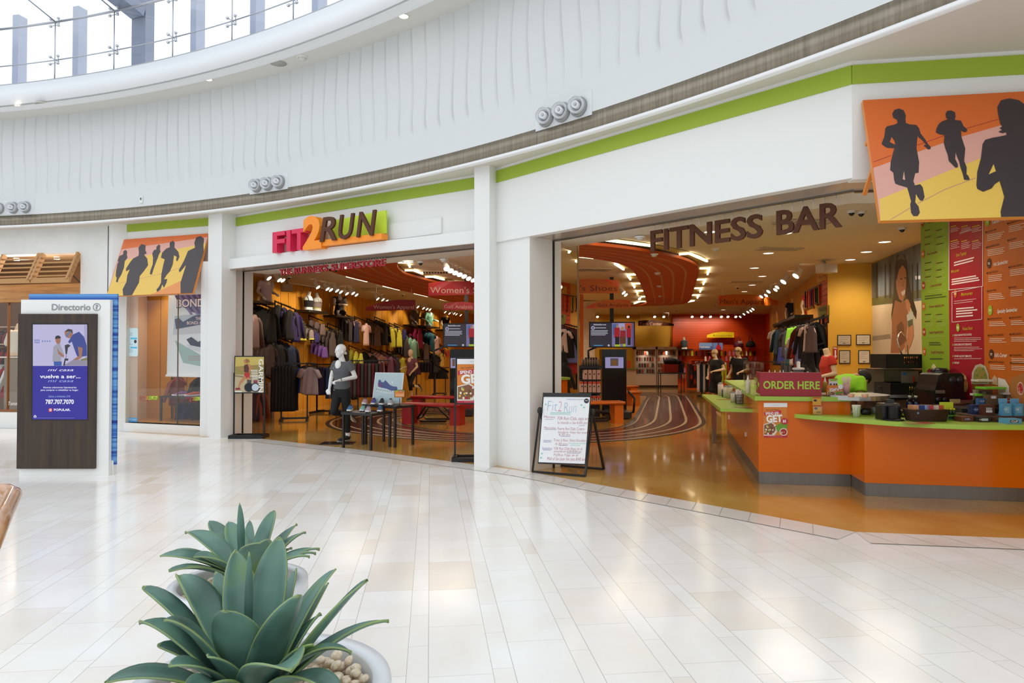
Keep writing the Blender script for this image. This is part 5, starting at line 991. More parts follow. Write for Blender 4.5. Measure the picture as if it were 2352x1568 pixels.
G = [  # x, y of the outer end of the rail; count; kind; colour; what is there
 (625, 708, 5, 'long', '#121214', 'black long-sleeved top on the upper rail beside the purple tops', 1.0), (667, 706, 2, 'long', '#101012', 'black top hanging behind the purple long-sleeved tops', 1.0), (681, 712, 3, 'long', '#2c1d55', 'purple long-sleeved top on the upper left rail', 1.0),
 (586, 716, 2, 'long', '#6b5550', 'grey-brown quilted top at the left end of the wall', 1.05),
 (622, 785, 4, 'long', '#4a3a38', 'grey-brown long-sleeved top on the lower left rail', 1.0), (646, 786, 3, 'jacket', '#0e0e10', 'black jacket on the lower left rail', .95), (672, 788, 3, 'jacket', '#12203c', 'dark navy jacket hanging right of the black ones', .95),
 (698, 735, 4, 'tank', '#1d1c1f', 'black sports top with yellow straps below the bra shelf', .7), (716, 750, 4, 'bra', '#7d6f6c', 'grey sports bra with a yellow band below the bra shelf', .9), (728, 757, 4, 'bra', '#231a55', 'dark blue sports bra with pale straps below the bra shelf', .9),
 (742, 737, 3, 'shorts', '#6d5a58', 'mauve-grey shorts with navy waistband under the seated torso', .75), (747, 790, 4, 'skirt', '#6a4590', 'bright violet running skirt in the middle of the wall', .8), (765, 757, 4, 'tank', '#5d504d', 'grey-brown tank top right of the violet skirts', 1.05), (783, 755, 3, 'tank', '#121214', 'black tank top above the white mannequin head', 1.05),
 (805, 733, 4, 'pants', '#3f3735', 'dark grey leggings on the rail right of the seated torso', .62), (820, 733, 3, 'tank', '#151433', 'navy tank top left of the pale pink tops', 1.0), (842, 738, 2, 'tee', '#dfb9b0', 'pale pink tee on the upper rail in mid wall', 1.0),
 (868, 742, 5, 'tee', '#6f5d5c', 'grey-brown tee right of the pale pink tops', 1.0), (885, 738, 4, 'long', '#121214', 'black top behind the yellow tops', 1.0), (902, 750, 2, 'tee', '#c5bd35', 'bright yellow tee under the dark red sign', .95), (918, 752, 3, 'tank', '#c9c03c', 'bright yellow tank top under the dark red sign', .95),
 (929, 752, 2, 'shorts', '#231f5c', 'dark blue shorts right of the yellow tops', .8), (935, 774, 4, 'tank', '#4a4143', 'charcoal tank top below the far black shelf', 1.0), (952, 775, 3, 'long', '#7ba58c', 'sage green long-sleeved top below the far black shelf', 1.0), (965, 750, 3, 'tank', '#8c123f', 'crimson tank top below the green shirted torso', 1.15),
 (980, 785, 3, 'tee', '#63504c', 'brown tee below the crimson tops', 1.0), (993, 762, 4, 'tee', '#0f4d5c', 'teal tee left of the screen', 1.0), (1004, 768, 2, 'tee', '#dcb6ac', 'pale pink tee left of the screen', 1.0), (1016, 806, 3, 'tee', '#d8b253', 'golden yellow tee below the screen', .8),
 (797, 800, 5, 'pants', '#131315', 'black leggings on the lower rail right of the white mannequin head', .8), (830, 805, 3, 'tank', '#b9b63a', 'yellow-green top on the lower rail in mid wall', .95), (857, 812, 2, 'long', '#131214', 'black long top with a red label on the lower rail', 1.1), (876, 810, 4, 'tee', '#c08f86', 'dusty pink tee on the lower rail behind the shoe poster', 1.1),
 (898, 815, 3, 'tee', '#7d4b66', 'mauve tee on the lower rail right of the dusty pink ones', 1.1), (913, 815, 4, 'tank', '#35293d', 'dark plum tank top on the lower rail', 1.05), (926, 816, 2, 'tee', '#c2b93a', 'yellow tee behind the tan mannequin head', .8), (1004, 812, 3, 'tee', '#141416', 'black tee on the lower rail below the screen', .9), (1030, 800, 3, 'shorts', '#c9502f', 'coral red shorts under the screen', .7), (1018, 798, 2, 'shorts', '#141416', 'black shorts under the screen', .7),
 (600, 890, 4, 'long', '#a3563f', 'rust orange hooded top low on the wall behind the sign stand', 1.05), (586, 880, 2, 'long', '#4b3b46', 'dark mauve top low on the wall at far left', 1.05), (622, 870, 2, 'pants', '#7a6152', 'taupe leggings low on the wall right of the rust tops', .9), (815, 845, 4, 'pants', '#191a20', 'black leggings low on the wall behind the white mannequin', .9), (838, 852, 3, 'shorts', '#6b1038', 'dark magenta shorts low on the wall', .9)]
RAILPOS = {}
for x, y, n, kd_, hx, gl, sc in G:
    tr = '#c9c23a' if 'yellow band' in gl or 'yellow straps' in gl else None
    arm(x, y, 'black sloping rail holding '+' '.join(gl.split()[:12]), n, kd_, hx, gl, sc=sc, trim=tr)
# shelves with half torsos
def shelf(xa, xb, y, dep, label, off=0):
    p, u, n_ = onwall(xa, y, .0+off); r, _, _ = onwall(xb, y, 0+off); r = V((r.x, r.y, p.z)); a = V((p.x, p.y)); b = V((r.x, r.y))
    o = MB().prism([a, b, b+n_*dep, a+n_*dep], p.z-.06, p.z).build('wall_mounted_shelf', m('#1a120e', .5)); tag(o, label, 'shelf', 'black shelves on the ochre wall'); return (a+b)/2+n_*dep*.55, p.z, n_
for xa, xb, y, lb, tors in [(560, 592, 690, 'black shelf with the lilac shirted torso at far left', [('lilac shirted half mannequin on the leftmost black shelf', '#cdc3dd', .3, 1)]),
    (676, 722, 711, 'black shelf carrying two sports bra busts', [('white bust wearing a black sports bra on the bra shelf', '#17171a', -.24, 2), ('white bust turned away in a grey and yellow sports bra', '#8a7d78', .30, 3)]),
    (742, 784, 723, 'black shelf carrying the seated figure', [('white seated half mannequin in grey tank and black tights hugging its knee', '#57504f', 0, 4)]),
    (925, 958, 745, 'left black shelf in the far group', [('half mannequin in a grey long-sleeved top on the far left shelf', '#5a4f52', 0, 5)]), (958, 990, 749, 'middle black shelf in the far group', [('half mannequin in a mint green top on the far middle shelf', '#6fa58c', 0, 5)]), (1000, 1024, 756, 'right black shelf in the far group beside the screen', [('half mannequin in a black tee on the far right shelf', '#141416', 0, 1)])]:
    c, z, n_ = shelf(xa, xb, y, .42, lb); rz0 = math.atan2(n_.y, n_.x)-PI/2; uu = V((-n_.y, n_.x))
    for lb2, hx, sh, kd_ in tors:
        c2 = c+uu*sh; ln = MB()
        if kd_ == 1: figure('half_mannequin', lb2, 'mannequin', STAND, MANW, (c2.x, c2.y, z-.785), rz0-.5, hd=False, legs=False, top=m(hx, .85), zcut=.85, vox=.014, hem=.87, scale=.93)
        elif kd_ == 5: figure('half_mannequin', lb2, 'mannequin', RUNP, MANW, (c2.x, c2.y, z-.84), rz0-.3, hd=False, legs=False, top=m(hx, .85), zcut=.85, vox=.015, hem=.87, longsl=True)
        elif kd_ in (2, 3):
            t = figure('bust', lb2, 'mannequin', STAND, MANW, (c2.x, c2.y, z-1.02), rz0+(-.3 if kd_ == 2 else PI-.3), hd=False, legs=False, arms=False, zcut=1.02, vox=.012)
            q = MB(); q.loft([ring((0, yy, z_), rx, ry) for z_, rx, ry, yy in [(1.12, .143, .102, .008), (1.17, .146, .106, .012), (1.24, .162, .122, .018), (1.29, .166, .118, .014)]], True, False)
            for s_ in (-1, 1): q.tube([(s_*.09, .11, 1.27), (s_*.085, .06, 1.39), (s_*.05, -.07, 1.37), (s_*.02, -.11, 1.25)], .014, 8, True, .6)
            link('sports_bra', q.mesh('bra', m(hx, .8)), t, local=True); q = MB(); q.loft([ring((0, .008, 1.105), .141, .100), ring((0, .01, 1.135), .145, .104)], True, False); link('band', q.mesh('band', m('#c9c32e' if kd_ == 3 else '#222225', .8)), t, local=True)
        else:
            SEAT = dict(STAND, Lk=(.10, .38, 1.16), La=(.10, .30, .82), Lt=(.10, .46, .80), Rk=(-.10, .36, .86), Ra=(-.05, .10, .80), Rt=(.05, .2, .79), Le=(.20, .20, 1.13), Lh=(.10, .36, 1.14), Re=(-.21, .16, 1.13), Rh=(-.04, .38, 1.14))
            figure('half_mannequin', lb2, 'mannequin', SEAT, MANW, (c2.x, c2.y, z-.725), rz0-1.0, scale=.93, hd=False, top=m(hx, .85), bottom=m('#141416', .85), vox=.014, hem=.86, sleeve=.12, cuff=.3)
# ---- floor racks
def rack(name, label, x, y, W, H, rz, groups, two=True):
    p = Z(x, y); t = emp(name, label, 'clothes rack', p, rz); q = MB()
    for s_ in (-1, 1): q.box((s_*W*.3, 0, H/2), (.035, .035, H))
    q.build('upright', BLACK, t, local=True); q = MB()
    for s_ in (-1, 1): q.box((s_*W*.3, 0, .03), (.05, .75, .05))
    q.box((0, 0, .05), (W*.6, .05, .04)); q.build('base', BLACK, t, local=True); q = MB(); q.bar((-W/2, .0, H), (W/2, 0, H), .03, .03)
    for s_ in (-1, 1): q.bar((s_*W*.3, 0, H-.02), (s_*W*.3, -.42, H-.05), .025, .03)
    q.build('top_rail', BLACK, t, local=True); R_ = M4.Rotation(rz, 3, 'Z')
    for (u0, v0, du, dv, n, kd_, hexs, gl, sc, grz) in groups:
        for i in range(n): e = p+R_ @ V((u0+du*i, v0+dv*i, 0)); garment(kd_, hexs[i % len(hexs)], (e.x, e.y, H-.07-.04*abs(v0+dv*i)), rz+grz, gl, gl[:60], sc)
rack('garment_rack', 'black floor rack with lilac tees and dark trousers behind the left sign stand', 676, 965, .95, 1.30, .25, [(.36, -.42, 0, .06, 3, 'tee', ['#a99aa0', '#b3a3ad'], 'pale lilac tee at the front of the rack behind the left sign stand', .86, -.5), (.32, -.22, -.02, .06, 2, 'tee', ['#c9a18e'], 'peach tee behind the lilac tees on the floor rack', .86, -.5), (.26, -.10, -.02, .06, 2, 'tee', ['#274a9a'], 'blue tee at the back of the lilac tees on the floor rack', .86, -.5), (-.42, -.1, .07, 0, 7, 'pants', ['#121214', '#1b1b20', '#161616'], 'black trousers hanging side by side on the rack behind the left sign stand', 1.0, 1.3)])
rack('garment_rack', 'black floor rack with dark purple and navy skirts behind the white mannequin', 750, 948, .9, 1.25, -.2, [(-.40, -.05, .075, 0, 6, 'dress', ['#2a1a3f', '#221838'], 'dark purple dress on the rack behind the white mannequin', .75, 1.2), (.12, -.05, .08, 0, 3, 'pants', ['#27406f', '#6f6a6c', '#17171b'], 'blue, grey and black trousers on the rack behind the white mannequin', .8, 1.2)])
rack('garment_rack', 'black floor rack with maroon and grey leggings behind the shoe poster', 850, 950, 1.0, 1.35, .2, [(-.45, -.05, .09, 0, 9, 'pants', ['#4d1f2c', '#4a4a48', '#5e1a2a', '#3a3b3d'], 'maroon and grey leggings side by side behind the shoe poster', .85, 1.35)])
rack('garment_rack', 'black floor rack with patterned shorts right of the tan mannequin', 978, 912, 1.1, 1.3, 0, [(-.45, -.05, .10, 0, 9, 'shorts', ['#3a1a2c', '#1b1a2a', '#22222a'], 'dark patterned shorts right of the tan mannequin', .85, 1.3), (-.38, -.35, 0, .08, 2, 'shorts', ['#4a2440'], 'plum patterned shorts beside the tan mannequin hip', 1.0, .3)])
rack('garment_rack', 'low black rack with black skirts in front of the screen tower', 1010, 906, .7, 1.0, 0, [(-.2, -.05, .1, 0, 4, 'skirt', ['#141416'], 'black running skirt on the low rack by the tower', .9, .4)])
# ---- nesting tables, shoes, shoe poster
def table(label, c4, H, grp):
    P = [V(p) for p in c4]; c = sum(P, V((0, 0)))/4; t = emp('display_table', label, 'table', (*c, 0), 0, grp); out = [c+(p-c)*1.07 for p in P]
    MB().prism(out, H-.04, H).build('tabletop', m('#201d1c', .45), t)
    for p in P: a = c+(p-c)*.96; MB().box((a.x, a.y, (H-.04)/2), (.035, .035, H-.04), math.atan2(P[1].y-P[0].y, P[1].x-P[0].x)).build('leg', BLACK, t)
T1 = [(-2.77, 11.18), (-2.24, 10.88), (-2.00, 11.29), (-2.53, 11.59)]; T2 = [(-2.50, 11.63), (-1.91, 11.20), (-1.66, 11.56), (-2.25, 11.99)]
table('lower black nesting table at the shop entrance, nearer the concourse', T1, .585, 'nesting tables'); table('taller black nesting table carrying the shoe poster', T2, .675, 'nesting tables')
def shoe_meshes(up, acc, sole):
    u = MB().use(m(up, .7)); secs = []
    for s_, w_, h0, h1 in [(-.135, .022, .03, .075), (-.12, .032, .028, .098), (-.08, .036, .028, .10), (-.03, .038, .028, .098), (.02, .040, .028, .085), (.07, .044, .026, .065), (.11, .040, .026, .052), (.14, .024, .028, .042), (.148, .008, .03, .036)]:
        n = 14; secs.append([V((w_*math.cos(a)*(1 if math.sin(a) < 0 else .55+.45*abs(math.cos(a))), s_, (h0+h1)/2+(h1-h0)/2*math.sin(a))) for a in [2*PI*i/n for i in range(n)]])
    u.loft(secs); u.use(m('#1a1a1c', .8)).ell((0, -.075, .098), (.024, .045, .012), 12, 6); u.use(m(acc, .7))
    for k in range(4): y = -.01+.022*k; u.tube([(-.022, y, .087-.012*k+.004), (0, y+.006, .098-.012*k), (.022, y, .087-.012*k+.004)], .004, 5)
    s_ = MB().use(m(sole, .6)); pl = [(-.148, .020), (-.12, .034), (-.05, .034), (0, .036), (.06, .047), (.11, .044), (.145, .026), (.157, .0)]
    out = [(w_, y) for y, w_ in pl]+[(-w_, y) for y, w_ in pl[-2::-1]]; n = len(out)
    for z0_, z1_, k in ((.0, .032, 1),): s_.add([(x*.92, y, z0_+max(0, (y-.06))*.12) for x, y in out]+[(x*1.04, y, z1_+max(0, abs(y)-.08)*.12) for x, y in out], [list(range(n))[::-1], list(range(n, 2*n))]+[(i, (i+1) % n, n+(i+1) % n, n+i) for i in range(n)])
    t_ = MB().use(m('#151517', .8)).add([(x*.93, y, -.0+max(0, (y-.06))*.12) for x, y in out]+[(x*.94, y, .008+max(0, (y-.06))*.12) for x, y in out], [list(range(n))[::-1], list(range(n, 2*n))]+[(i, (i+1) % n, n+(i+1) % n, n+i) for i in range(n)])
    return u.mesh('upper'), s_.mesh('midsole'), t_.mesh('outsole')
def shoe(label, x, y, d, H, up, acc='#e8e8e8', sole='#e9e9ea', rz=PI+.12, sc=1.0, group='running shoes on the nesting tables'):
    p = D(x, y, d); t = emp('running_shoe', label, 'shoe', (p.x, d, H), rz, group); a, b, c = shoe_meshes(up, acc, sole); link('upper', a, t, local=True); link('midsole', b, t, local=True); link('outsole', c, t, local=True); t.scale = (sc,)*3
for r in [('blue running shoe with a yellow tip, leftmost on the lower table', 804, 943, 11.30, .585, '#33628a', '#2a4a6a', '#e8e8da'), ('mint green running shoe on the lower table, second from left', 833, 943, 11.33, .585, '#76a596', '#5d8a7c', '#efefef'), ('pale mauve running shoe on the lower table, third from left', 846, 945, 11.12, .585, '#a08f9d', '#8a7a88', '#f0f0f0'), ('navy and teal running shoe with an orange tip, rightmost on the lower table', 873, 944, 11.22, .585, '#27486b', '#3e93a8', '#efeae6'),
    ('pink-grey running shoe on the taller table, leftmost', 838, 927, 11.62, .675, '#a8848d', '#96727c', '#f2f2f2'), ('violet running shoe on the taller table, second from left', 858, 927, 11.58, .675, '#4b3f86', '#5e52a0', '#efefef'), ('black running shoe on the taller table, third from left', 877, 927, 11.50, .675, '#1d1c1e', '#2d2c2e', '#f0f0f0'), ('light grey running shoe on the taller table, beside the price sign', 897, 928, 11.45, .675, '#a6a6a8', '#8a8a8c', '#f0f0f0')]: shoe(*r)
fp = Fr((-2.46, 11.80, .675), V((.545, -.20, 0)), V((.03, .08, .97))); t = emp('shoe_poster', 'pale blue poster of a purple running shoe leaning on the taller table', 'poster', fp.o)
fp = Fr(D(855, 927, 11.72), V((1, -.28, 0)), V((.02, .11, .97))); cS = Cr(820, 780, 7.127); pts = [(862, 855), (928, 856), (921, 926), (854, 926)]
q = MB().use(m('#e6eaea', .5)).slab([fp.px(*p) for p in pts], .012, fp.n); q.build('board', None, t); q = MB(); art(q, fp, [(863.2, 856.5), (926, 857.2), (919.5, 925), (855.5, 925)], m('#b9cdd2', .5), .001)
art(q, fp, cS((350,665),(385,650),(400,690),(440,695),(462,658),(485,680),(540,740),(600,765),(650,765),(665,800),(650,830),(560,835),(480,800),(400,785),(345,765)), m('#4f5a8c', .6), .002); art(q, fp, cS((345,700),(390,715),(418,745),(410,770),(345,765)), m('#77497c', .6), .003)
art(q, fp, cS((330,770),(400,785),(480,800),(560,835),(640,840),(650,870),(560,885),(480,880),(400,865),(310,840)), m('#cfdadd', .6), .0025)
for k in range(9): art(q, fp, cS((325+k*34, 790+k*7), (340+k*34, 800+k*7), (328+k*34, 830+k*5), (314+k*34, 818+k*5)), m('#8fa5ad', .6), .003)
art(q, fp, cS((565,690),(590,680),(592,705),(570,718)), m('#dfe8ea', .6), .002); text(q, fp, 'FLY', *cS((370, 935))[0], cS((435, 935))[0][0], 2, m('#7a8f98', .6), .002); q.build('printed_artwork', None, t)
pf = D(918, 927, 11.28); t = emp('price_sign', 'small black framed orange price sign on a stem on the taller table', 'sign', (pf.x, 11.28, .675)); fq = Fr(D(906, 912, 11.28), (1, -.1, 0), (0, 0, 1)); q = MB().use(BLACK).slab([fq.px(*p) for p in [(906, 895), (930, 895), (930, 912.5), (906, 912.5)]], .012, fq.n); q.tube([(pf.x, 11.285, .675), (pf.x, 11.285, .80)], .006, 6); q.lathe([(.0, .675), (.05, .675), (.05, .683), (0, .686)], (pf.x, 11.285, 0), 14); q.build('frame', None, t)
q = MB(); rect(q, fq, 907, 896, 929, 911.5, m('#e08a2c', .5), .001); rect(q, fq, 907, 896, 929, 899, m('#9aa82c', .5), .002); rect(q, fq, 916, 897, 926, 901, m('#b8262e', .5), .003); text(q, fq, 'SPEND', 917, 900, 925, 2, m('#f4efe8', .5), .004); text(q, fq, 'Get on board, save $5', 908, 906, 928, 2, m('#f4efe8', .5), .004); rect(q, fq, 909, 907.5, 927, 908.3, m('#f4efe8', .5), .004); q.build('printed_card', None, t)
# ---- red benches with black treadmill frames
RD = m('#a8141a', .4, name='red_bench_paint'); OD = m('#d06a12', .4, name='orange_bench_paint')
def bench(label, x0, x1, d0, d1, H, mat, grp, legw=.22, dep=.40):
    a, b = D(x0, 900, d0), D(x1, 900, d1); u = V((b.x-a.x, b.y-a.y)); L_ = u.length; rz = math.atan2(u.y, u.x); t = emp('bench', label, 'bench', ((a.x+b.x)/2, (a.y+b.y)/2, 0), rz, grp)
    q = MB(); q.box((0, 0, H-.03), (L_+.06, dep, .06)); q.tube([(-L_/2-.03, -dep/2, H-.03), (L_/2+.03, -dep/2, H-.03)], .03, 10); q.build('seat', mat, t, local=True)
    for s_ in (-1, 1): MB().box((s_*(L_/2-legw/2), 0, (H-.06)/2), (legw, dep-.06, H-.06)).build('leg', mat, t, local=True)
bench('red bench in front, left of the orange advert stand', 931, 1062, 15.1, 14.7, .45, RD, 'red shoe benches'); bench('red bench behind the front one, by the screen tower', 953, 1085, 17.6, 17.2, .45, RD, 'red shoe benches')
def loop_frame(label, pts, d, w_=.04):
    P = [D(x, y, d) for x, y in pts]; P = [V((p.x, d, max(.03, p.z))) for p in P]; t = emp('floor_frame', label, 'frame', P[0]); MB().tube(P+[P[0]], .022, 8).tube([p+V((.05, .55, 0)) for p in P+[P[0]]], .022, 8).build('tubular_loop', BLACK, t); MB().bar(P[-1], P[-1]+V((.05, .55, 0)), .03, .03).bar(P[0], P[0]+V((.05, .55, 0)), .03, .03).build('cross_bar', BLACK, t)
loop_frame('black tubular treadmill frame under the red front bench', [(977, 933), (1006, 936), (1030, 960), (1024, 970), (966, 970), (958, 962)], 15.2)
# ---------------------------------------------------------------- hanging signs, screens, the hall, men's side
def hang_sign(label, d, pts, base, words_, txcol, bands=(), pole=None, rods=(), yaw=0.0):
    c = D(sum(p[0] for p in pts)/len(pts), sum(p[1] for p in pts)/len(pts), d); f = Fr(c, (math.cos(yaw), math.sin(yaw), 0), (0, 0, 1)); t = emp('hanging_sign', label, 'sign', c, 0, None)
    q = MB().use(base).slab([f.px(*p) for p in pts], .03, f.n); q.build('board', None, t); q = MB()
    for P, mt in bands: art(q, f, P, mt, .002)
    for s_, x0, yb, x1, h in words_: text(q, f, s_, x0, yb, x1, h, txcol, .004, .0)
    q.build('lettering', None, t)
    if rods: [MB().tube([f.px(*r_), V((*f.px(*r_).xy, CEIL-.005))], .008, 6).build('hanging_rod', HEADW, t) for r_ in rods]; q = 0
    return f
def arch(x0, x1, yt, yb, yl, yr, k=10): return [(x0+(x1-x0)*i/k, yl+(yr-yl)*i/k-(4*(i/k)*(1-i/k))*((yl+yr)/2-yt)) for i in range(k+1)]+[(x1, yb), (x0, yb)]
DR, DR2, SR = m('#93121f', .5), m('#97222c', .5), m('#b8182f', .5); TXR, TXO, TXB = m('#d9b9a8', .4), m('#6b2f10', .4), m('#c9a58a', .4)
OG, OG2, YS = m('#c8661a', .4), m('#cf5424', .4), m('#d9bb1c', .35)
hang_sign("dark red arched hanging sign for women's apparel", 18.5, [(841, 714), (841, 706), (865, 697), (890, 691), (915, 688), (935, 688), (954, 689), (954, 711)], DR, [("Women's Apparel", 858, 709, 951, 8.5)], TXR, [(((841, 706), (865, 697), (890, 691), (875, 697), (852, 706)), SR)], rods=((864, 697), (945, 689)))
hang_sign("large red arched hanging sign for women's shoes, cut by the middle column", 16.60, [(984, 679), (984, 650), (1010, 646.5), (1050, 645), (1088, 647), (1140, 652), (1140, 675)], SR, [("Women's Shoes", 988, 673, 1140, 14)], TXR, [(((990, 662), (1020, 648), (1040, 646), (1005, 668)), m('#c24a58', .3)), (((984, 650), (1006, 647), (990, 660), (984, 664)), m('#b8201c', .3))])
hang_sign('red arched hanging sign for gait analysis above the left screen', 16.60, [(1018, 712), (1018, 697), (1040, 694), (1060, 693), (1088, 695), (1120, 700), (1120, 711)], SR, [('Gait Analysis', 1020, 708, 1086, 8)], TXR, [(((1030, 704), (1046, 694.5), (1056, 693.5), (1040, 703)), m('#c24a58', .3)), (((1018, 697), (1030, 695.5), (1022, 703), (1018, 704)), m('#b8201c', .3))])
hang_sign("orange arched hanging sign for men's shoes behind the mirror column", 16.60, [(1262, 674), (1262, 652), (1290, 645), (1330, 641), (1365, 640), (1395, 641), (1422, 644), (1422, 673)], OG, [("Men's Shoes", 1284, 668, 1418, 13)], TXO, [(((1376, 640.5), (1395, 641.2), (1422, 644), (1422, 660)), OG2)])
hang_sign('orange arched hanging sign for gait analysis above the right screen', 16.60, [(1347, 708), (1347, 704), (1365, 695), (1390, 689), (1418, 687.5), (1448, 690), (1448, 707)], OG, [('Gait Analysis', 1372, 704, 1443, 8)], TXO, [(((1418, 687.6), (1430, 688), (1448, 690), (1448, 697)), OG2), (((1347, 708), (1347, 704), (1365, 696), (1369, 708)), OG2)])
hang_sign("orange arched hanging sign for men's apparel over the bar side", 20.0, [(1650, 702), (1650, 679), (1680, 676), (1705, 675), (1735, 677), (1765, 683), (1787, 691), (1787, 701)], OG, [("Men's Apparel", 1654, 698, 1759, 11)], TXO, [(((1735, 677), (1765, 683), (1787, 691), (1787, 696)), OG2), (((1650, 679), (1672, 677), (1650, 690)), OG2)], rods=((1660, 678), (1775, 688)))
hang_sign('dark brown arched hanging sign for the tech center on the yellow back wall', 31.5, [(1466, 748), (1466, 737), (1480, 735), (1500, 734.5), (1525, 738), (1548, 744), (1548, 748)], m('#3a1a0c', .35), [('Tech Center', 1469, 747, 1521, 7)], TXB, rods=((1472, 736), (1536, 741)))
hang_sign('small yellow arched sign for accessories on the orange slat wall', 32.3, [(1624, 775), (1624, 769), (1640, 764), (1660, 761.5), (1686, 763), (1686, 775)], YS, [('Accessories', 1637, 773, 1681, 5.5)], m('#6b3f10', .4))
# screens on poles above black towers
def screen(label, d, x0, y0, x1, y1, photo, pole_x, ptop):
    a, b = D(x0, y0, d), D(x1, y1, d); c = (a+b)/2; t = emp('wall_screen' if 0 else 'television', label, 'television', c); f = Fr((a.x, d-.031, 0), (1, 0, 0), (0, 0, 1)); q = MB(); q.box((c.x, d, c.z), (b.x-a.x, .06, a.z-b.z)); q.build('housing', BLACK, t)
    q = MB(); X = lambda s_: x0+(x1-x0)*s_; Y = lambda s_: y0+(y1-y0)*s_; R_ = lambda s0, t0, s1, t1, h, o, e_=.6: rect(q, f, X(s0), Y(t0), X(s1), Y(t1), em(h, e_), o)
    R_(.02, .04, .98, .96, '#3b3947', .002, .5); R_(.5, .04, .98, .96, '#8f86b8', .003)
    if photo:
        for k, (s0, t0, s1, t1, h) in enumerate([(.52, .10, .64, .5, '#4a6fae'), (.64, .06, .78, .3, '#b9b0d8'), (.79, .05, .93, .28, '#d0522c'), (.93, .04, .98, .96, '#6b5a8a'), (.55, .22, .67, .62, '#b01c2a'), (.82, .26, .92, .62, '#b01c2a'), (.57, .58, .66, .9, '#1c1820'), (.84, .6, .91, .9, '#1c1820'), (.68, .34, .80, .62, '#9c2430'), (.67, .58, .80, .86, '#6b3a24'), (.56, .88, .68, .96, '#b8d032'), (.74, .86, .8, .96, '#b8d032')]): R_(s0, t0, s1, t1, h, .004+.0004*k, .7)
        for s_, t_, r_, h in [(.62, .17, 3.5, '#c08a68'), (.87, .2, 3.5, '#3a2420'), (.73, .26, 4.5, '#c08a68')]: disc(q, f, X(s_), Y(t_), r_, em(h, .7), .010, .9, 12)
    text(q, f, 'flushstalker.com' if 0 else 'flashstalker.com', X(.10), Y(.13), X(.37), 3.2, em('#e6e6f0', .9), .006, .01, .25); disc(q, f, X(.085), Y(.235), 4, em('#d9d9e6', .9), .006, 1, 14); disc(q, f, X(.085), Y(.235), 3, em('#5a5a86', .9), .007, 1, 14)
    R_(.13, .22, .37, .245, '#c9c9d8', .006, .8)
    for k in range(4): R_(.04, .33+.055*k, (.41, .40, .41, .36)[k], .352+.055*k, '#c9c9d8', .006, .8)
    R_(.10, .90, .30, .93, '#4a9ad8', .006, .8); disc(q, f, X(.43), Y(.915), 2.4, em('#c9c9d8', .8), .006, 1, 10)
    q.build('display', None, t); p = D(pole_x, 760, d+.08); q = MB(); q.box((p.x, d+.07, (p.z+CEIL)/2-.1), (.09, .05, CEIL-p.z+.2)); q.build('ceiling_pole', BLACK, t); return c
screen('wide television with a red shirted group photo on the pole seen through the bar opening', 16.6, 1353, 739, 1458, 798, True, 1405, 690); screen('wide television behind the orange advert stand seen through the first opening', 16.6, 1018, 742, 1124, 797, True, 1071, 690)
def tower(label, d, x0, x1, yt, yb, sx0, sy0, sx1, sy1, wide):
    a, b = D(x0, yt, d), D(x1, yb, d); t = emp('treadmill_tower', label, 'treadmill tower', ((a.x+b.x)/2, d, 0)); q = MB(); q.box(((a.x+b.x)/2, d+.3, a.z/2), (b.x-a.x, .5, a.z)); q.build('cabinet', m('#0e0d0d', .12), t)
    f = Fr((a.x, d+.045, 0), (1, 0, 0), (0, 0, 1)); q = MB(); rect(q, f, sx0-1.5, sy0-1.5, sx1+1.5, sy1+1.5, BLACK, .003); rect(q, f, sx0, sy0, sx1, sy1, em('#a79fd0', .7), .005); rect(q, f, sx0+(sx1-sx0)*.28, sy0+(sy1-sy0)*.1, sx0+(sx1-sx0)*.72, sy0+(sy1-sy0)*.8, em('#6b5a58', .6), .006); rect(q, f, sx0+(sx1-sx0)*.38, sy0+(sy1-sy0)*.3, sx0+(sx1-sx0)*.62, sy0+(sy1-sy0)*.75, em('#8a5a2a', .6), .007); q.build('small_screen', None, t)
    q = MB(); q.tube([V((a.x-.05, d+.1, 1.05)), V((a.x-.35, d-.2, 1.25)), V((a.x-.38, d-.3, 1.6)), V((a.x-.1, d-.1, 1.72))], .03, 8); q.build('handle', BLACK, t); q = MB(); q.tube([V((b.x+.03, d-.1, .05)), V((b.x+.1, d-.35, .12)), V((b.x+.12, d-.4, .45)), V((b.x+.02, d-.1, .6))], .03, 8); q.build('side_handle', BLACK, t); MB().box(((a.x+b.x)/2+.0, d-.45, .09), (b.x-a.x-.1, 1.0, .14)).build('running_deck', BLK2, t)
tower('tall black treadmill tower with a small lit screen under the right television', 16.9, 1383, 1440, 802, 955, 1390, 820, 1432, 845, 1); tower('tall black treadmill tower under the left television, behind the orange advert stand', 17.6, 1033, 1095, 802, 918, 1035, 822, 1049, 845, 1)
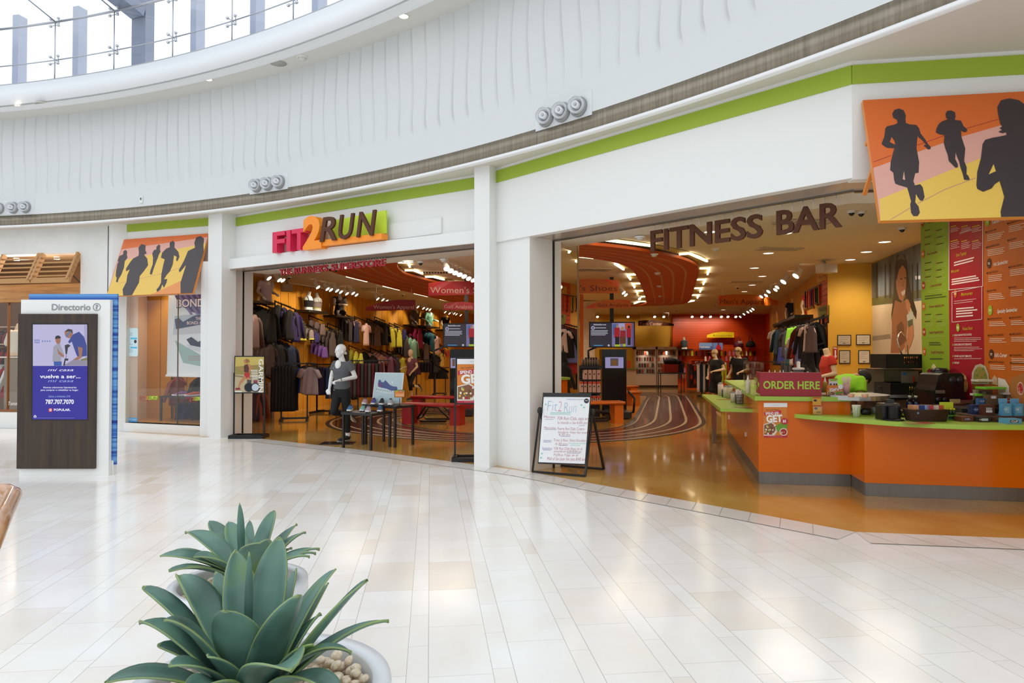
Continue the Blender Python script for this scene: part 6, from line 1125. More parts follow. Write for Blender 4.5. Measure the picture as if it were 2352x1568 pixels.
# shoe boxes on black shelving
BOXW, BOXR = m('#c9a79c', .6), m('#c8401c', .5); sh = emp('shoe_shelf', 'black shelf unit full of pale shoe boxes left of the treadmill tower', 'shelf', D(1358, 925, 16.3)); a, b = D(1333, 840, 16.2), D(1383, 950, 16.2); q = MB(); q.box(((a.x+b.x)/2, 16.42, a.z-.03), (b.x-a.x+.05, .45, .07)); q.box(((a.x+b.x)/2, 16.62, a.z/2), (b.x-a.x, .04, a.z)); q.build('carcass', BLACK, sh)
for y in (872, 902, 926): MB().box(((a.x+b.x)/2, 16.42, D(1358, y, 16.2).z-.012), (b.x-a.x, .42, .02)).build('shelf_board', BLK2, sh)
k = 0
for y0, y1, xs, dy in [(849, 871.2, (1341, 1351, 1361, 1371), 0), (876, 901.2, (1333, 1340, 1351, 1361, 1371), 0), (909, 925.2, (1341, 1351, 1361, 1371), 0)]:
    for x in xs:
        p, q_ = D(x, y0, 16.2), D(x+8.4, y1, 16.2); w_ = .088; t = emp('shoe_box', 'pale shoe box with red end standing on the black shelf by the tower', 'shoe box', ((p.x+q_.x)/2, 16.36, q_.z+.001), 0, 'shoe boxes by the tower'); H = p.z-q_.z; q = MB(); q.box((0, 0, H/2), (w_*.98, .30, H)); q.build('box', BOXW, t, local=True); q = MB(); q.box((0, .0, H-.03), (w_*1.0, .302, .05)); q.build('lid', BOXR if dy or y0 > 870 else BOXW, t, local=True); q = MB(); q.box((0, -.1512, H*.55), (.035, .001, .035)); q.build('label', m('#4a2a24', .6), t, local=True); k += 1
tag(MB().box((D(1358, 820, 16.4).x-.0, 16.42, D(1358, 839, 16.4).z+.10), (.30, .02, .18)).use(m('#1d1512', .5)).build('counter_sign'), 'small dark sign among the bottles on top of the shoe box shelf', 'sign')
rnd = random.Random(11); bq = MB().lathe([(0, 0), (.03, 0), (.03, .12), (.015, .15), (.015, .18), (0, .18)], n=10).mesh('bottle', m('#8a7a6a', .4)); bq2 = MB().lathe([(0, 0), (.035, 0), (.03, .14), (0, .14)], n=10).mesh('bottle', m('#3a2f2a', .4))
for i in range(14):
    o = link('bottle', (bq, bq2)[i % 2], None, ((a.x+.06+(b.x-a.x-.12)*((i*5) % 14)/13), 16.30+.2*(i % 2)+.02, a.z+.006)); tag(o, 'small bottle standing on top of the shoe box shelf', 'bottle', 'bottles on the shoe box shelf')
bench('orange bench in front of the treadmill tower, nearest to the whiteboard', 1305, 1426, 15.0, 15.2, .48, OD, 'orange benches', .2, .42); bench('orange bench end right of the treadmill tower', 1405, 1463, 20.0, 20.3, .42, OD, 'orange benches', .26, .4); bench('farthest orange bench right of the tower', 1410, 1460, 23.5, 23.7, .42, OD, 'orange benches', .26, .4)
loop_frame('black tubular treadmill frame under the nearest orange bench', [(1360, 945), (1400, 950), (1402, 962), (1392, 969), (1330, 969), (1328, 955)], 15.3)
# mirror column
MIR = m('#f2f2f2', .01, 1.0, name='mirror'); t = emp('mirror_column', 'mirror faced column just inside the bar opening', 'column', (.9, 10.3, 0)); p0, p1 = D(1286, 800, 10.0), D(1326, 800, 10.6); A_, B_ = V((p0.x, p0.y)), V((p1.x, p1.y)); uu, nn = un(A_, B_); MB().prism([A_, B_, B_-nn*.35, A_-nn*.35], 0, CEIL-.02).build('core', m('#b9a284', .5), t); MB().prism([A_+nn*.006, B_+nn*.006, B_+nn*.001, A_+nn*.001], .05, 3.1).build('mirror_panel', MIR, t); MB().prism([B_+nn*.012, B_+nn*.012+uu*.045, B_+uu*.045-nn*.05, B_-nn*.0], 0, CEIL-.02).build('edge_trim', m('#a68c6a', .35, .4), t)
# back wall: white column, display cabinets, counter
tag(MB().box((D(1352, 800, 24).x, 24.2, CEIL/2-.02), (.45, .4, CEIL-.06)).build('hall_column', noisy(['#c9b8a4', '#ddd0c0'], 6, 5, .8, name='rough_plaster')), 'rough plastered pale column behind the shoe box shelf', 'column'); tag(MB().box((D(1336, 800, 21).x, 21, CEIL/2-.02), (.10, .10, CEIL-.06)).build('orange_post', OD), 'slim orange post left of the plastered column', 'post')
for i, (x0, x1) in enumerate([(1459, 1508), (1509, 1557)]):
    d = 30.6; a, b = D(x0, 796, d), D(x1, 886, d); z1 = D(x0, 860, d).z; W = b.x-a.x; c = (a.x+b.x)/2; t = emp('display_cabinet', ('left pale display cabinet with black holders on the yellow wall', 'right pale display cabinet with small red boxes on the yellow wall')[i], 'cabinet', (c, d, 0), 0, 'display cabinets'); CABW = m('#c9b29c', .5); Ht = a.z
    q = MB(); q.box((c, d+.3, z1/2), (W, .6, z1)); q.box((c, d+.3, Ht-.06), (W, .6, .12)); q.box((c, d+.58, (z1+Ht)/2), (W, .04, Ht-z1)); [q.box((c+s_*(W/2-.02), d+.3, (z1+Ht)/2), (.04, .6, Ht-z1)) for s_ in (-1, 1)]; q.build('carcass', CABW, t); MB().box((c, d+.012, (z1+Ht)/2), (W-.08, .01, Ht-z1-.14)).build('glass_door', GLASS, t); MB().box((c, d-.012, z1*.52), (W-.06, .02, z1*.8)).build('lower_door', m('#d3bca6', .5), t); MB().box((c, d-.02, .05), (W, .03, .1)).build('kick_plate', m('#3a2618', .6), t); MB().box((c, d-.006, Ht-.05), (.25, .01, .035)).build('badge', m('#b8a02c', .5), t)
    for r in range(4):
        zz = z1+.06+r*(Ht-z1-.16)/4; MB().box((c, d+.3, zz-.01), (W-.08, .5, .012)).build('glass_shelf', GLASS, t)
        for k in range(7):
            o = MB().box((0, 0, .08), (.075, .06, .16)).mesh('pack', m(rnd.choice(['#8a2018', '#2a2422', '#b8412a', '#d9c9b4', '#4a4440'] if i else ['#1c1a1a', '#2a2626', '#b8471c', '#3a3432']), .5)) if 0 else None
            nm = link('small_pack', bpy.data.meshes.get('pk%d' % ((k+r*3+i) % 5)) or (lambda s_: s_)(MB().box((0, 0, .085), (.08, .06, .17)).mesh('pk%d' % ((k+r*3+i) % 5), m(['#8a2018', '#2a2422', '#b8412a', '#d9c9b4', '#4a4440'][(k+r*3+i) % 5], .5))), None, (c-W/2+.12+k*(W-.24)/6, d+.22, zz-.003)); tag(nm, 'small boxed accessory standing in the %s pale display cabinet' % ('left', 'right')[i], 'box', 'packs in the %s cabinet' % ('left', 'right')[i])
    lamp('SPOT', (c, d+.2, Ht-.14), 18, (c, d+.3, 0), (1, .9, .75), 2.2, .1, t)
t = emp('service_counter', 'pale service counter between the tower and the display cabinets', 'counter', D(1448, 880, 28)); q = MB(); a, b = D(1441, 848, 28), D(1458, 885, 28); q.box(((a.x+b.x)/2-.3, 28.3, a.z/2), (1.0, .6, a.z)); q.build('body', m('#c2a78c', .5), t); MB().box(((a.x+b.x)/2-.3, 28.3, a.z+.02), (1.08, .7, .04)).build('countertop', m('#6f7a2a', .4), t); tag(MB().box((a.x+.08, 28.2, a.z+.19), (.17, .1, .3)).build('counter_display', m('#c2481c', .5)), 'small orange display standing on the pale service counter', 'display')
# accessory wall: hook packs, bags, signs, bust
PK_ = [MB().box((0, 0, 0), (.085, .035, .20)).box((0, 0, .11), (.05, .02, .04)).mesh('pack', m(h, .5)) for h in ('#1c1818', '#26303f', '#b8301c', '#d9cfc4', '#c9d02a', '#c26a8a', '#4a4a52')]
for r, y in enumerate((812, 824, 838, 852, 864)):
    for k in range(20):
        x = 1563+k*9.6+(r % 2)*2
        if 1583 < x < 1622 and r > 0 or 1745 < x: continue
        p = D(x, y, 32.45); tag(link('hook_pack', PK_[(k*3+r*5+(k*k) % 4) % 7] if 0 else PK_[(k*3+r*5+(k*k)) % 7], None, (p.x, 32.6, p.z)), 'small packaged accessory hanging on the orange slat wall', 'pack', 'packs on the accessory wall')
for i, (x, h, lb) in enumerate([(1700, '#5e1233', 'maroon duffel bag hanging on the orange wall'), (1728, '#1d1513', 'black duffel bag hanging on the orange wall')]):
    c = D(x, 788, 32.2); t = emp('duffel_bag', lb, 'bag', c); q = MB(); q.loft([[V((c.x+w_*math.cos(a), 32.42+dp*math.sin(a), c.z+z)) for a in [2*PI*j/16 for j in range(16)]] for z, w_, dp in [(-.19, .18, .08), (-.17, .24, .13), (-.05, .24, .14), (.05, .18, .11), (.13, .08, .04)]]); q.build('body', m(h, .7), t); q = MB(); q.tube([(c.x-.10, 32.40, c.z+.08), (c.x-.05, 32.45, c.z+.28), (c.x, 32.5, c.z+.34), (c.x+.05, 32.45, c.z+.28), (c.x+.10, 32.40, c.z+.08)], .015, 6); q.build('handle', m(h, .7), t)
    if i == 0: f = Fr((c.x, 32.27, 0), (1, 0, 0), (0, 0, 1)); q = MB(); rect(q, f, 1695, 783, 1705, 785, m('#d9c0c8', .6), .012); rect(q, f, 1695, 786.5, 1705, 788, m('#d9c0c8', .6), .012); q.build('printed_mark', None, t)
f = Fr((0, 32.35, 0), (1, 0, 0), (0, 0, 1)); t = emp('wall_sign', 'blue hydration sign with a runner photo on the orange wall', 'sign', f.px(1633, 795)); q = MB().use(m('#41588f', .4)).slab([f.px(*p) for p in [(1606, 787), (1660, 787), (1660, 803), (1606, 803)]], .02, f.n); q.build('board', None, t); q = MB(); rect(q, f, 1606, 787, 1636, 795, m('#6f8fc0', .4), .001); rect(q, f, 1638, 787, 1660, 803, m('#5f80bd', .4), .001); art(q, f, [(1644, 803), (1645, 795), (1650, 790), (1655, 794), (1657, 803)], m('#b0202c', .4), .002); disc(q, f, 1650, 789.5, 2.2, m('#5a3424', .4), .003, 1, 10); text(q, f, 'Hydration', 1607, 798.5, 1631, 4, m('#f0f0f0', .4), .002, .02); q.build('printed_artwork', None, t)
t = emp('snack_rack', 'red energy bar rack with the word CLIF, in front of the accessory wall', 'rack', D(1604, 885, 29)); f = Fr((0, 28.99, 0), (1, 0, 0), (0, 0, 1)); a, b = D(1583, 838, 29), D(1622, 888, 29); MB().box(((a.x+b.x)/2, 29.2, a.z/2+.05), (b.x-a.x, .4, a.z)).build('body', m('#4a1410', .5), t); MB().use(m('#8a1a16', .4)).slab([f.px(*p) for p in [(1588, 827), (1618, 827), (1618, 836), (1588, 836)]], .02, f.n).build('header', None, t); q = MB(); text(q, f, 'CLIF', 1596, 834, 1614, 5, m('#d9b8a8', .4), .004, .03); rect(q, f, 1590, 837, 1616, 838, m('#d9c9b8', .4), .004); q.build('lettering', None, t)
for r in range(4):
    for k in range(4): p = D(1589+k*8, 846+r*10, 28.9); tag(link('snack_box', PK_[(r+k*2) % 3], None, (p.x, 28.95, p.z)), 'small snack box on the red energy bar rack', 'box', 'boxes on the snack rack')
c, z = D(1578, 800, 31.9), D(1578, 801, 31.9).z; tag(MB().box((c.x, 32.45, z-.03), (.75, .4, .06)).build('wall_mounted_shelf', m('#1a120e', .5)), 'dark shelf with a backpack bust on the accessory wall', 'shelf'); t = figure('bust', 'white bust wearing a grey backpack on the accessory wall shelf', 'mannequin', STAND, MANW, (c.x, 32.4, z-.99), .3, hd=False, legs=False, arms=False, zcut=.99, vox=.018, top=m('#3f4a52', .8), sleeve=.3, hem=1.1)
# far black table with boxes
P = [Z(1512, 902).xy, Z(1556, 903).xy]; P4 = [(5.75, 26.5), (6.65, 26.3), (6.75, 27.2), (5.85, 27.4)]; table('black table with red and blue boxes before the accessory wall', P4, .78, None)
tag(MB().box((6.2, 26.8, .78+.16), (.55, .45, .32)).build('shoe_box_stack', m('#a82a14', .5)), 'orange-red box on the far black table', 'box'); tag(MB().box((6.62, 26.9, .78+.16), (.22, .3, .32)).build('shoe_box_stack', m('#16263f', .5)), 'navy box on the far black table', 'box'); tag(MB().ell((6.25, 26.85, 1.2), (.3, .2, .16), 12, 8).ell((6.5, 26.9, 1.18), (.2, .18, .12), 12, 8).build('folded_clothes', m('#16151a', .8)), 'dark folded clothes on top of the red box on the far table', 'clothes')
# capped mannequins and the rack of running trousers
figure('mannequin', 'tan capped mannequin in black and red, arm forward, before the accessory wall', 'mannequin', RUNP, MANT, (Z(1645, 885).x*0+5.55, 18.6, 0), 2.1, top=m('#1b191c', .8), bottom=m('#17161a', .8), vox=.014, female=False, cap=m('#b39a6e', .7), bun=False, scale=.97, vneck=False, hem=.84)
mm = figure('mannequin', 'tan mannequin with cap, sunglasses and black tee behind the red order sign', 'mannequin', STAND, MANT, (5.85, 17.6, 0), 2.3, top=m('#121113', .8), bottom=m('#17161a', .8), vox=.014, female=False, cap=m('#a99266', .7), bun=False, scale=1.0, vneck=False, hem=.84)
q = MB(); q.box((0, .142, 1.605), (.13, .02, .03)); q.box((.07, .09, 1.61), (.01, .1, .012)); q.box((-.07, .09, 1.61), (.01, .1, .012)); link('sunglasses', q.mesh('sunglasses', BLACK), mm, local=True)
rack('garment_rack', 'black floor rack with running trousers in front of the capped mannequins', 1630, 912, .95, 1.22, .1, [(-.42, -.05, .10, 0, 9, 'pants', ['#d9cfc9', '#1b2740', '#b9b3b4', '#151417', '#a8261c', '#131316', '#161618', '#1a1a1e', '#131316'], 'red, white, navy and black running trousers before the capped mannequins', .95, 1.2), (.36, -.40, 0, .08, 1, 'pants', ['#c5cf2a'], 'bright yellow-green running trousers at the right end of the rack', .62, .2)])
# men's apparel wall on the right
RA, RB_ = V((10.95, 29.0)), V((6.95, 15.4)); ru, rn = un(RA, RB_)
def arm2(x, y, n, kind, hexs, gl, L_=.42, drop=.10, sc=1.0):
    p = VP(x, y, RA, RB_, L_+.05); base = p-V((*rn, 0))*L_+V((0, 0, drop)); t = emp('garment_rail', 'black sloping rail holding '+' '.join(gl.split()[:12]), 'rail', base, 0, 'rails on the right apparel wall'); MB().bar(base, p, .022, .03).bar(base+V((0, 0, -.14)), base+V((0, 0, .03)), .03, .02).build('rail_arm', BLACK, t); rz = math.atan2(rn.y, rn.x)+PI/2+.5
    for i in range(n): e = base.lerp(p, .96-.62*i/max(1, n-1)); garment(kind, hexs[i % len(hexs)], e+V((0, 0, -.09)), rz, gl, gl[:60], sc)
for r in [(1777, 752, 3, 'tee', ['#cdbfb8', '#3a3334'], 'white and dark tee at the far end of the right wall', .42, .1, 1.0), (1786, 752, 3, 'long', ['#1d3a4a', '#6a5a50'], 'deep blue long top at the far end of the right wall', .42, .1, 1.0), (1796, 750, 3, 'tank', ['#151416'], 'black tank top right of the deep blue tops', .42, .1, 1.1), (1806, 752, 3, 'tee', ['#3a3436'], 'charcoal tee right of the black tank tops', .42, .1, 1.0), (1816, 745, 4, 'shorts', ['#7ec41e'], 'bright lime green shorts under the navy shirted torso', .42, .1, 1.0), (1826, 762, 3, 'tee', ['#e0d6d0', '#b9b0ae'], 'white tee right of the lime green shorts', .42, .1, 1.0), (1836, 742, 4, 'long', ['#571510', '#6b1a14'], 'dark red top under the coral shirted torso', .42, .1, 1.1), (1846, 740, 2, 'long', ['#141416'], 'black long top right of the dark red ones', .38, .1, .95), (1852, 738, 1, 'tee', ['#d9c2bb'], 'pale pink tee near the orange slat panel', .34, .1, .84), (1861, 738, 1, 'tank', ['#5f4f50'], 'grey-brown top near the orange slat panel', .34, .1, .84),
    (1785, 800, 3, 'shorts', ['#151518'], 'black shorts low at the far end of the right wall', .42, .1, 1.0), (1797, 790, 3, 'shorts', ['#35408a'], 'royal blue shorts in the middle of the right wall', .42, .1, 1.1), (1809, 790, 3, 'pants', ['#4f4a55'], 'grey running trousers in the middle of the right wall', .42, .1, .8), (1818, 788, 3, 'shorts', ['#16505a'], 'teal shorts in the middle of the right wall', .42, .1, 1.1), (1838, 785, 3, 'tee', ['#a8302c', '#8a2420'], 'red tee low on the right wall', .42, .1, 1.0), (1836, 770, 2, 'tee', ['#6f78b8'], 'lavender blue tee low on the right wall', .45, .1, .8), (1853, 798, 3, 'shorts', ['#141416'], 'black shorts low near the orange slat panel', .36, .1, 1.05), (1800, 822, 4, 'pants', ['#3a3438', '#5a5052'], 'dark grey trousers lowest on the right wall', .42, .1, .8), (1830, 825, 4, 'pants', ['#141418', '#2a2a30'], 'black trousers lowest in the middle of the right wall', .42, .1, .8), (1846, 830, 3, 'long', ['#18161c', '#4a3f44'], 'dark jacket lowest near the orange slat panel', .42, .1, 1.0)]: arm2(*r)
def shelf2(xa, xb, y, lb):
    p, r = VP(xa, y, RA, RB_, .0), VP(xb, y, RA, RB_, 0); a, b = V((p.x, p.y)), V((r.x, r.y)); tag(MB().prism([a, b, b+rn*.42, a+rn*.42], r.z-.07, r.z).build('wall_mounted_shelf', m('#1a120e', .5)), lb, 'shelf', 'black shelves on the right wall'); return (a+b)/2+rn*.2, r.z
c, z = shelf2(1806, 1842, 731, 'black shelf with the navy shirted torso'); figure('half_mannequin', 'half mannequin in a navy tee on the right wall shelf', 'mannequin', RUNP, MANT, (c.x+.22, c.y, z-.84), 2.2, hd=False, legs=False, top=m('#14162e', .85), female=False, zcut=.85, vox=.014, hem=.86, vneck=False)
c, z = shelf2(1840, 1868, 722, 'black shelf with the coral shirted torso'); figure('half_mannequin', 'half mannequin in a coral red tee on the right wall shelf', 'mannequin', RUNP, MANT, (c.x+.30, c.y-.1, z-.84), 2.3, hd=False, legs=False, top=m('#a8281c', .85), female=False, zcut=.85, vox=.014, hem=.86, vneck=False)
# slat panel with medals, plaques
SA, SB = V((6.95, 15.4)), V((6.62, 14.3)); su, sn = un(SA, SB); fsl = Fr((*(SA+sn*.012), 0), (*su, 0), (0, 0, 1)); q = MB().use(m('#7d2c0c', .5))
for k in range(24): z = .5+k*.12; q.prism([SA+sn*.002, SB+sn*.002, SB+sn*.008, SA+sn*.008], z, z+.012)
struct(q.build('trim_26'))
fS2 = Fv(1848, 700, 16.6, 1903, 14.6)
for i, (x, h, y0, y1) in enumerate([(1850, '#23275e', 671, 707), (1855, '#a81a24', 669, 708), (1860, '#b01c26', 667, 706), (1864, '#3a3f86', 665, 703), (1868, '#a81a24', 663, 704), (1873, '#3a3a3a', 661, 695), (1877, '#1d5a34', 659, 697), (1883, '#b8301c', 655, 695), (1888, '#b85a1c', 652, 690), (1893, '#2a1d16', 650, 690), (1898, '#c98a8a', 646, 668)]):
    p = fS2.px(x, y0); b_ = fS2.px(x, y1); t = emp('medal', ('%s ribbon medal, %s on the rail of race medals' % ({'#23275e': 'navy', '#a81a24': 'red', '#b01c26': 'bright red', '#3a3f86': 'blue', '#3a3a3a': 'dark grey', '#1d5a34': 'green', '#b8301c': 'orange-red', '#b85a1c': 'orange', '#2a1d16': 'dark brown', '#c98a8a': 'pink'}[h], ('first from the far end', 'second from the far end', 'third from the far end', 'fourth from the far end', 'fifth from the far end', 'sixth from the far end', 'seventh from the far end', 'fourth from the near end', 'third from the near end', 'second from the near end', 'nearest')[i])), 'medal', p, 0, 'race medals on the rail'); MB().bar(p, V((p.x, p.y, b_.z)), .035, .012).build('ribbon', m(h, .7), t); MB().lathe([(0, -.004), (.035, -.004), (.035, .004), (0, .004)], (p.x, p.y-.015, b_.z-.02), 14, M4.Rotation(PI/2, 4, 'X')).build('medallion', m('#a8865a', .35, .7), t)
a, b = fS2.px(1848, 671), fS2.px(1904, 643); tag(MB().bar(a, b, .02, .02).build('medal_rail', BLACK), 'thin black rail the race medals hang from', 'rail')
def plaque(name, label, cat, f, pts, h, draws=(), th=.012):
    t = emp(name, label, cat, f.px(*pts[0])); MB().use(m(h, .5)).slab([f.px(x, y, .02) for x, y in pts], th, f.n).build('board', None, t); q = MB()
    for kind, a_, h2 in draws: (rect(q, f, *a_, m(h2, .5), .022) if kind == 'r' else text(q, f, *a_, m(h2, .5), .023, .02))
    if draws: q.build('printing', None, t)
    return t
fSl = Fv(1878, 700, 15.2, 1908, 14.2)
plaque('novelty_plate', 'yellow-green novelty plate with black writing among the medals', 'plate', fSl, [(1880, 706), (1904, 698), (1907, 701), (1907, 723), (1904, 727), (1882, 732)], '#8f8a1c', [('t', ('PERSON', 1884, 716, 1902, 8), '#2a2812'), ('t', ('RUN', 1888, 726, 1900, 4), '#2a2812')]); plaque('medal_display', 'dark purple panel with a yellow centre on the slat panel', 'frame', fSl, [(1893, 742), (1905, 739), (1905, 795), (1893, 797)], '#241238', [('r', (1896.5, 751, 1901, 777), '#c98a1c')])
plaque('small_poster', 'small pale poster under the oval badge on the slat panel', 'poster', fSl, [(1881, 764), (1891, 762), (1891, 801), (1881, 802)], '#c9a58a', [('r', (1882, 775, 1890, 790), '#b8862c'), ('r', (1881, 764, 1891, 768), '#a82a1c')]); plaque('small_poster', 'grey sticker sheet at the bottom of the slat panel', 'poster', fSl, [(1893, 801), (1907, 800), (1907, 822), (1893, 822)], '#a89a92', [('r', (1895, 806, 1905, 812), '#3a3432')])
plaque('wall_sticker', 'yellow painted board at the top of the slat panel', 'sign', fSl, [(1879, 630), (1904, 622), (1904, 641), (1879, 650)], '#c98f1c', [('t', ('Race', 1883, 640, 1900, 6), '#a8521c')])
p = D(1898, 617, 13.6); t = emp('wall_speaker', 'white box speaker hung under the ceiling beside the yellow wall', 'speaker', p); MB().box((p.x, 13.6, p.z), (.30, .26, .17), .2).build('housing', m('#cfc6ba', .5), t); MB().bar((p.x, 13.65, p.z+.08), (p.x, 13.75, CEIL), .05, .05).build('bracket', m('#cfc6ba', .5), t)
p = D(659, 661, 16.9); t = emp('wall_speaker', 'white box speaker hung under the ceiling beside the ochre wall', 'speaker', p); MB().box((p.x, 16.9, p.z), (.24, .22, .17), .5).build('housing', m('#a08a72', .5), t); MB().bar((p.x, 16.9, p.z+.08), (p.x, 16.95, CEIL), .05, .05).build('bracket', m('#a08a72', .5), t)
# ceiling vents, cameras, detectors
def vent(x, y, z, w_, d_, rz, label):
    p = Z(x, y, z); t = emp('ceiling_vent', label, 'ceiling vent', (p.x, p.y, z), rz, 'ceiling vents'); q = MB(); [q.box((sx*w_/2, 0, -.008), (.05, d_, .016)) for sx in (-1, 1)]; [q.box((0, sy*d_/2, -.008), (w_, .05, .016)) for sy in (-1, 1)]; q.build('frame', m('#c2b09a', .5), t, local=True); q = MB(); [q.box((-w_/2+.06+k*(w_-.12)/9, 0, -.007), (.025, d_-.04, .012)) for k in range(10)]; q.build('slats', m('#d6c8b6', .5), t, local=True); MB().box((0, 0, -.0015), (w_, d_, .003)).build('backing', m('#3a3028', .7), t, local=True)
vent(1789, 571, CEIL, .75, .32, .1, 'wide ceiling vent behind the word BAR, nearer one'); vent(1846, 510, 3.395, .75, .30, .1, 'ceiling vent partly hidden by the letters of the word BAR'); vent(1712, 647, CEIL, .8, .3, 0, 'ceiling vent over the bar, farther one'); vent(1360, 619, CEIL, .75, .5, .1, 'ceiling vent beside the orange loop left of the shoe sign'); vent(1000, 625, CEIL, .7, .5, .1, 'ceiling vent left of the large red sign'); vent(862, 662, CEIL, .7, .4, 0, 'ceiling vent above the dark red sign')
def dome(x, y, z, label, s=.75, hc='#d9d4cb'):
    p = Z(x, y, z); t = emp('security_camera', label, 'camera', (p.x, p.y, z)); MB().lathe([(.075*s, 0), (.075*s, -.03*s), (.06*s, -.045*s)], n=18).build('base', m(hc, .5), t, local=True); MB().ell((0, 0, -.045*s), (.045*s, .045*s, .045*s), 14, 8).build('dome', m('#0c0b0b', .1), t, local=True)
for x, y, z, lb in [(1956, 484, CEIL, 'white based dome camera left of the large running poster'), (1978, 486, CEIL, 'dark dome camera beside the large running poster'), (2072, 523, CEIL, 'white box dome camera right of the large running poster, near the menu wall'), (771, 616, 3.07, 'dome camera in the header soffit left of the middle downlight'), (966, 600, 3.07, 'dome camera in the header soffit right of the right downlight'), (664, 635, CEIL, 'dark dome camera above the dark jackets'), (925, 675, CEIL, 'dark dome camera above the dark red sign'), (1694, 658, CEIL, 'dark dome camera above the orange apparel sign'), (1643, 698, CEIL, 'dark dome camera left of the orange apparel sign'), (1555, 711, CEIL, 'dark dome camera before the accessory wall')]: dome(x, y, z, lb)
for x, y, z, lb in [(730, 620, 3.07, 'smoke detector in the header soffit between the left downlights'), (1020, 595, 3.07, 'smoke detector in the header soffit at right'), (1470, 543, 3.06, 'smoke detector left of the brown bar letters'), (1645, 571, CEIL, 'detector below the brown bar letters'), (1503, 583, OZ-.005, 'nearest detector on the orange panel'), (1510, 626, OZ-.005, 'second detector on the orange panel'), (1514, 656, OZ-.005, 'third detector on the orange panel'), (1516, 679, OZ-.005, 'farthest detector on the orange panel')]: detector(x, y, z, lb)
# ---------------------------------------------------------------- juice bar
K1, KJ, KK, KR = V((2.93, 8.13)), V((3.93, 7.94)), V((3.83, 7.44)), V((5.40, 7.12)); KL = V((4.05, 12.9))
OGL = m('#dc6a06', .16, name='glossy_orange_laminate'); OGL.node_tree.nodes['Principled BSDF'].inputs['Specular IOR Level'].default_value = .3; LGR = m('#9fc044', .35, name='lime_laminate'); KICK = noisy(['#77726d', '#807b76'], 4, 3, .35, .6, stretch=(3, 3, .4), name='brushed_kick_plate')
t = emp('bar_counter', 'glossy orange bar counter with lime green tops and steel kick plate', 'counter', (3.4, 8.3, 0))
iL, iJ, iK, iR = K1+V((.62, .5)), KJ+V((.1, .55)), KK+V((.65, .6)), KR+V((.1, .6)); iLL = KL+V((.6, .1))
def shell(pts, z0, z1, mat, nm):
    for i, (a, b) in enumerate(zip(pts[:-1], pts[1:])):
        u, n = un(a, b); MB().prism([a, b, b-n*.04, a-n*.04], z0, z1).build(nm, mat, t)
shell([KL, K1, KJ], .14, .985, OGL, 'front_panel'); shell([KJ, KK, KR], .14, .80, OGL, 'front_panel')
kk = MB()
for a, b in zip([KL, K1, KJ, KK], [K1, KJ, KK, KR]): u, n = un(a, b); kk.prism([a-n*.008, b-n*.008, b-n*.03, a-n*.03], 0, .142)
kk.build('kick_plate', KICK, t)
MB().prism([KL+V((-.03, .05)), K1+V((-.05, -.03)), KJ+V((.0, -.03)), KJ+V((.06, .6)), K1+V((.72, .62)), KL+V((.65, .1))], .985, 1.035).build('countertop', LGR, t)
a = [Z(1655, 938, .83).xy, Z(1736, 940, .83).xy, K1.lerp(KL, .72)+V((.0, .0)), Z(1612, 905, .83).xy]
MB().prism([V(p) for p in a], .79, .83).build('left_ledge', LGR, t)
fe = [Z(x, y, .83).xy for x, y in [(1821, 950), (1860, 954), (1920, 959), (1990, 964), (2060, 969), (2140, 973), (2230, 976), (2352, 977)]]
MB().prism([V(p) for p in fe]+[V((5.40, 6.82)), V((5.5, 7.9)), V((4.2, 8.45)), V((3.93, 7.97)), V((3.36, 8.06))], .785, .832).build('serving_ledge', LGR, t)
q = MB(); rc = V((4.08, 8.22)); pts = [rc+V((.36*math.cos(x)*1.12, .42*math.sin(x))) for x in [PI*1.02+PI*.98*i/20 for i in range(21)]]+[rc+V((.40, .3)), rc+V((-.38, .3))]
q.prism(pts, 1.0, 1.055); q.build('steel_end_shelf', STEEL, t)
wv = MB(); lz = MB(); uL2, nL2 = un(KL, K1)
for kx_ in range(5):
    P = [(K1.lerp(KL, .05+.03*i)+nL2*.004, .72-.03*kx_+.05*math.sin(i*1.3+kx_)-.01*i) for i in range(14)]
    wv.tube([(p.x, p.y, z) for p, z in P], .003, 4)
MB().bar((*(K1.lerp(KL, .75)+nL2*.3), 0), (*(K1.lerp(KL, .75)+nL2*.3), .79), .06, .06).build('ledge_leg', STEEL, t)
fK = Fr((*K1, 0), (*un(K1, KJ)[0], 0), (0, 0, 1))
tp = emp('counter_poster', 'food advert poster stuck on the orange counter front below the red order sign', 'poster', fK.px(1780, 965)); q = MB(); spend(q, fK, 1754, 925, 1808, 1004, .004); q.build('printed_artwork', None, tp); MB().use(m('#eeeeee', .5)).slab([fK.px(x, y, .003) for x, y in [(1754, 925), (1808, 925), (1808, 1004), (1754, 1004)]], .002, fK.n).build('sheet', None, tp)
q = MB().use(m('#e6e0d8', .4)); fKL = Fr((*KL, 0), (*uL2, 0), (0, 0, 1))
for x, y in ((1675, 958), (1713, 997)): q = MB(); c = fKL.px(x, y, .004); q.use(m('#e6e0d8', .4)).slab([fKL.px(x-1.5, y-5, .008), fKL.px(x+1.5, y-5, .008), fKL.px(x+1.5, y+5, .008), fKL.px(x-1.5, y+5, .008)], .008, fKL.n); tag(q.build('power_outlet'), 'small pale outlet plate on the left counter side, '+('upper far one' if x < 1700 else 'lower near one'), 'outlet')
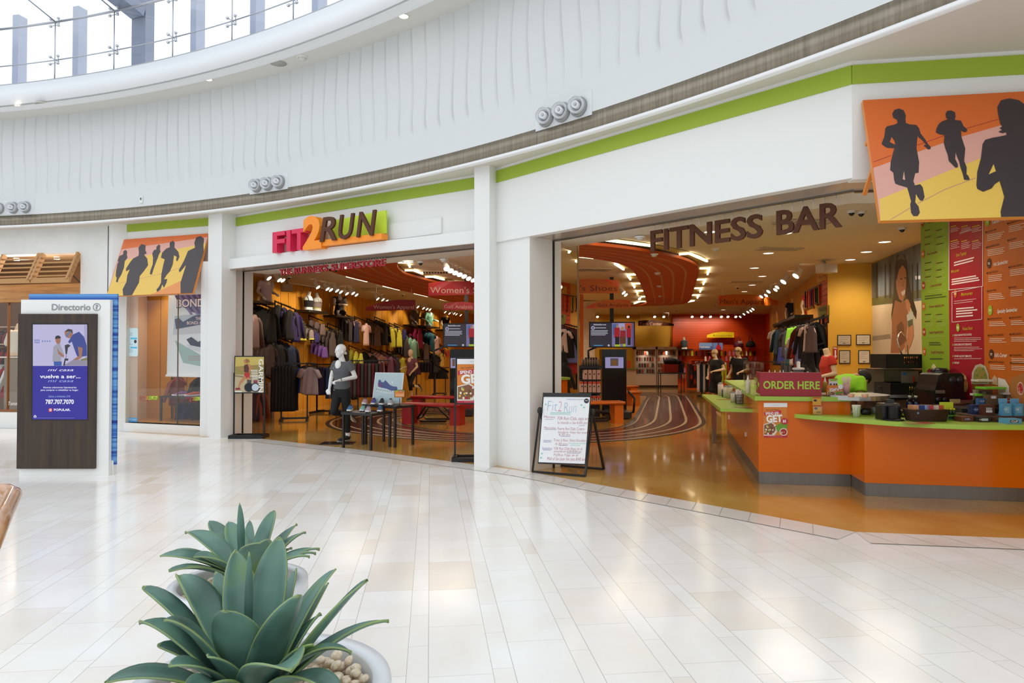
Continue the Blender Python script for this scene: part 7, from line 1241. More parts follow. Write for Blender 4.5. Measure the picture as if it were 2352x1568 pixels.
# ORDER HERE sign and sneeze glass
RDS = m('#9d1a2a', .4); GRT = m('#a5cc3c', .45); os_ = emp('order_sign', 'dark red ORDER HERE box sign with lime letters on the counter', 'sign', fK.px(1815, 885)); a, b = fK.px(1746, 912, -.02), fK.px(1888, 912, -.02); zt, zb = fK.px(1746, 855, -.02).z, 1.036
MB().prism([V(a.xy), V(b.xy), V(b.xy)+V((.03, .10)), V(a.xy)+V((.05, .10))], zb, zt).build('front_board', RDS, os_); sa = V(a.xy)+V((.004, .0)); sb = sa+uL2*-.42; MB().prism([sa, sb, sb+V((.02, 0)), sa+V((.02, 0))], zb+.02, zt).build('side_board', RDS, os_)
fo = Fr(a, (*un(K1, KJ)[0], 0), (0, 0, 1)); q = MB(); text(q, fo, 'ORDER HERE', 1753, 892, 1883, 17, GRT, .003, .025); q.build('lettering', None, os_)
fsd = Fr((*sb, 0), (*uL2, 0), (0, 0, 1)); q = MB(); text(q, fsd, 'ORDER', 1733, 876, 1741, 10, GRT, .004, .02); text(q, fsd, 'HERE', 1733, 891, 1741, 9, GRT, .004, .02); art(q, fsd, [(1741, 881), (1743, 876), (1745.5, 882), (1744, 890), (1742, 886)], GRT, .004); q.build('side_lettering', None, os_)
t2 = emp('sneeze_guard', 'clear glass sneeze guard along the left counter edge', 'glass guard', (*K1.lerp(KL, .3), 1.035))
for f0, f1 in ((.10, .33), (.345, .6)): a, b = K1.lerp(KL, f0)+V((.12, 0)), K1.lerp(KL, f1)+V((.12, 0)); MB().prism([a, b, b+V((.012, 0)), a+V((.012, 0))], 1.036, 1.42).build('glass_panel', GLASS, t2); 
a, b = K1.lerp(KL, .10)+V((.12, 0)), K1.lerp(KL, .6)+V((.12, 0)); MB().prism([a, b, b+V((.34, .05)), a+V((.34, .05))], 1.421, 1.432).build('glass_top', GLASS, t2)
# things standing on the bar -- helper: item(name, label, category, photo x, photo y of its foot, standing height, builder)
def item(nm, lb, cat, x, y, z, fn, grp=None, rz=0.0):
    p = Z(x, y, z); t = emp(nm, lb, cat, (p.x, p.y, z), rz, grp); fn(t, p.y/FPX); return t
def part(t, nm, mat, fn): q = MB(); fn(q); return q.build(nm, mat, t, local=True)
LE, CT = .833, 1.036
def cup(t, k): part(t, 'cup_body', m('#e3e2cf', .5), lambda q: q.lathe([(0, 0), (.032, 0), (.046, .125), (.049, .128), (.046, .132), (.043, .128), (.03, .01)], n=20)); part(t, 'dot_pattern', m('#5a5648', .5), lambda q: [q.box(((.0335+.0125*j/7)*math.cos(a), (.0335+.0125*j/7)*math.sin(a), .012+.015*j), (.004, .004, .004)) for j in range(7) for a in [2*PI*i/9+.35 for i in range(9)]])
item('paper_cup', 'cream paper cup with dotted pattern on the serving ledge', 'cup', 1967, 957, LE, cup)
def bowl(t, k): part(t, 'bowl', BLACK, lambda q: q.lathe([(0, 0), (.05, 0), (.06, .02), (.058, .07), (.052, .07), (.05, .02), (0, .012)], n=8)); part(t, 'spoon', m('#8a8a8a', .4), lambda q: q.tube([(-.02, 0, .03), (-.07, .0, .085)], .006, 6))
item('serving_bowl', 'small black octagonal bowl beside the dotted cup', 'bowl', 1989, 952, LE, bowl)
def tub(t, k): part(t, 'tub', glassy('#e8e8e8'), lambda q: q.lathe([(0, 0), (.052, 0), (.06, .125), (.062, .128)], n=20)); part(t, 'contents', m('#e9e7e0', .6), lambda q: q.lathe([(0, .003), (.05, .003), (.055, .08), (0, .082)], n=18))
item('plastic_tub', 'clear tub half filled with white beside the card terminal', 'tub', 2013, 950, LE, tub)
def holder(t, k):
    part(t, 'holder', GLASS, lambda q: (q.box((0, 0, .10), (.11, .006, .2)), q.box((0, -.03, .05), (.11, .004, .1)), q.box((0, -.015, .003), (.11, .04, .006)))); part(t, 'leaflets', m('#d9a03a', .5), lambda q: (q.box((0, -.014, .055), (.095, .018, .1)), q.box((0, -.004, .155), (.095, .006, .09))))
    part(t, 'leaflet_print', m('#3a2f4f', .5), lambda q: (q.ell((-.02, -.0235, .075), (.02, .002, .013), 10, 6), q.ell((-.02, -.0075, .165), (.02, .002, .013), 10, 6), q.box((.01, -.0235, .035), (.05, .002, .004)), q.box((.01, -.0235, .027), (.05, .002, .004)))); part(t, 'leaflet_band', m('#c9402a', .5), lambda q: (q.box((0, -.0235, .10), (.095, .002, .012)), q.box((0, -.0075, .195), (.095, .002, .01))))
item('leaflet_holder', 'clear holder with yellow leaflets at the left end of the serving ledge', 'leaflet holder', 1876, 952, LE, holder)
def straws(t, k, n=26, h=.2, hc='#e3b5b0'):
    part(t, 'cup', m('#d9a8a4', .35), lambda q: q.lathe([(0, 0), (.034, 0), (.042, .12), (.04, .12), (.03, .01)], n=18)); r = random.Random(4); part(t, 'straws', m('#efd0cc', .5), lambda q: [q.tube([(r.uniform(-.015, .015), r.uniform(-.015, .015), .02), (r.uniform(-.06, .06), r.uniform(-.03, .03), h+r.uniform(-.01, .015))], .004, 5) for _ in range(n)])
item('straw_cup', 'pink cup full of straws on the round steel shelf', 'straws', 1944, 905, 1.056, straws)
def basketst(t, k):
    def wire(q): [q.tube([(.05*math.cos(a), .05*math.sin(a), 0), (.056*math.cos(a), .056*math.sin(a), .13)], .0025, 5) for a in [2*PI*i/14 for i in range(14)]]; [q.tube([(r_*math.cos(a), r_*math.sin(a), z) for a in [2*PI*i/16 for i in range(17)]], .003, 5) for r_, z in ((.05, .004), (.052, .045), (.054, .09), (.056, .13))]
    part(t, 'wire_basket', m('#55524e', .4, .6), wire); r = random.Random(9); part(t, 'wrapped_straws', m('#f0e2de', .6), lambda q: [q.tube([(r.uniform(-.03, .03), r.uniform(-.03, .03), .006), (r.uniform(-.058, .058), r.uniform(-.05, .05), .185+r.uniform(-.02, .02))], .0045, 5) for _ in range(34)])
item('straw_basket', 'wire basket of paper wrapped straws on the left green ledge', 'straws', 1698, 927, LE, basketst)
for x, y, h, w_, hx, lb in [(1655, 908, .22, .045, '#d9c2b4', 'tall striped dispenser at the far end of the left green ledge'), (1660, 911, .13, .018, '#4a5560', 'slim dark bottle on the left green ledge'), (1667, 912, .19, .04, '#d6ccb2', 'cream box shaped holder on the left green ledge'), (1676, 914, .20, .05, '#cdbf9c', 'beige canister with a grey lid on the left green ledge'), (1684, 923, .15, .035, '#ded6c0', 'white paper cup stack on the left green ledge')]:
    def can(t, k, h=h, w_=w_, hx=hx): part(t, 'canister', m(hx, .5), lambda q: q.lathe([(0, 0), (w_, 0), (w_, h*.86), (0, h*.86)], n=16)); part(t, 'lid', m('#8a8f92', .4), lambda q: q.lathe([(w_*.8, h*.86), (w_*.85, h*.95), (w_*.3, h), (0, h)], n=16))
    item('canister', lb, 'canister', x, y, LE, can)
def squeeze(t, k, hx='#d8cfc0', h=.17): part(t, 'bottle', m(hx, .45), lambda q: q.lathe([(0, 0), (.03, 0), (.031, h*.62), (.022, h*.72), (0, h*.74)], n=14)); part(t, 'nozzle', m('#efeae0', .45), lambda q: q.lathe([(.016, h*.73), (.012, h*.8), (.003, h), (0, h)], n=10))
for x, y, hx, lb in [(1767, 868, '#d9d0be', 'cream squeeze bottle behind the left end of the red order sign'), (1780, 868, '#7a2a1a', 'red capped jar behind the red order sign'), (1792, 868, '#6a625a', 'grey tin behind the red order sign'), (1799, 868, '#2a2624', 'dark jar right of the grey tin behind the red order sign'), (1895, 893, '#a8862c', 'amber squeeze bottle right of the red order sign'), (1718, 880, '#d9d0be', 'cream squeeze bottle behind the sneeze glass')]:
    p = D(x, y-8, 8.75); t = emp('squeeze_bottle', lb, 'bottle', (p.x, 8.75, CT)); squeeze(t, 0, hx, max(.2, p.z-CT+.06))
p = D(1834, 860, 8.6); t = emp('condiment_well', 'round grey condiment pot with a white pump behind the red order sign', 'condiment pot', (p.x, 8.6, CT)); part(t, 'pot', m('#8d8a86', .35, .5), lambda q: q.lathe([(0, 0), (.12, 0), (.12, .22), (.06, .245), (.06, .30), (0, .30)], n=24)); part(t, 'pump', m('#e6e0d4', .4), lambda q: q.lathe([(0, .30), (.075, .30), (.07, .325), (.022, .33), (.022, .40), (0, .41)], n=18)); part(t, 'side_clip', m('#e6e0d4', .4), lambda q: (q.box((-.1, -.03, .25), (.015, .03, .06)), q.box((.1, -.03, .25), (.015, .03, .06))))
# counter top card on the steel shelf and two small sauce cups
fc = Fr(D(1900, 910, 8.05), (1, .05, 0), (0, .05, 1)); t = emp('table_card', 'small folded food advert card on the round steel shelf', 'card', fc.o); MB().use(m('#d8802c', .5)).slab([fc.px(*p) for p in [(1900, 910), (1936, 910), (1936, 884), (1900, 884)]], .03, fc.n).build('card', None, t); q = MB(); spend(q, fc, 1900.5, 884.5, 1935.5, 909.5, .002, False); disc(q, fc, 1929, 888, 6, m('#eef0ee', .5), .014); q.build('printed_artwork', None, t)
fc2 = Fr(D(1904, 885, 8.12), (1, .05, 0), (0, 0, 1)); t = emp('table_card', 'white and green card standing behind the food advert card', 'card', fc2.o); MB().use(m('#dfe3ea', .5)).slab([fc2.px(*p) for p in [(1904, 905), (1924, 905), (1924, 869), (1904, 869)]], .008, fc2.n).build('card', None, t); q = MB(); rect(q, fc2, 1904, 869, 1924, 871, m('#b02638', .5)); rect(q, fc2, 1906, 870, 1922, 875, m('#9cc03a', .5), .002); [art(q, fc2, [(x-2, 885), (x-1.5, 881), (x, 879.5), (x+1.5, 881), (x+2, 885)], m('#2a3444', .5), .002) for x in (1908, 1916, 1921)]; q.build('printed_artwork', None, t)
def sauce(t, k): part(t, 'cup', m('#d99a78', .45), lambda q: q.lathe([(0, 0), (.028, 0), (.036, .034), (.034, .034), (0, .026)], n=16)); part(t, 'rim', m('#e6c8b0', .4), lambda q: q.lathe([(.036, .032), (.038, .036), (.034, .036)], n=16))
item('sauce_cup', 'small peach sauce cup, left on the round steel shelf', 'sauce cup', 1955, 912, 1.056, sauce); item('sauce_cup', 'small peach sauce cup, right on the round steel shelf', 'sauce cup', 1987, 913, 1.056, sauce)
tag(MB().use(m('#e9ddc0', .6)).box((0, 0, .004), (.07, .05, .008)).build('napkin'), 'folded pale napkin between the two sauce cups', 'napkin').location = (*Z(1971, 911, 1.056).xy, 1.056)
# card terminal, money box, basket, bottles, product boxes
def term(t, k):
    part(t, 'stand_base', BLACK, lambda q: q.lathe([(0, 0), (.10, 0), (.095, .012), (.05, .018), (0, .018)], n=24)); part(t, 'stand', BLK2, lambda q: q.box((0, .02, .075), (.09, .03, .14))); part(t, 'body', m('#161515', .3), lambda q: q.box((-.0, .12, .075), (.20, .14, .15))); part(t, 'card_tray', m('#5a5148', .4), lambda q: (q.box((0, .12, .17), (.18, .12, .012)), q.box((0, .06, .155), (.19, .01, .008)))); part(t, 'reader', m('#1a1918', .3), lambda q: q.box((0, .09, .19), (.08, .04, .05)))
item('card_terminal', 'black card payment terminal on the serving ledge', 'terminal', 2054, 965, LE, term); item('candy_box', 'small black box of wrapped candy with a yellow sticker left of the wicker basket', 'box', 2071, 957, LE, lambda t, k: (part(t, 'box', BLACK, lambda q: q.box((0, 0, .035), (.08, .1, .07))), part(t, 'sticker', m('#a8a02c', .5), lambda q: q.box((0, -.0505, .03), (.045, .002, .022))), part(t, 'candy', m('#c9a09a', .5), lambda q: [q.ell((-.025+.016*i, -.02+.015*(i % 2), .074), (.012, .014, .01), 8, 6) for i in range(4)])))
tp = item('wire_stand', 'thin black wire loop stand behind the tub', 'stand', 2022, 942, LE, lambda t, k: part(t, 'wire', BLACK, lambda q: q.tube([(-.04, 0, 0), (-.045, 0, .25), (-.03, 0, .29), (0, 0, .30), (.02, 0, .28), (.03, 0, .15), (.03, 0, 0)], .005, 6)))
WK = m('#3d2310', .7); item('wicker_basket', 'dark brown wicker basket of snack packs on the serving ledge', 'basket', 2126, 966, LE, lambda t, k: (part(t, 'weave', WK, lambda q: [q.tube([(sx*(.165+.0025*i), sy*(.08+.0015*i), .006+.0125*i) for sx, sy in ((-1, -1), (1, -1), (1, 1), (-1, 1), (-1, -1))], .0075, 6) for i in range(10)]), part(t, 'basket_liner', m('#2a180c', .8), lambda q: q.box((0, 0, .05), (.33, .16, .1))), part(t, 'tag', m('#6a8aa0', .5), lambda q: q.lathe([(0, 0), (.012, 0)], (-.14, -.103, .09), 12, M4.Rotation(PI/2, 4, 'X')))))
bp = Z(2126, 966, LE)
for i, (dx, h, lb) in enumerate([(-.15, '#c98a5a', 'tan'), (-.08, '#2a4a8a', 'blue'), (-.02, '#8a9ab8', 'pale blue'), (.04, '#b82228', 'red'), (.10, '#c9b49a', 'beige'), (.16, '#b8481c', 'orange')]): o = MB().box((0, 0, .035), (.06, .10, .07), .3*i).build('snack_pack', m(h, .35)); o.location = (bp.x+dx*.82, bp.y+.01, LE+.095); tag(o, '%s snack pack in the wicker basket' % lb, 'snack')
for i, x in enumerate((2090, 2104)): item('water_bottle', '%s of the two blue water bottles behind the wicker basket' % ('left', 'right')[i], 'bottle', x, 948, LE, lambda t, k: (part(t, 'bottle', glassy('#5f86c0'), lambda q: q.lathe([(0, 0), (.04, 0), (.041, .12), (.03, .15), (.016, .17), (.016, .185)], n=16)), part(t, 'water', m('#27406f', .25), lambda q: q.lathe([(0, .002), (.037, .002), (.038, .115), (0, .118)], n=16)), part(t, 'bottle_label', m('#8fa8c8', .5), lambda q: q.ell((0, -.036, .07), (.022, .006, .022), 12, 8)), part(t, 'cap', m('#b9c0ae', .5), lambda q: q.lathe([(0, .185), (.018, .185), (.018, .205), (0, .205)], n=12))))
def pbox(lb, x, y, w_, dp, h, hx, words_=(), rz=0.0, z=LE, back=None, strip=None):
    p = Z(x, y, z); t = emp('product_box', lb, 'box', (p.x, p.y, z), rz, 'snack bar boxes on the ledge'); q = MB().use(m(hx, .45)); q.box((0, dp/2, h/2), (w_, dp, h)); q.build('carton', None, t, local=True)
    if back: q = MB().use(m(back[0], .45)).box((0, dp-.004, back[1]/2+h*.3), (w_, .008, back[1])); q.build('open_lid', None, t, local=True)
    q = MB(); f = Fr((p.x, p.y-.0012, 0), (math.cos(rz), math.sin(rz), 0), (0, 0, 1))
    if strip: q.use(m(strip, .45)).box((0, -.0008, h*.5), (w_*.55, .0015, h*.5)); q.build('label', None, t, local=True)
    q = MB()
    for s_, cx_, cz, W, H, hc in words_:
        vs, fs_ = glyphs(s_, .03); L_ = max(v.x for v in vs); q.use(m(hc, .5)); q.add([V((cx_-W/2+v.x/L_*W, -.0025, cz+v.y/.7*H)) for v in vs], fs_)
    if words_: q.build('lettering', None, t, local=True)
for a in [('yellow and green display box of four dark bottles right of the wicker basket', 2187, 965, .145, .10, .055, '#4f8a2c', (), .0, LE, ('#c3d42c', .17), '#1d2a1a'), ('brown LUNA carton with dark blue label, front row', 2222, 968, .13, .12, .05, '#6b3a26', [('LUNA', 0, .02, .06, .014, '#d9c9d8')], .05, LE, None, '#1e2048'), ('upright brown LUNA carton with dark blue label, back row', 2206, 950, .12, .10, .12, '#5e3222', [('LUNA', -.01, .06, .07, .016, '#d9c9d8')], .0, LE, ('#c9b87a', .13), '#22244e'), ('dark carton with a red corner, front row beside the LUNA carton', 2262, 969, .12, .09, .05, '#2a2422', [('CLIF', -.045, .02, .025, .012, '#e0d8d0')], .0, LE, None, '#b9c4c4'), ('navy carton with a white label, middle row', 2244, 951, .10, .08, .10, '#22305c', [('CLIF', -.01, .045, .05, .014, '#d8d8e0')], .0, .886, None, '#4a5f8a'), ('white and brown cracker nut carton, middle row', 2272, 953, .12, .08, .11, '#5a2f1e', [('CRACKER', 0, .07, .07, .014, '#2a1a12'), ('NUT BUTTER', 0, .05, .07, .014, '#2a1a12')], .0, .886, None, '#e6e2da'), ('brown carton with small print, front row', 2294, 969, .10, .09, .05, '#4a2c1a', [('crunch', 0, .03, .05, .008, '#9aa03a')], .0, LE, None, None), ('light blue CLIF carton at the right front of the ledge', 2330, 973, .15, .12, .05, '#5fa3cc', [('CLIF', 0, .016, .07, .018, '#e6e6ea')], .0, LE, None, '#4a1a1e'), ('sky blue CLIF carton standing behind the front cartons, left one', 2314, 955, .09, .07, .13, '#5a9fc8', [('CLIF', -.02, .06, .035, .02, '#e6e6ea')], .0, .886, ('#6aa8cf', .14), '#7fb8da'), ('sky blue CLIF carton standing at the right edge of the view', 2341, 955, .09, .07, .13, '#5a9fc8', [('CLIF', -.02, .06, .035, .02, '#e6e6ea')], .0, .886, ('#6aa8cf', .14), '#7fb8da'), ('reddish brown carton at the back of the ledge', 2322, 951, .16, .05, .17, '#8a3a1e', [('KIND', -.02, .14, .06, .014, '#d9c0a8')], .0, .886, None, None), ('teal-blue carton at the back of the ledge behind the cracker carton', 2262, 948, .13, .05, .16, '#3a6a9a', [('CLIF', -.03, .12, .05, .018, '#d8d8e0')], .0, .886, None, None)]: pbox(*a)
for i in range(4): o = link('juice_shot', MB().use(m('#2a3f2a', .3)).lathe([(0, 0), (.014, 0), (.014, .05), (0, .052)], n=10).use(m('#c9c22a', .4)).lathe([(0, .052), (.015, .052), (.015, .07), (0, .07)], n=10).mesh('shot', None), None, (Z(2187, 965, LE).x-.05+.033*i, Z(2187, 965, LE).y+.05, LE+.055)); tag(o, 'small dark bottle with yellow cap in the green display box', 'bottle', 'bottles in the green display box')
tag(MB().prism([(4.88, 7.24), (5.42, 7.15), (5.45, 7.55), (4.92, 7.62)], LE+.001, .8855).build('display_riser', m('#4a3020', .6)), 'low black riser under the middle rows of snack cartons', 'riser')
# leaflets lying on the ledges
for x, y, lb, c_ in [(2110, 971, 'flat red and green menu leaflet on the serving ledge', '#b8302c'), (1712, 935, 'flat pinkish leaflet on the left green ledge, near one', '#c98a6a'), (1668, 917, 'flat orange leaflet on the left green ledge, far one', '#c9743a')]: p = Z(x, y, LE); o = MB().use(m(c_, .45)).box((0, 0, .0012), (.26, .14, .0024)).use(m('#9aa83a', .45)).box((-.07, 0, .0026), (.12, .10, .0006)).build('menu_leaflet'); o.location = (p.x, p.y, LE); tag(o, lb, 'leaflet')
# back counter with crates, ice machine, toaster, containers, tap
BCa, BCb = V((5.15, 9.55)), V((6.0, 8.35)); t = emp('back_counter', 'low steel topped work counter behind the bar in front of the menu wall', 'counter', (5.8, 9.5, 0)); MB().prism([(4.75, 9.45), (5.5, 9.25), (5.42, 8.3), (5.57, 8.3), (5.70, 9.5), (6.55, 10.15), (6.68, 10.9), (4.95, 10.9)], 0, .94).build('body', m('#6b4a2a', .6), t); MB().prism([(4.7, 9.4), (5.46, 9.2), (5.38, 8.25), (5.57, 8.25), (5.70, 9.5), (6.55, 10.15), (6.68, 10.9), (4.9, 10.9)], .94, .98).build('worktop', STEEL, t)
def crate(lb, x0, x1, y0, y1, d, fruit, fx, fy):
    a, b = D(x0, y1, d), D(x1, y0, d); W, H = b.x-a.x, b.z-a.z; t = emp('plastic_crate', lb, 'crate', ((a.x+b.x)/2, d+.2, a.z)); q = MB()
    for s_ in (-1, 1): q.box((s_*W/2, 0, H/2), (.02, .42, H)); q.box((0, .21, H/2), (W, .02, H)) if s_ > 0 else None
    q.box((0, 0, .01), (W, .42, .02)); gx0, gx1, gz0, gz1 = -W*.05, W*.33, H*.28, H*.82
    q.box(((-W/2+gx0)/2, -.21, H/2), (gx0+W/2, .02, H)); q.box(((W/2+gx1)/2, -.21, H/2), (W/2-gx1, .02, H)); q.box(((gx0+gx1)/2, -.21, gz0/2), (gx1-gx0, .02, gz0)); q.box(((gx0+gx1)/2, -.21, (H+gz1)/2), (gx1-gx0, .02, H-gz1))
    for k in range(1, 7): q.box((gx0+(gx1-gx0)*k/7, -.21, (gz0+gz1)/2), (.008, .018, gz1-gz0))
    for k in range(1, 4): q.box(((gx0+gx1)/2, -.21, gz0+(gz1-gz0)*k/4), (gx1-gx0, .018, .008))
    q.box((0, -.22, H-.015), (W+.03, .02, .03)); q.build('crate_body', m('#0d0c0c', .45), t, local=True)
    for j, (nm, h, n, xx) in enumerate(fruit):
        for i in range(n): o = link(nm, bpy.data.meshes.get('fr_'+h) or MB().ell((0, 0, 0), (.038, .038, .035), 12, 8).mesh('fr_'+h, m(h, .4)), None, ((a.x+b.x)/2+xx*W+.07*(i % 4), d+.2-.14+.08*(i//8), a.z+.06+.075*((i//4) % 2))); tag(o, '%s in the %s black crate' % (nm, fy), nm, '%ss in the %s crate' % (nm, fy))
crate('upper black plastic crate of oranges and apples on the ice machine', 2036, 2122, 813, 846, 9.55, [('orange', '#d8801c', 12, -.03), ('apple', '#8a1a1c', 6, .30)], 0, 'upper'); crate('lower black plastic crate of lemons and bananas on the work counter', 2046, 2136, 879, 917, 9.3, [('lemon', '#d3b82a', 14, -.03)], 0, 'lower')
p0, p1 = D(2026, 890, 9.75), D(2120, 847, 9.75); t = emp('ice_machine', 'steel ice machine with a pale door under the upper crate', 'ice machine', ((p0.x+p1.x)/2, 9.95, .98)); W = p1.x-p0.x; H = p1.z-.98; part(t, 'cabinet', m('#6f6a64', .3, .7), lambda q: q.box((0, 0, H/2), (W, .5, H))); part(t, 'door', m('#9a9488', .35, .3), lambda q: q.box((.12*W, -.256, H*.6), (W*.42, .012, H*.62))); part(t, 'vent_panel', BLACK, lambda q: q.box((W*.42, -.256, H*.6), (W*.15, .012, H*.62))); part(t, 'brand_mark', m('#2a8ac8', .4), lambda q: q.box((-.01*W, -.264, H*.80), (.05, .004, .035))); part(t, 'spatula', m('#d8481c', .4), lambda q: (q.bar((.17*W, -.275, H*.28), (.20*W, -.275, H*.72), .02, .01)))
t = emp('spring_tap', 'tall chrome spring tap behind the upper crate', 'tap', D(2085, 815, 9.9)); MB().tube([D(x, y, 9.95) for x, y in [(2086, 816), (2084, 790), (2079, 772), (2071, 762), (2065, 766), (2061, 780), (2066, 800), (2072, 815)]], .009, 8).build('spring_hose', CHROME, t); MB().bar(D(2086, 870, 9.97), D(2086, 800, 9.97), .014, .014).build('riser', CHROME, t)
t = emp('toaster', 'large black conveyor toaster with rounded front behind the wicker basket', 'toaster', D(2180, 930, 8.5)); a, b = D(2147, 930, 8.3), D(2214, 857, 8.3); W, H = b.x-a.x, b.z-a.z; q = MB(); P = [(-W*.5, 0), (-W*.5, H*.45), (-W*.44, H*.62), (-W*.34, H*.95), (-W*.2, H), (W*.42, H), (W*.5, H*.92), (W*.5, 0)]
q.loft([[V((a.x+W/2+x, yy, a.z+z)) for x, z in P] for yy in (8.3, 8.7)], False); q.build('body', m('#1a191a', .15), t); q = MB(); q.box((a.x+W*.17, 8.29, a.z+H*.42), (W*.28, .03, H*.1)); q.build('chute', m('#8a8078', .35, .5), t); [MB().lathe([(0, 0), (.03, 0), (.028, .025), (0, .028)], (a.x+W*(.1+.22*i), 8.3, a.z+H*.18), 14, M4.Rotation(PI/2, 4, 'X')).build('knob', m('#2f2d2e', .2), t) for i in range(2)]; [MB().lathe([(0, 0), (.05, 0), (.048, .01), (0, .012)], (a.x+W*(.62+.25*i), 8.3, a.z+H*.78), 16, M4.Rotation(PI/2, 4, 'X')).build('dial', m('#2f2d2e', .2), t) for i in range(2)]
MB().box((a.x+W/2, 8.5, (.98+a.z)/2), (W*.9, .36, a.z-.98)).build('foot', BLACK, t) if a.z > 1.0 else None
t = emp('blender_jug', 'dark round lidded jug behind the toaster', 'jug', D(2158, 870, 8.85)); q = MB(); c = D(2158, 860, 8.85); q.lathe([(0, .98), (.075, .98), (.085, c.z-.02), (.095, c.z), (.095, c.z+.06), (.08, c.z+.085), (0, c.z+.09)], (c.x, 8.85, 0), 22); q.build('jug', m('#1c1a1a', .25), t)
PLC = glassy('#e0ddd5')
for x0, x1, y0, y1, d, lid, fill, fh, lb in [(2240, 2272, 875, 930, 7.8, '#d6cfc4', '#cbbfae', .62, 'tall clear container with pale powder and white lid behind the cartons'), (2253, 2298, 892, 930, 7.62, '#6fc22a', '#a08a6c', .6, 'wide clear container with bright green lid behind the cartons'), (2232, 2246, 907, 933, 7.7, '#cfc8bc', '#5a4a4a', .55, 'small clear container with white lid left of the green lidded one'), (2241, 2254, 908, 933, 7.62, '#6fc22a', '#3a3438', .6, 'small clear container with green lid behind the cartons'), (2303, 2326, 905, 933, 7.55, '#cfc8bc', '#8a6a4a', .5, 'clear container at the right behind the cartons')]:
    a, b = D(x0, y1, d), D(x1, y0, d); W, H = b.x-a.x, b.z-a.z; t = emp('food_container', lb, 'container', ((a.x+b.x)/2, d, a.z)); part(t, 'bin', PLC, lambda q: q.box((0, 0, H/2), (W, W*.7, H))); part(t, 'contents', m(fill, .7), lambda q: q.box((0, 0, H*fh/2+.004), (W*.92, W*.62, H*fh))); part(t, 'lid', m(lid, .45), lambda q: q.box((0, 0, H+.008), (W*1.06, W*.76, .022))); part(t, 'label', m('#e8e6e2', .5), lambda q: q.box((-W*.1, -W*.353, H*.5), (W*.25, .002, H*.16)))
tag(MB().prism([(4.3, 8.5), (5.40, 8.3), (5.40, 8.75), (4.35, 9.0)], 0, .80).build('under_counter_unit', m('#4a2c14', .6)), 'dark brown unit under the back of the serving ledge', 'cabinet')
t = emp('equipment_stand', 'dark stand carrying the containers and toaster behind the cartons', 'stand', (6.1, 8.4, .8)); MB().prism([(5.0, 7.6), (5.47, 7.5), (5.55, 8.2), (5.1, 8.3)], .834, .93).build('body', BLK2, t)
# framed certificates, fire sign, mural, menu boards
YA, YB = V((6.62, 14.3)), V((7.4, 14.0)); yu, yn = un(YA, YB); fy = Fr((*YA, 0), (*yu, 0), (0, 0, 1))
for i, (x0, y0, x1, y1) in enumerate([(1923, 769, 1955, 793), (1966, 768, 1999, 792), (1927, 804, 1953, 835), (1971, 804, 1998, 835), (1971, 846, 1997, 872)]):
    t = emp('framed_certificate', 'black framed certificate on the yellow wall, '+('upper left one', 'upper right one', 'lower left one', 'lower right one', 'bottom one behind the green shirt')[i], 'certificate', fy.px(x0, y1), 0, 'framed certificates'); MB().use(m('#1c1512', .4)).slab([fy.px(x, y, .025) for x, y in [(x0, y0), (x1, y0), (x1, y1), (x0, y1)]], .02, fy.n).build('frame', None, t); q = MB(); rect(q, fy, x0+2, y0+2, x1-2, y1-2, m('#cfc4ae' if i % 2 else '#b8ac96', .4), .027); [rect(q, fy, x0+5, y0+6+k*4, x1-5-(k % 3)*4, y0+6.8+k*4, m('#8a8070', .5), .028) for k in range(4)]; rect(q, fy, (x0+x1)/2-3, y1-6, (x0+x1)/2+3, y1-4, m('#5a5044', .5), .028); q.build('certificate_paper', None, t)
t = emp('fire_sign', 'small red FIRE sign with a white down arrow beside the certificates', 'sign', fy.px(1918, 826)); MB().use(m('#a01c1c', .4)).slab([fy.px(x, y, .02) for x, y in [(1913, 796), (1924, 796), (1924, 826), (1913, 826)]], .012, fy.n).build('board', None, t); q = MB(); WS = m('#e0d8d0', .5); text(q, fy, 'FIRE', 1914, 801, 1923, 3.5, WS, .022, .02); rect(q, fy, 1917, 804, 1920, 818, WS, .022); art(q, fy, [(1914.5, 817), (1922.5, 817), (1918.5, 824)], WS, .022); q.build('printing', None, t)
MA, MBB = V((7.4, 14.0)), V((6.9, 11.5)); mu_, mn = un(MA, MBB); fm = Fr((*(MA+mn*.01), 0), (*mu_, 0), (0, 0, 1)); fm.n = fm.n*.3; cM = Cr(1980, 480, 3.734); t = emp('wall_mural', 'large photo mural of a smiling long haired woman with a green drink on a beach', 'mural', fm.px(2060, 842))
q = MB(); SKY = noisy(['#2c3336', '#5d6a70', '#77858c'], 3, 4, .35, stretch=(1, 1, .3), name='mural_palms'); SAND = noisy(['#b9a68a', '#c9b89c', '#d3c5ad'], .8, 3, .35, name='mural_sand')
art(q, fm, [(2002, 606), (2118, 556), (2118, 842), (2004, 842)], SAND, 0); art(q, fm, [(2002, 606), (2118, 556), (2118, 690), (2003, 702)], SKY, .002); GRN = noisy(['#3a4022', '#4a5030', '#5f5a3a'], 6, 3, .4, name='mural_shrubs'); art(q, fm, cM((85, 760), (520, 690), (520, 760), (85, 830)), GRN, .003)
for x, w_ in ((120, 14), (195, 10), (235, 14), (430, 8), (470, 12)): art(q, fm, cM((x, 470), (x+w_, 460), (x+w_+4, 760), (x-2, 770)), m('#2a2a28', .5), .004)
SK1, SK2, HR = m('#9a6242', .45), m('#b87a54', .45), m('#241713', .45)
art(q, fm, cM((300, 400), (330, 375), (365, 390), (385, 450), (395, 560), (420, 700), (470, 880), (465, 945), (440, 900), (400, 800), (370, 720), (340, 800), (300, 850), (255, 960), (252, 900), (265, 800), (275, 640), (285, 500)), HR, .006)
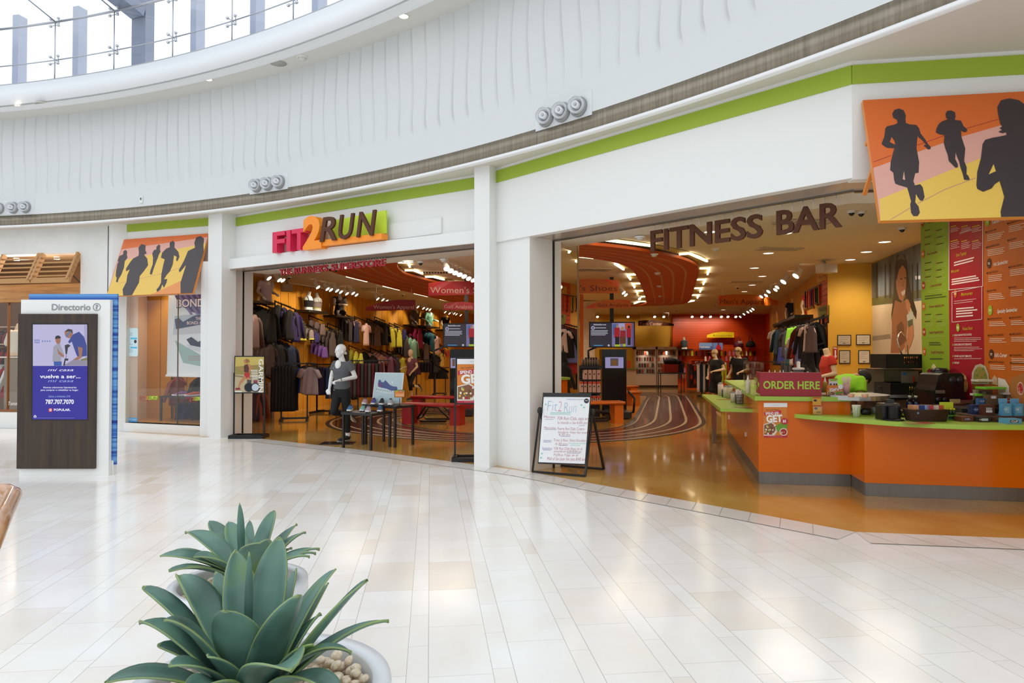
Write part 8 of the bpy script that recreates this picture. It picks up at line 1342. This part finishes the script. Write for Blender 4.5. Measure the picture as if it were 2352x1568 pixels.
art(q, fm, cM((285, 780), (330, 800), (375, 790), (400, 900), (380, 1100), (370, 1180), (330, 1235), (245, 1235), (255, 1100), (258, 930)), SK1, .008); art(q, fm, cM((300, 1000), (340, 960), (360, 1000), (370, 1140), (320, 1180), (300, 1100)), m('#6b4430', .45), .009)
art(q, fm, cM((305, 520), (330, 470), (370, 480), (382, 560), (380, 640), (372, 740), (350, 795), (320, 770), (298, 690), (290, 600)), SK2, .010); art(q, fm, cM((335, 712), (372, 690), (370, 725), (350, 745)), m('#e6ddd4', .4), .012); art(q, fm, cM((328, 595), (345, 590), (348, 602), (330, 606)), HR, .012); art(q, fm, cM((366, 585), (378, 582), (378, 596), (366, 598)), HR, .012); art(q, fm, cM((350, 610), (362, 660), (346, 668)), SK1, .012); art(q, fm, cM((300, 445), (325, 378), (350, 380), (372, 440), (340, 425)), m('#6b6a6c', .5), .012)
art(q, fm, cM((300, 470), (330, 440), (372, 470), (380, 520), (350, 480), (318, 520), (296, 620), (285, 600)), HR, .0115)
art(q, fm, cM((370, 780), (395, 770), (418, 820), (410, 880), (385, 860)), SK2, .012); art(q, fm, cM((385, 905), (440, 880), (435, 1000), (438, 1070), (400, 1080)), m('#b9c0b0', .4), .013); art(q, fm, cM((392, 960), (436, 940), (436, 1030), (402, 1050)), m('#4a5a3a', .4), .014); art(q, fm, cM((395, 1020), (440, 990), (446, 1090), (410, 1190), (372, 1235), (368, 1160), (390, 1100)), SK2, .015)
art(q, fm, cM((90, 1090), (240, 1070), (250, 1110), (90, 1130)), m('#8a7c68', .5), .003); art(q, fm, cM((455, 575), (500, 570), (500, 600), (460, 605)), m('#e8e8ea', .4), .004); q.build('printed_artwork', None, t)
MeA, MeB = V((5.73, 9.54)), V((5.43, 6.85)); mu2, mn2 = un(MeA, MeB); fme = Fr((*(MeA+mn2*.012), 0), (*mu2, 0), (0, 0, 1)); rnd = random.Random(2)
PN = [('lime green menu board of smoothies and juices, leftmost of the three', 2118.5, 2182, '#86a32a'), ('crimson menu board of toppings and shots, middle of the three', 2182, 2262, '#a3152a'), ('orange menu board of sandwiches, rightmost of the three', 2262, 2400, '#c8641c')]
BR_ = {}
for lb, x0, x1, hx in PN:
    t = emp('menu_board', lb, 'menu board', fme.px((x0+x1)/2, 800)); u0_, u1_ = fme.uv(x0, 700)[0], fme.uv(x1, 700)[0]; MB().use(m(hx, .35)).slab([fme.p(u, v, .012) for u, v in ((u0_, .95), (u1_, .95), (u1_, 3.385), (u0_, 3.385))], .014, fme.n).build('panel', None, t); q = MB(); BR_[hx] = (t, q)
cMe = Cr(1980, 480, 3.734)
def mt_(q, s_, x0, yb, x1, h, hc, b_=0, sh=0): (a, b), (c, d) = cMe((x0, yb), (x1, yb)); text(q, fme, s_, a, b, c, h/3.734, m(hc, .5), .016, b_, sh)
def lines(q, x0, x1, ys, slope, hc, h=5):
    for y in ys:
        e = x1-rnd.uniform(0, .3)*(x1-x0); art(q, fme, cMe((x0, y), (e, y-slope*(e-x0)), (e, y-slope*(e-x0)+h), (x0, y+h)), m(hc, .5), .016)
def sl_(y): return (1095-y)/1000*.30
def badge(q, x, y, hc, r=26, tc='#f0dcc8'): (a, b), = cMe((x, y)); disc(q, fme, a, b, r/3.734*1.35, m(hc, .5), .017, .75, 18); rect(q, fme, a-2.5, b-2, a+2.5, b-.5, m(tc, .5), .0185); rect(q, fme, a-2, b+1, a+2, b+2.5, m(tc, .5), .0185)
t, q = BR_['#86a32a']
for s_, y, b_, x0, x1 in [('Premium Smoothies', 130, '#b02a2a', 575, 700), ('Power Smoothies', 400, '#c8641c', 568, 655), ('Custom Smoothies', 670, '#b02a2a', 598, 692), ('Premium Vegetable Juices', 848, '#c8641c', 585, 715), ('Custom Vegetable Juices', 1068, '#b02a2a', 585, 710), ('Straight Fresh Juices', 1236, '#c8641c', 600, 712)]: mt_(q, s_, x0, y, x1, 22, '#8a1c2c', .01, .3); badge(q, 528+y*.014, y-15, b_)
for y in (180, 240, 300, 460, 520, 580, 900, 960):
    for x0, x1 in ((548, 632), (645, 735)): rect(q, fme, *cMe((x0, y))[0], *cMe((x0+8, y+10))[0], m('#b02a2a', .5), .016); lines(q, x0+10, x0+62, [y], sl_(y), '#4a5a1a', 8); lines(q, x0+6, x1, [y+16, y+28, y+40], sl_(y), '#a9c05a', 4)
lines(q, 575, 735, [700, 715, 1090, 1100], .1, '#a9c05a', 4); lines(q, 548, 752, [745, 765], .12, '#4a5a1a', 9); lines(q, 585, 715, [1140, 1158], 0, '#4a5a1a', 9); lines(q, 592, 720, [1278], 0, '#4a5a1a', 10)
art(q, fme, cMe((525, 1430), (560, 1405), (575, 1420), (545, 1470), (530, 1500)), m('#d9c088', .4), .017); art(q, fme, cMe((568, 1385), (590, 1365), (612, 1385), (608, 1500), (580, 1500)), m('#7a1426', .4), .017); art(q, fme, cMe((608, 1345), (625, 1325), (645, 1345), (640, 1440), (615, 1440)), m('#d9d2a0', .4), .017); q.build('printing', None, t)
t, q = BR_['#a3152a']; W_ = '#e6c8c4'; YL = '#c9a82a'
def outline(x0, y0, x1, y1, s0, w_=6, hc='#efe2e0'): P = [(x0, y0), (x1, y0-s0*(x1-x0)), (x1, y1-.10*(x1-x0)), (x0, y1)]; [art(q, fme, cMe(a, b, (b[0]+(w_ if i % 2 else 0), b[1]+(0 if i % 2 else w_)), (a[0]+(w_ if i % 2 else 0), a[1]+(0 if i % 2 else w_))), m(hc, .5), .018) for i, (a, b) in enumerate(zip(P, P[1:]+P[:1]))]
outline(756, 60, 1046, 690, .18, 5); outline(783, 712, 1040, 968, .2, 4); mt_(q, 'Extra Toppings', 818, 410, 910, 26, YL, .01, .3); mt_(q, 'Metro-preps', 775, 548, 845, 24, YL, .01, .3); mt_(q, 'Metro-preps', 860, 745, 960, 26, YL, .01, .3); mt_(q, 'Fitness Shots', 872, 1038, 960, 26, YL, .01, .3); mt_(q, 'ACAI [TALL OR HUNGRY SIZE]', 848, 215, 950, 14, W_, .02); badge(q, 812, 725, '#c8641c'); badge(q, 834, 1016, '#9cba2c')
lines(q, 800, 1005, [455, 478], .26, '#efdcd8', 11); lines(q, 780, 1035, [600, 620, 640], .16, '#efdcd8', 11); lines(q, 800, 1025, [790, 808], .12, W_, 4); lines(q, 818, 1005, [850, 872, 894, 918], .08, '#efdcd8', 11)
for x0, x1 in ((768, 850), (862, 945), (955, 1040)): lines(q, x0, x1-15, [150, 275], .25, YL, 9); lines(q, x0, x1, [170, 183, 196, 295, 310, 325, 340], .25, W_, 4)
for y, s_ in ((1090, 'ORGANIC GINGER SHOT [THE COLD BUSTER]'), (1170, 'ORGANIC BRAIN-ON SHOT [ENDURANCE]'), (1268, 'ORGANIC ALOE SHOT [IMMUNITY]'), (1325, 'THE FLIGHT')): rect(q, fme, *cMe((788, y-14))[0], *cMe((795, y+2))[0], m('#9cba2c', .5), .017); mt_(q, s_, 800, y, 800+(150 if y < 1300 else 45), 16, '#efdcd8', .02); lines(q, 800, 1045, ([y+14, y+28, y+42] if y < 1250 else [y+14] if y < 1300 else []), .01, W_, 4)
art(q, fme, cMe((950, 1500), (955, 1400), (985, 1340), (1030, 1325), (1075, 1350), (1100, 1420), (1105, 1500)), m('#b9b09a', .4), .017); art(q, fme, cMe((965, 1490), (975, 1390), (1010, 1350), (1060, 1360), (1090, 1430), (1090, 1490)), noisy(['#5a6a2a', '#8a8a3a', '#b0703a'], 26, 3, .5, name='printed_salad'), .018); art(q, fme, cMe((870, 1405), (905, 1430), (925, 1500), (915, 1568), (870, 1568)), noisy(['#8a3a22', '#b8863a', '#d9c29a'], 20, 3, .5, name='printed_wrap'), .018); art(q, fme, cMe((760, 1380), (800, 1365), (850, 1400), (865, 1480), (760, 1480)), m('#7a0f1e', .4), .017); q.build('printing', None, t)
t, q = BR_['#c8641c']; WW = '#f0dcc8'
for s_, x0, y, x1, bc, bx in [('Toasted Wraps', 1125, 130, 1260, '#9cba2c', 1088), ('Hot Sandwiches', 1138, 490, 1265, '#4a2412', 1102), ('Specialty Sandwiches', 1172, 892, 1345, '#9cba2c', 1112), ("Kid's Corner", 1148, 1268, 1258, '#4a2412', 1122)]: mt_(q, s_, x0, y, x1, 32, '#f4ece2', .015, .3); badge(q, bx, y-25, bc, 32)
for x, y, s_, w_ in [(1085, 205, 'CALIFORNIA WRAP', 80), (1088, 335, 'MEDITERRANEAN WRAP', 100), (1095, 555, 'GREEN QUESADILLA', 85), (1098, 710, 'TURKEY PANINI', 65), (1102, 950, 'VEGETARIAN SANDWICH', 105), (1105, 1090, 'ALBACORE TUNA SANDWICH', 120), (1110, 1318, 'PEANUT BUTTER AND JELLY', 120), (1272, 130, 'ALBACORE TUNA WRAP', 110), (1275, 275, 'VEGGIE WRAP', 60), (1282, 505, 'SPICY BAJA QUESADILLA', 110), (1285, 680, 'TUNA MELT', 55), (1290, 940, 'TURKEY SANDWICH', 90), (1293, 1080, 'HUMMUS SANDWICH', 90), (1295, 1260, 'TUNA SANDWICH', 90), (1296, 1325, 'GRILLED CHEESE SANDWICH', 110)]:
    rect(q, fme, *cMe((x-14, y-14))[0], *cMe((x-4, y+2))[0], m('#4a2412', .5), .017); mt_(q, s_, x, y, x+w_, 16, '#5a2c10', .01); lines(q, x, x+150 if x < 1200 else x+140, [y+18+15*k for k in range(4 if y < 800 else 3)], sl_(y)*.8, WW, 5)
art(q, fme, cMe((1125, 1500), (1130, 1450), (1150, 1425), (1175, 1450), (1178, 1510)), m('#cbb088', .4), .018); art(q, fme, cMe((1180, 1445), (1240, 1460), (1275, 1520), (1280, 1640), (1180, 1640)), m('#ded0c4', .4), .017); art(q, fme, cMe((1280, 1500), (1300, 1450), (1389, 1410), (1500, 1400), (1500, 1700), (1290, 1700)), m('#b07038', .4), .017); disc(q, fme, 2348, 892, 15, m('#e0d0c0', .4), .018, .8); disc(q, fme, 2348, 892, 13, noisy(['#a01c1c', '#c8463a', '#e0b0a0'], 30, 3, .4, name='printed_berries'), .019, .8); q.build('printing', None, t)
# coral shirted half mannequin and the bar attendant
p = D(1902, 860, 11.6); figure('half_mannequin', 'headless mannequin in a coral red tee beside the yellow wall behind the bar', 'mannequin', STAND, MANT, (p.x, 11.6, .08), 1.45, hd=False, legs=False, top=m('#b8301c', .85), female=False, zcut=.8, vox=.013, hem=.84, vneck=False); tag(MB().lathe([(0, 0), (.2, 0), (.2, .02), (.03, .03), (.03, .90), (0, .9)], (p.x, 11.6, 0), 20).build('mannequin_pole', BLACK), 'black pole stand under the coral shirted mannequin', 'stand')
BEND = dict(neck=(0, .0, 1.42), head=(0, .13, 1.55), look=(0, .8, -.6), Ls=(.185, .0, 1.37), Rs=(-.185, .0, 1.37), Le=(.26, .18, 1.16), Lh=(.16, .40, 1.10), Re=(-.26, .18, 1.16), Rh=(-.14, .40, 1.08), Lp=(.09, 0, .9), Rp=(-.09, 0, .9), Rk=(-.1, .03, .5), Ra=(-.1, -.03, .1), Rt=(-.1, .14, .02), Lk=(.1, .03, .5), La=(.1, -.03, .1), Lt=(.1, .14, .02))
SKN = m('#b98560', .5); p = D(1950, 930, 9.15); pers = figure('person', 'person in a bright lime green shirt bending forward behind the round steel shelf', 'person', BEND, SKN, (0, 0, 0), 0, top=m('#8ed01e', .8), bottom=m('#1b1b1f', .8), shoes=m('#1c1c1e', .6), vox=.012, female=False, hem=.84, bun=False, vneck=False, sleeve=.6)
hp = V((0, 0, .90)); R_ = M4.Rotation(-1.02, 3, 'X')
for o in pers.children:
    for mm_ in (o.data,):
        for v in mm_.vertices:
            c_ = v.co; k = min(1, max(0, (c_.z-.84)/.22)); k = k*k*(3-2*k)
            if k > 0: v.co = hp+M4.Rotation(-1.02*k, 3, 'X') @ (c_-hp)
hq = MB(); hc_ = V(BEND['head']); hq.ell((hc_.x, hc_.y-.03, hc_.z+.045), (.085, .105, .092), 18, 12); hm = hq.mesh('hair', m('#1d1512', .7))
for v in hm.vertices: v.co = hp+R_ @ (v.co-hp)
link('hair', hm, pers, local=True); pers.location = (p.x-.30, 9.15, .04); pers.rotation_euler = (0, 0, -1.25)
# ---------------------------------------------------------------- goods in the left shop and in the display window
for i, (x, hexs, kd_, gl, sc, dd) in enumerate([(4, ['#d9d5d0', '#c9c6c2'], 'long', 'white long-sleeved blouse low in the left shop window', .95, .55), (14, ['#8a1c26', '#a3242e', '#931f2a'], 'long', 'crimson long-sleeved shirt low in the left shop window', .95, .6), (28, ['#a3242e', '#8a1c26'], 'long', 'crimson shirt with pale cuffs right of the first crimson ones', .95, .6), (38, ['#dedad6'], 'long', 'white shirt beside the kiosk edge low in the left shop window', .95, .62)]):
    for k in range(3): p = VP(x+k*4.5, 850, LSa, Gp, -dd-.05*k); garment(kd_, hexs[k % len(hexs)], (p.x, p.y, 1.28), .5, gl, gl[:60], sc)
for i, (x, hexs, kd_, gl, z, dd) in enumerate([(6, ['#4a1c26', '#22202a', '#c9a0a4'], 'bra', 'patterned bikini top on the upper rail of the left shop', 2.0, .9), (24, ['#6a2430', '#1f1d22', '#c9b4b0'], 'bra', 'dark red patterned bikini top on the upper rail of the left shop', 2.0, .9), (8, ['#7a1c2a', '#16161a', '#d0c4c2'], 'bra', 'striped bikini top on the middle rail of the left shop', 1.62, .8), (26, ['#1a1a1e', '#8a2030'], 'bra', 'black bikini top on the middle rail of the left shop', 1.62, .8)]):
    for k in range(5): p = VP(x+k*3.6, 780, LSa, Gp, -dd-.03*k); garment(kd_, hexs[k % len(hexs)], (p.x, p.y, z), .6+.2*(k % 2), gl, gl[:60], 1.0)
for z, lb in ((2.12, 'upper'), (1.74, 'middle'), (1.40, 'lower')): a, b = VP(-30, 800, LSa, Gp, -.8), VP(52, 800, LSa, Gp, -.75); tag(MB().bar((a.x, a.y, z), (b.x, b.y, z), .025, .025).build('garment_rail', m('#b9a58a', .4)), '%s pale clothes rail inside the left shop window' % lb, 'rail')
a, b = VP(-30, 800, LSa, Gp, -.3), VP(47, 800, LSa, Gp, -.3); tag(MB().prism([a.xy, b.xy, b.xy-nL*.5, a.xy-nL*.5], 1.44, 1.47).build('window_shelf', m('#d9cdbc', .5)), 'pale shelf board inside the left shop window', 'shelf')
p = VP(40, 770, LSa, Gp, -.42); figure('half_mannequin', 'tan half mannequin in a cream cardigan beside the kiosk in the left shop window', 'mannequin', STAND, MANT, (p.x, p.y, .62), -.2, hd=False, legs=False, top=m('#d9cfbe', .9), zcut=.83, vox=.014, hem=.86, longsl=True); tag(MB().prism([V((p.x-.2, p.y-.1)), V((p.x+.2, p.y-.1)), V((p.x+.2, p.y+.15)), V((p.x-.2, p.y+.15))], .32, 1.43).build('window_plinth', m('#8a7a68', .6)), 'plain plinth under the cream cardigan mannequin', 'plinth')
q = MB(); fl_ = Fr((*(LSa-nL*.085), 0), (*uL, 0), (0, 0, 1)); text(q, fl_, 'Tommy', 19, 930, 47, 8, m('#e6e2dc', .5), .002, .01, .3); tag(q.build('window_decal'), 'white script shop name on the lower glass of the left shop', 'decal')
# display window: black table with two shoes, bags and jackets behind
tA, tB = VP(366, 910, P0, PW, -.50), VP(500, 908, P0, PW, -.50); tA.z = tB.z = 0
H = VP(366, 909, P0, PW, -.5).z; c4 = [tA.xy, V((-5.80, 13.24)), V((-5.86, 13.62)), tA.xy-n0*.42]; cc_ = sum(c4, V((0, 0)))/4; t = emp('display_table', 'black table with two running shoes inside the display window', 'table', (*cc_, .17)); MB().prism(c4, H-.03, H).build('tabletop', m('#1c1a1a', .45), t)
for p in c4: a = cc_+(p-cc_)*.94; MB().box((a.x, a.y, (H+.14)/2), (.035, .035, H-.20)).build('leg', BLACK, t)
for x, u_, ac, lb in [(414, '#8a5a9a', '#5d4a8a', 'purple running shoe on the display window table, left one'), (442, '#c9553a', '#3a3a3f', 'coral red running shoe on the display window table, right one')]: p = VP(x, 908, P0, PW, -.62); shoe(lb, x, 908, p.y, H, u_, ac, '#e9e9ea', PI-.9, 1.0, 'running shoes in the display window')
for x, y, kd_, hx, gl, sc in [(408, 868, 'jacket', '#8a4a3f', 'rust patterned top hanging behind the display window table', .75), (462, 868, 'jacket', '#1b1a20', 'black jacket hanging behind the display window table', .85), (428, 925, 'shorts', '#1e2a66', 'royal blue shorts low behind the display window table', 1.0), (466, 925, 'shorts', '#17161c', 'black shorts low behind the display window table', 1.0)]:
    p = VP(x, y, P0, PW, -1.0); garment(kd_, hx, p, .9, gl, None or gl[:50], sc)
a, b = VP(395, 862, P0, PW, -1.0), VP(478, 864, P0, PW, -1.0); tag(MB().bar(a, V((b.x, b.y, a.z)), .02, .02).bar(a, V((a.x, a.y, .17)), .02, .02).build('garment_stand', BLACK), 'black clothes stand behind the display window table', 'stand')
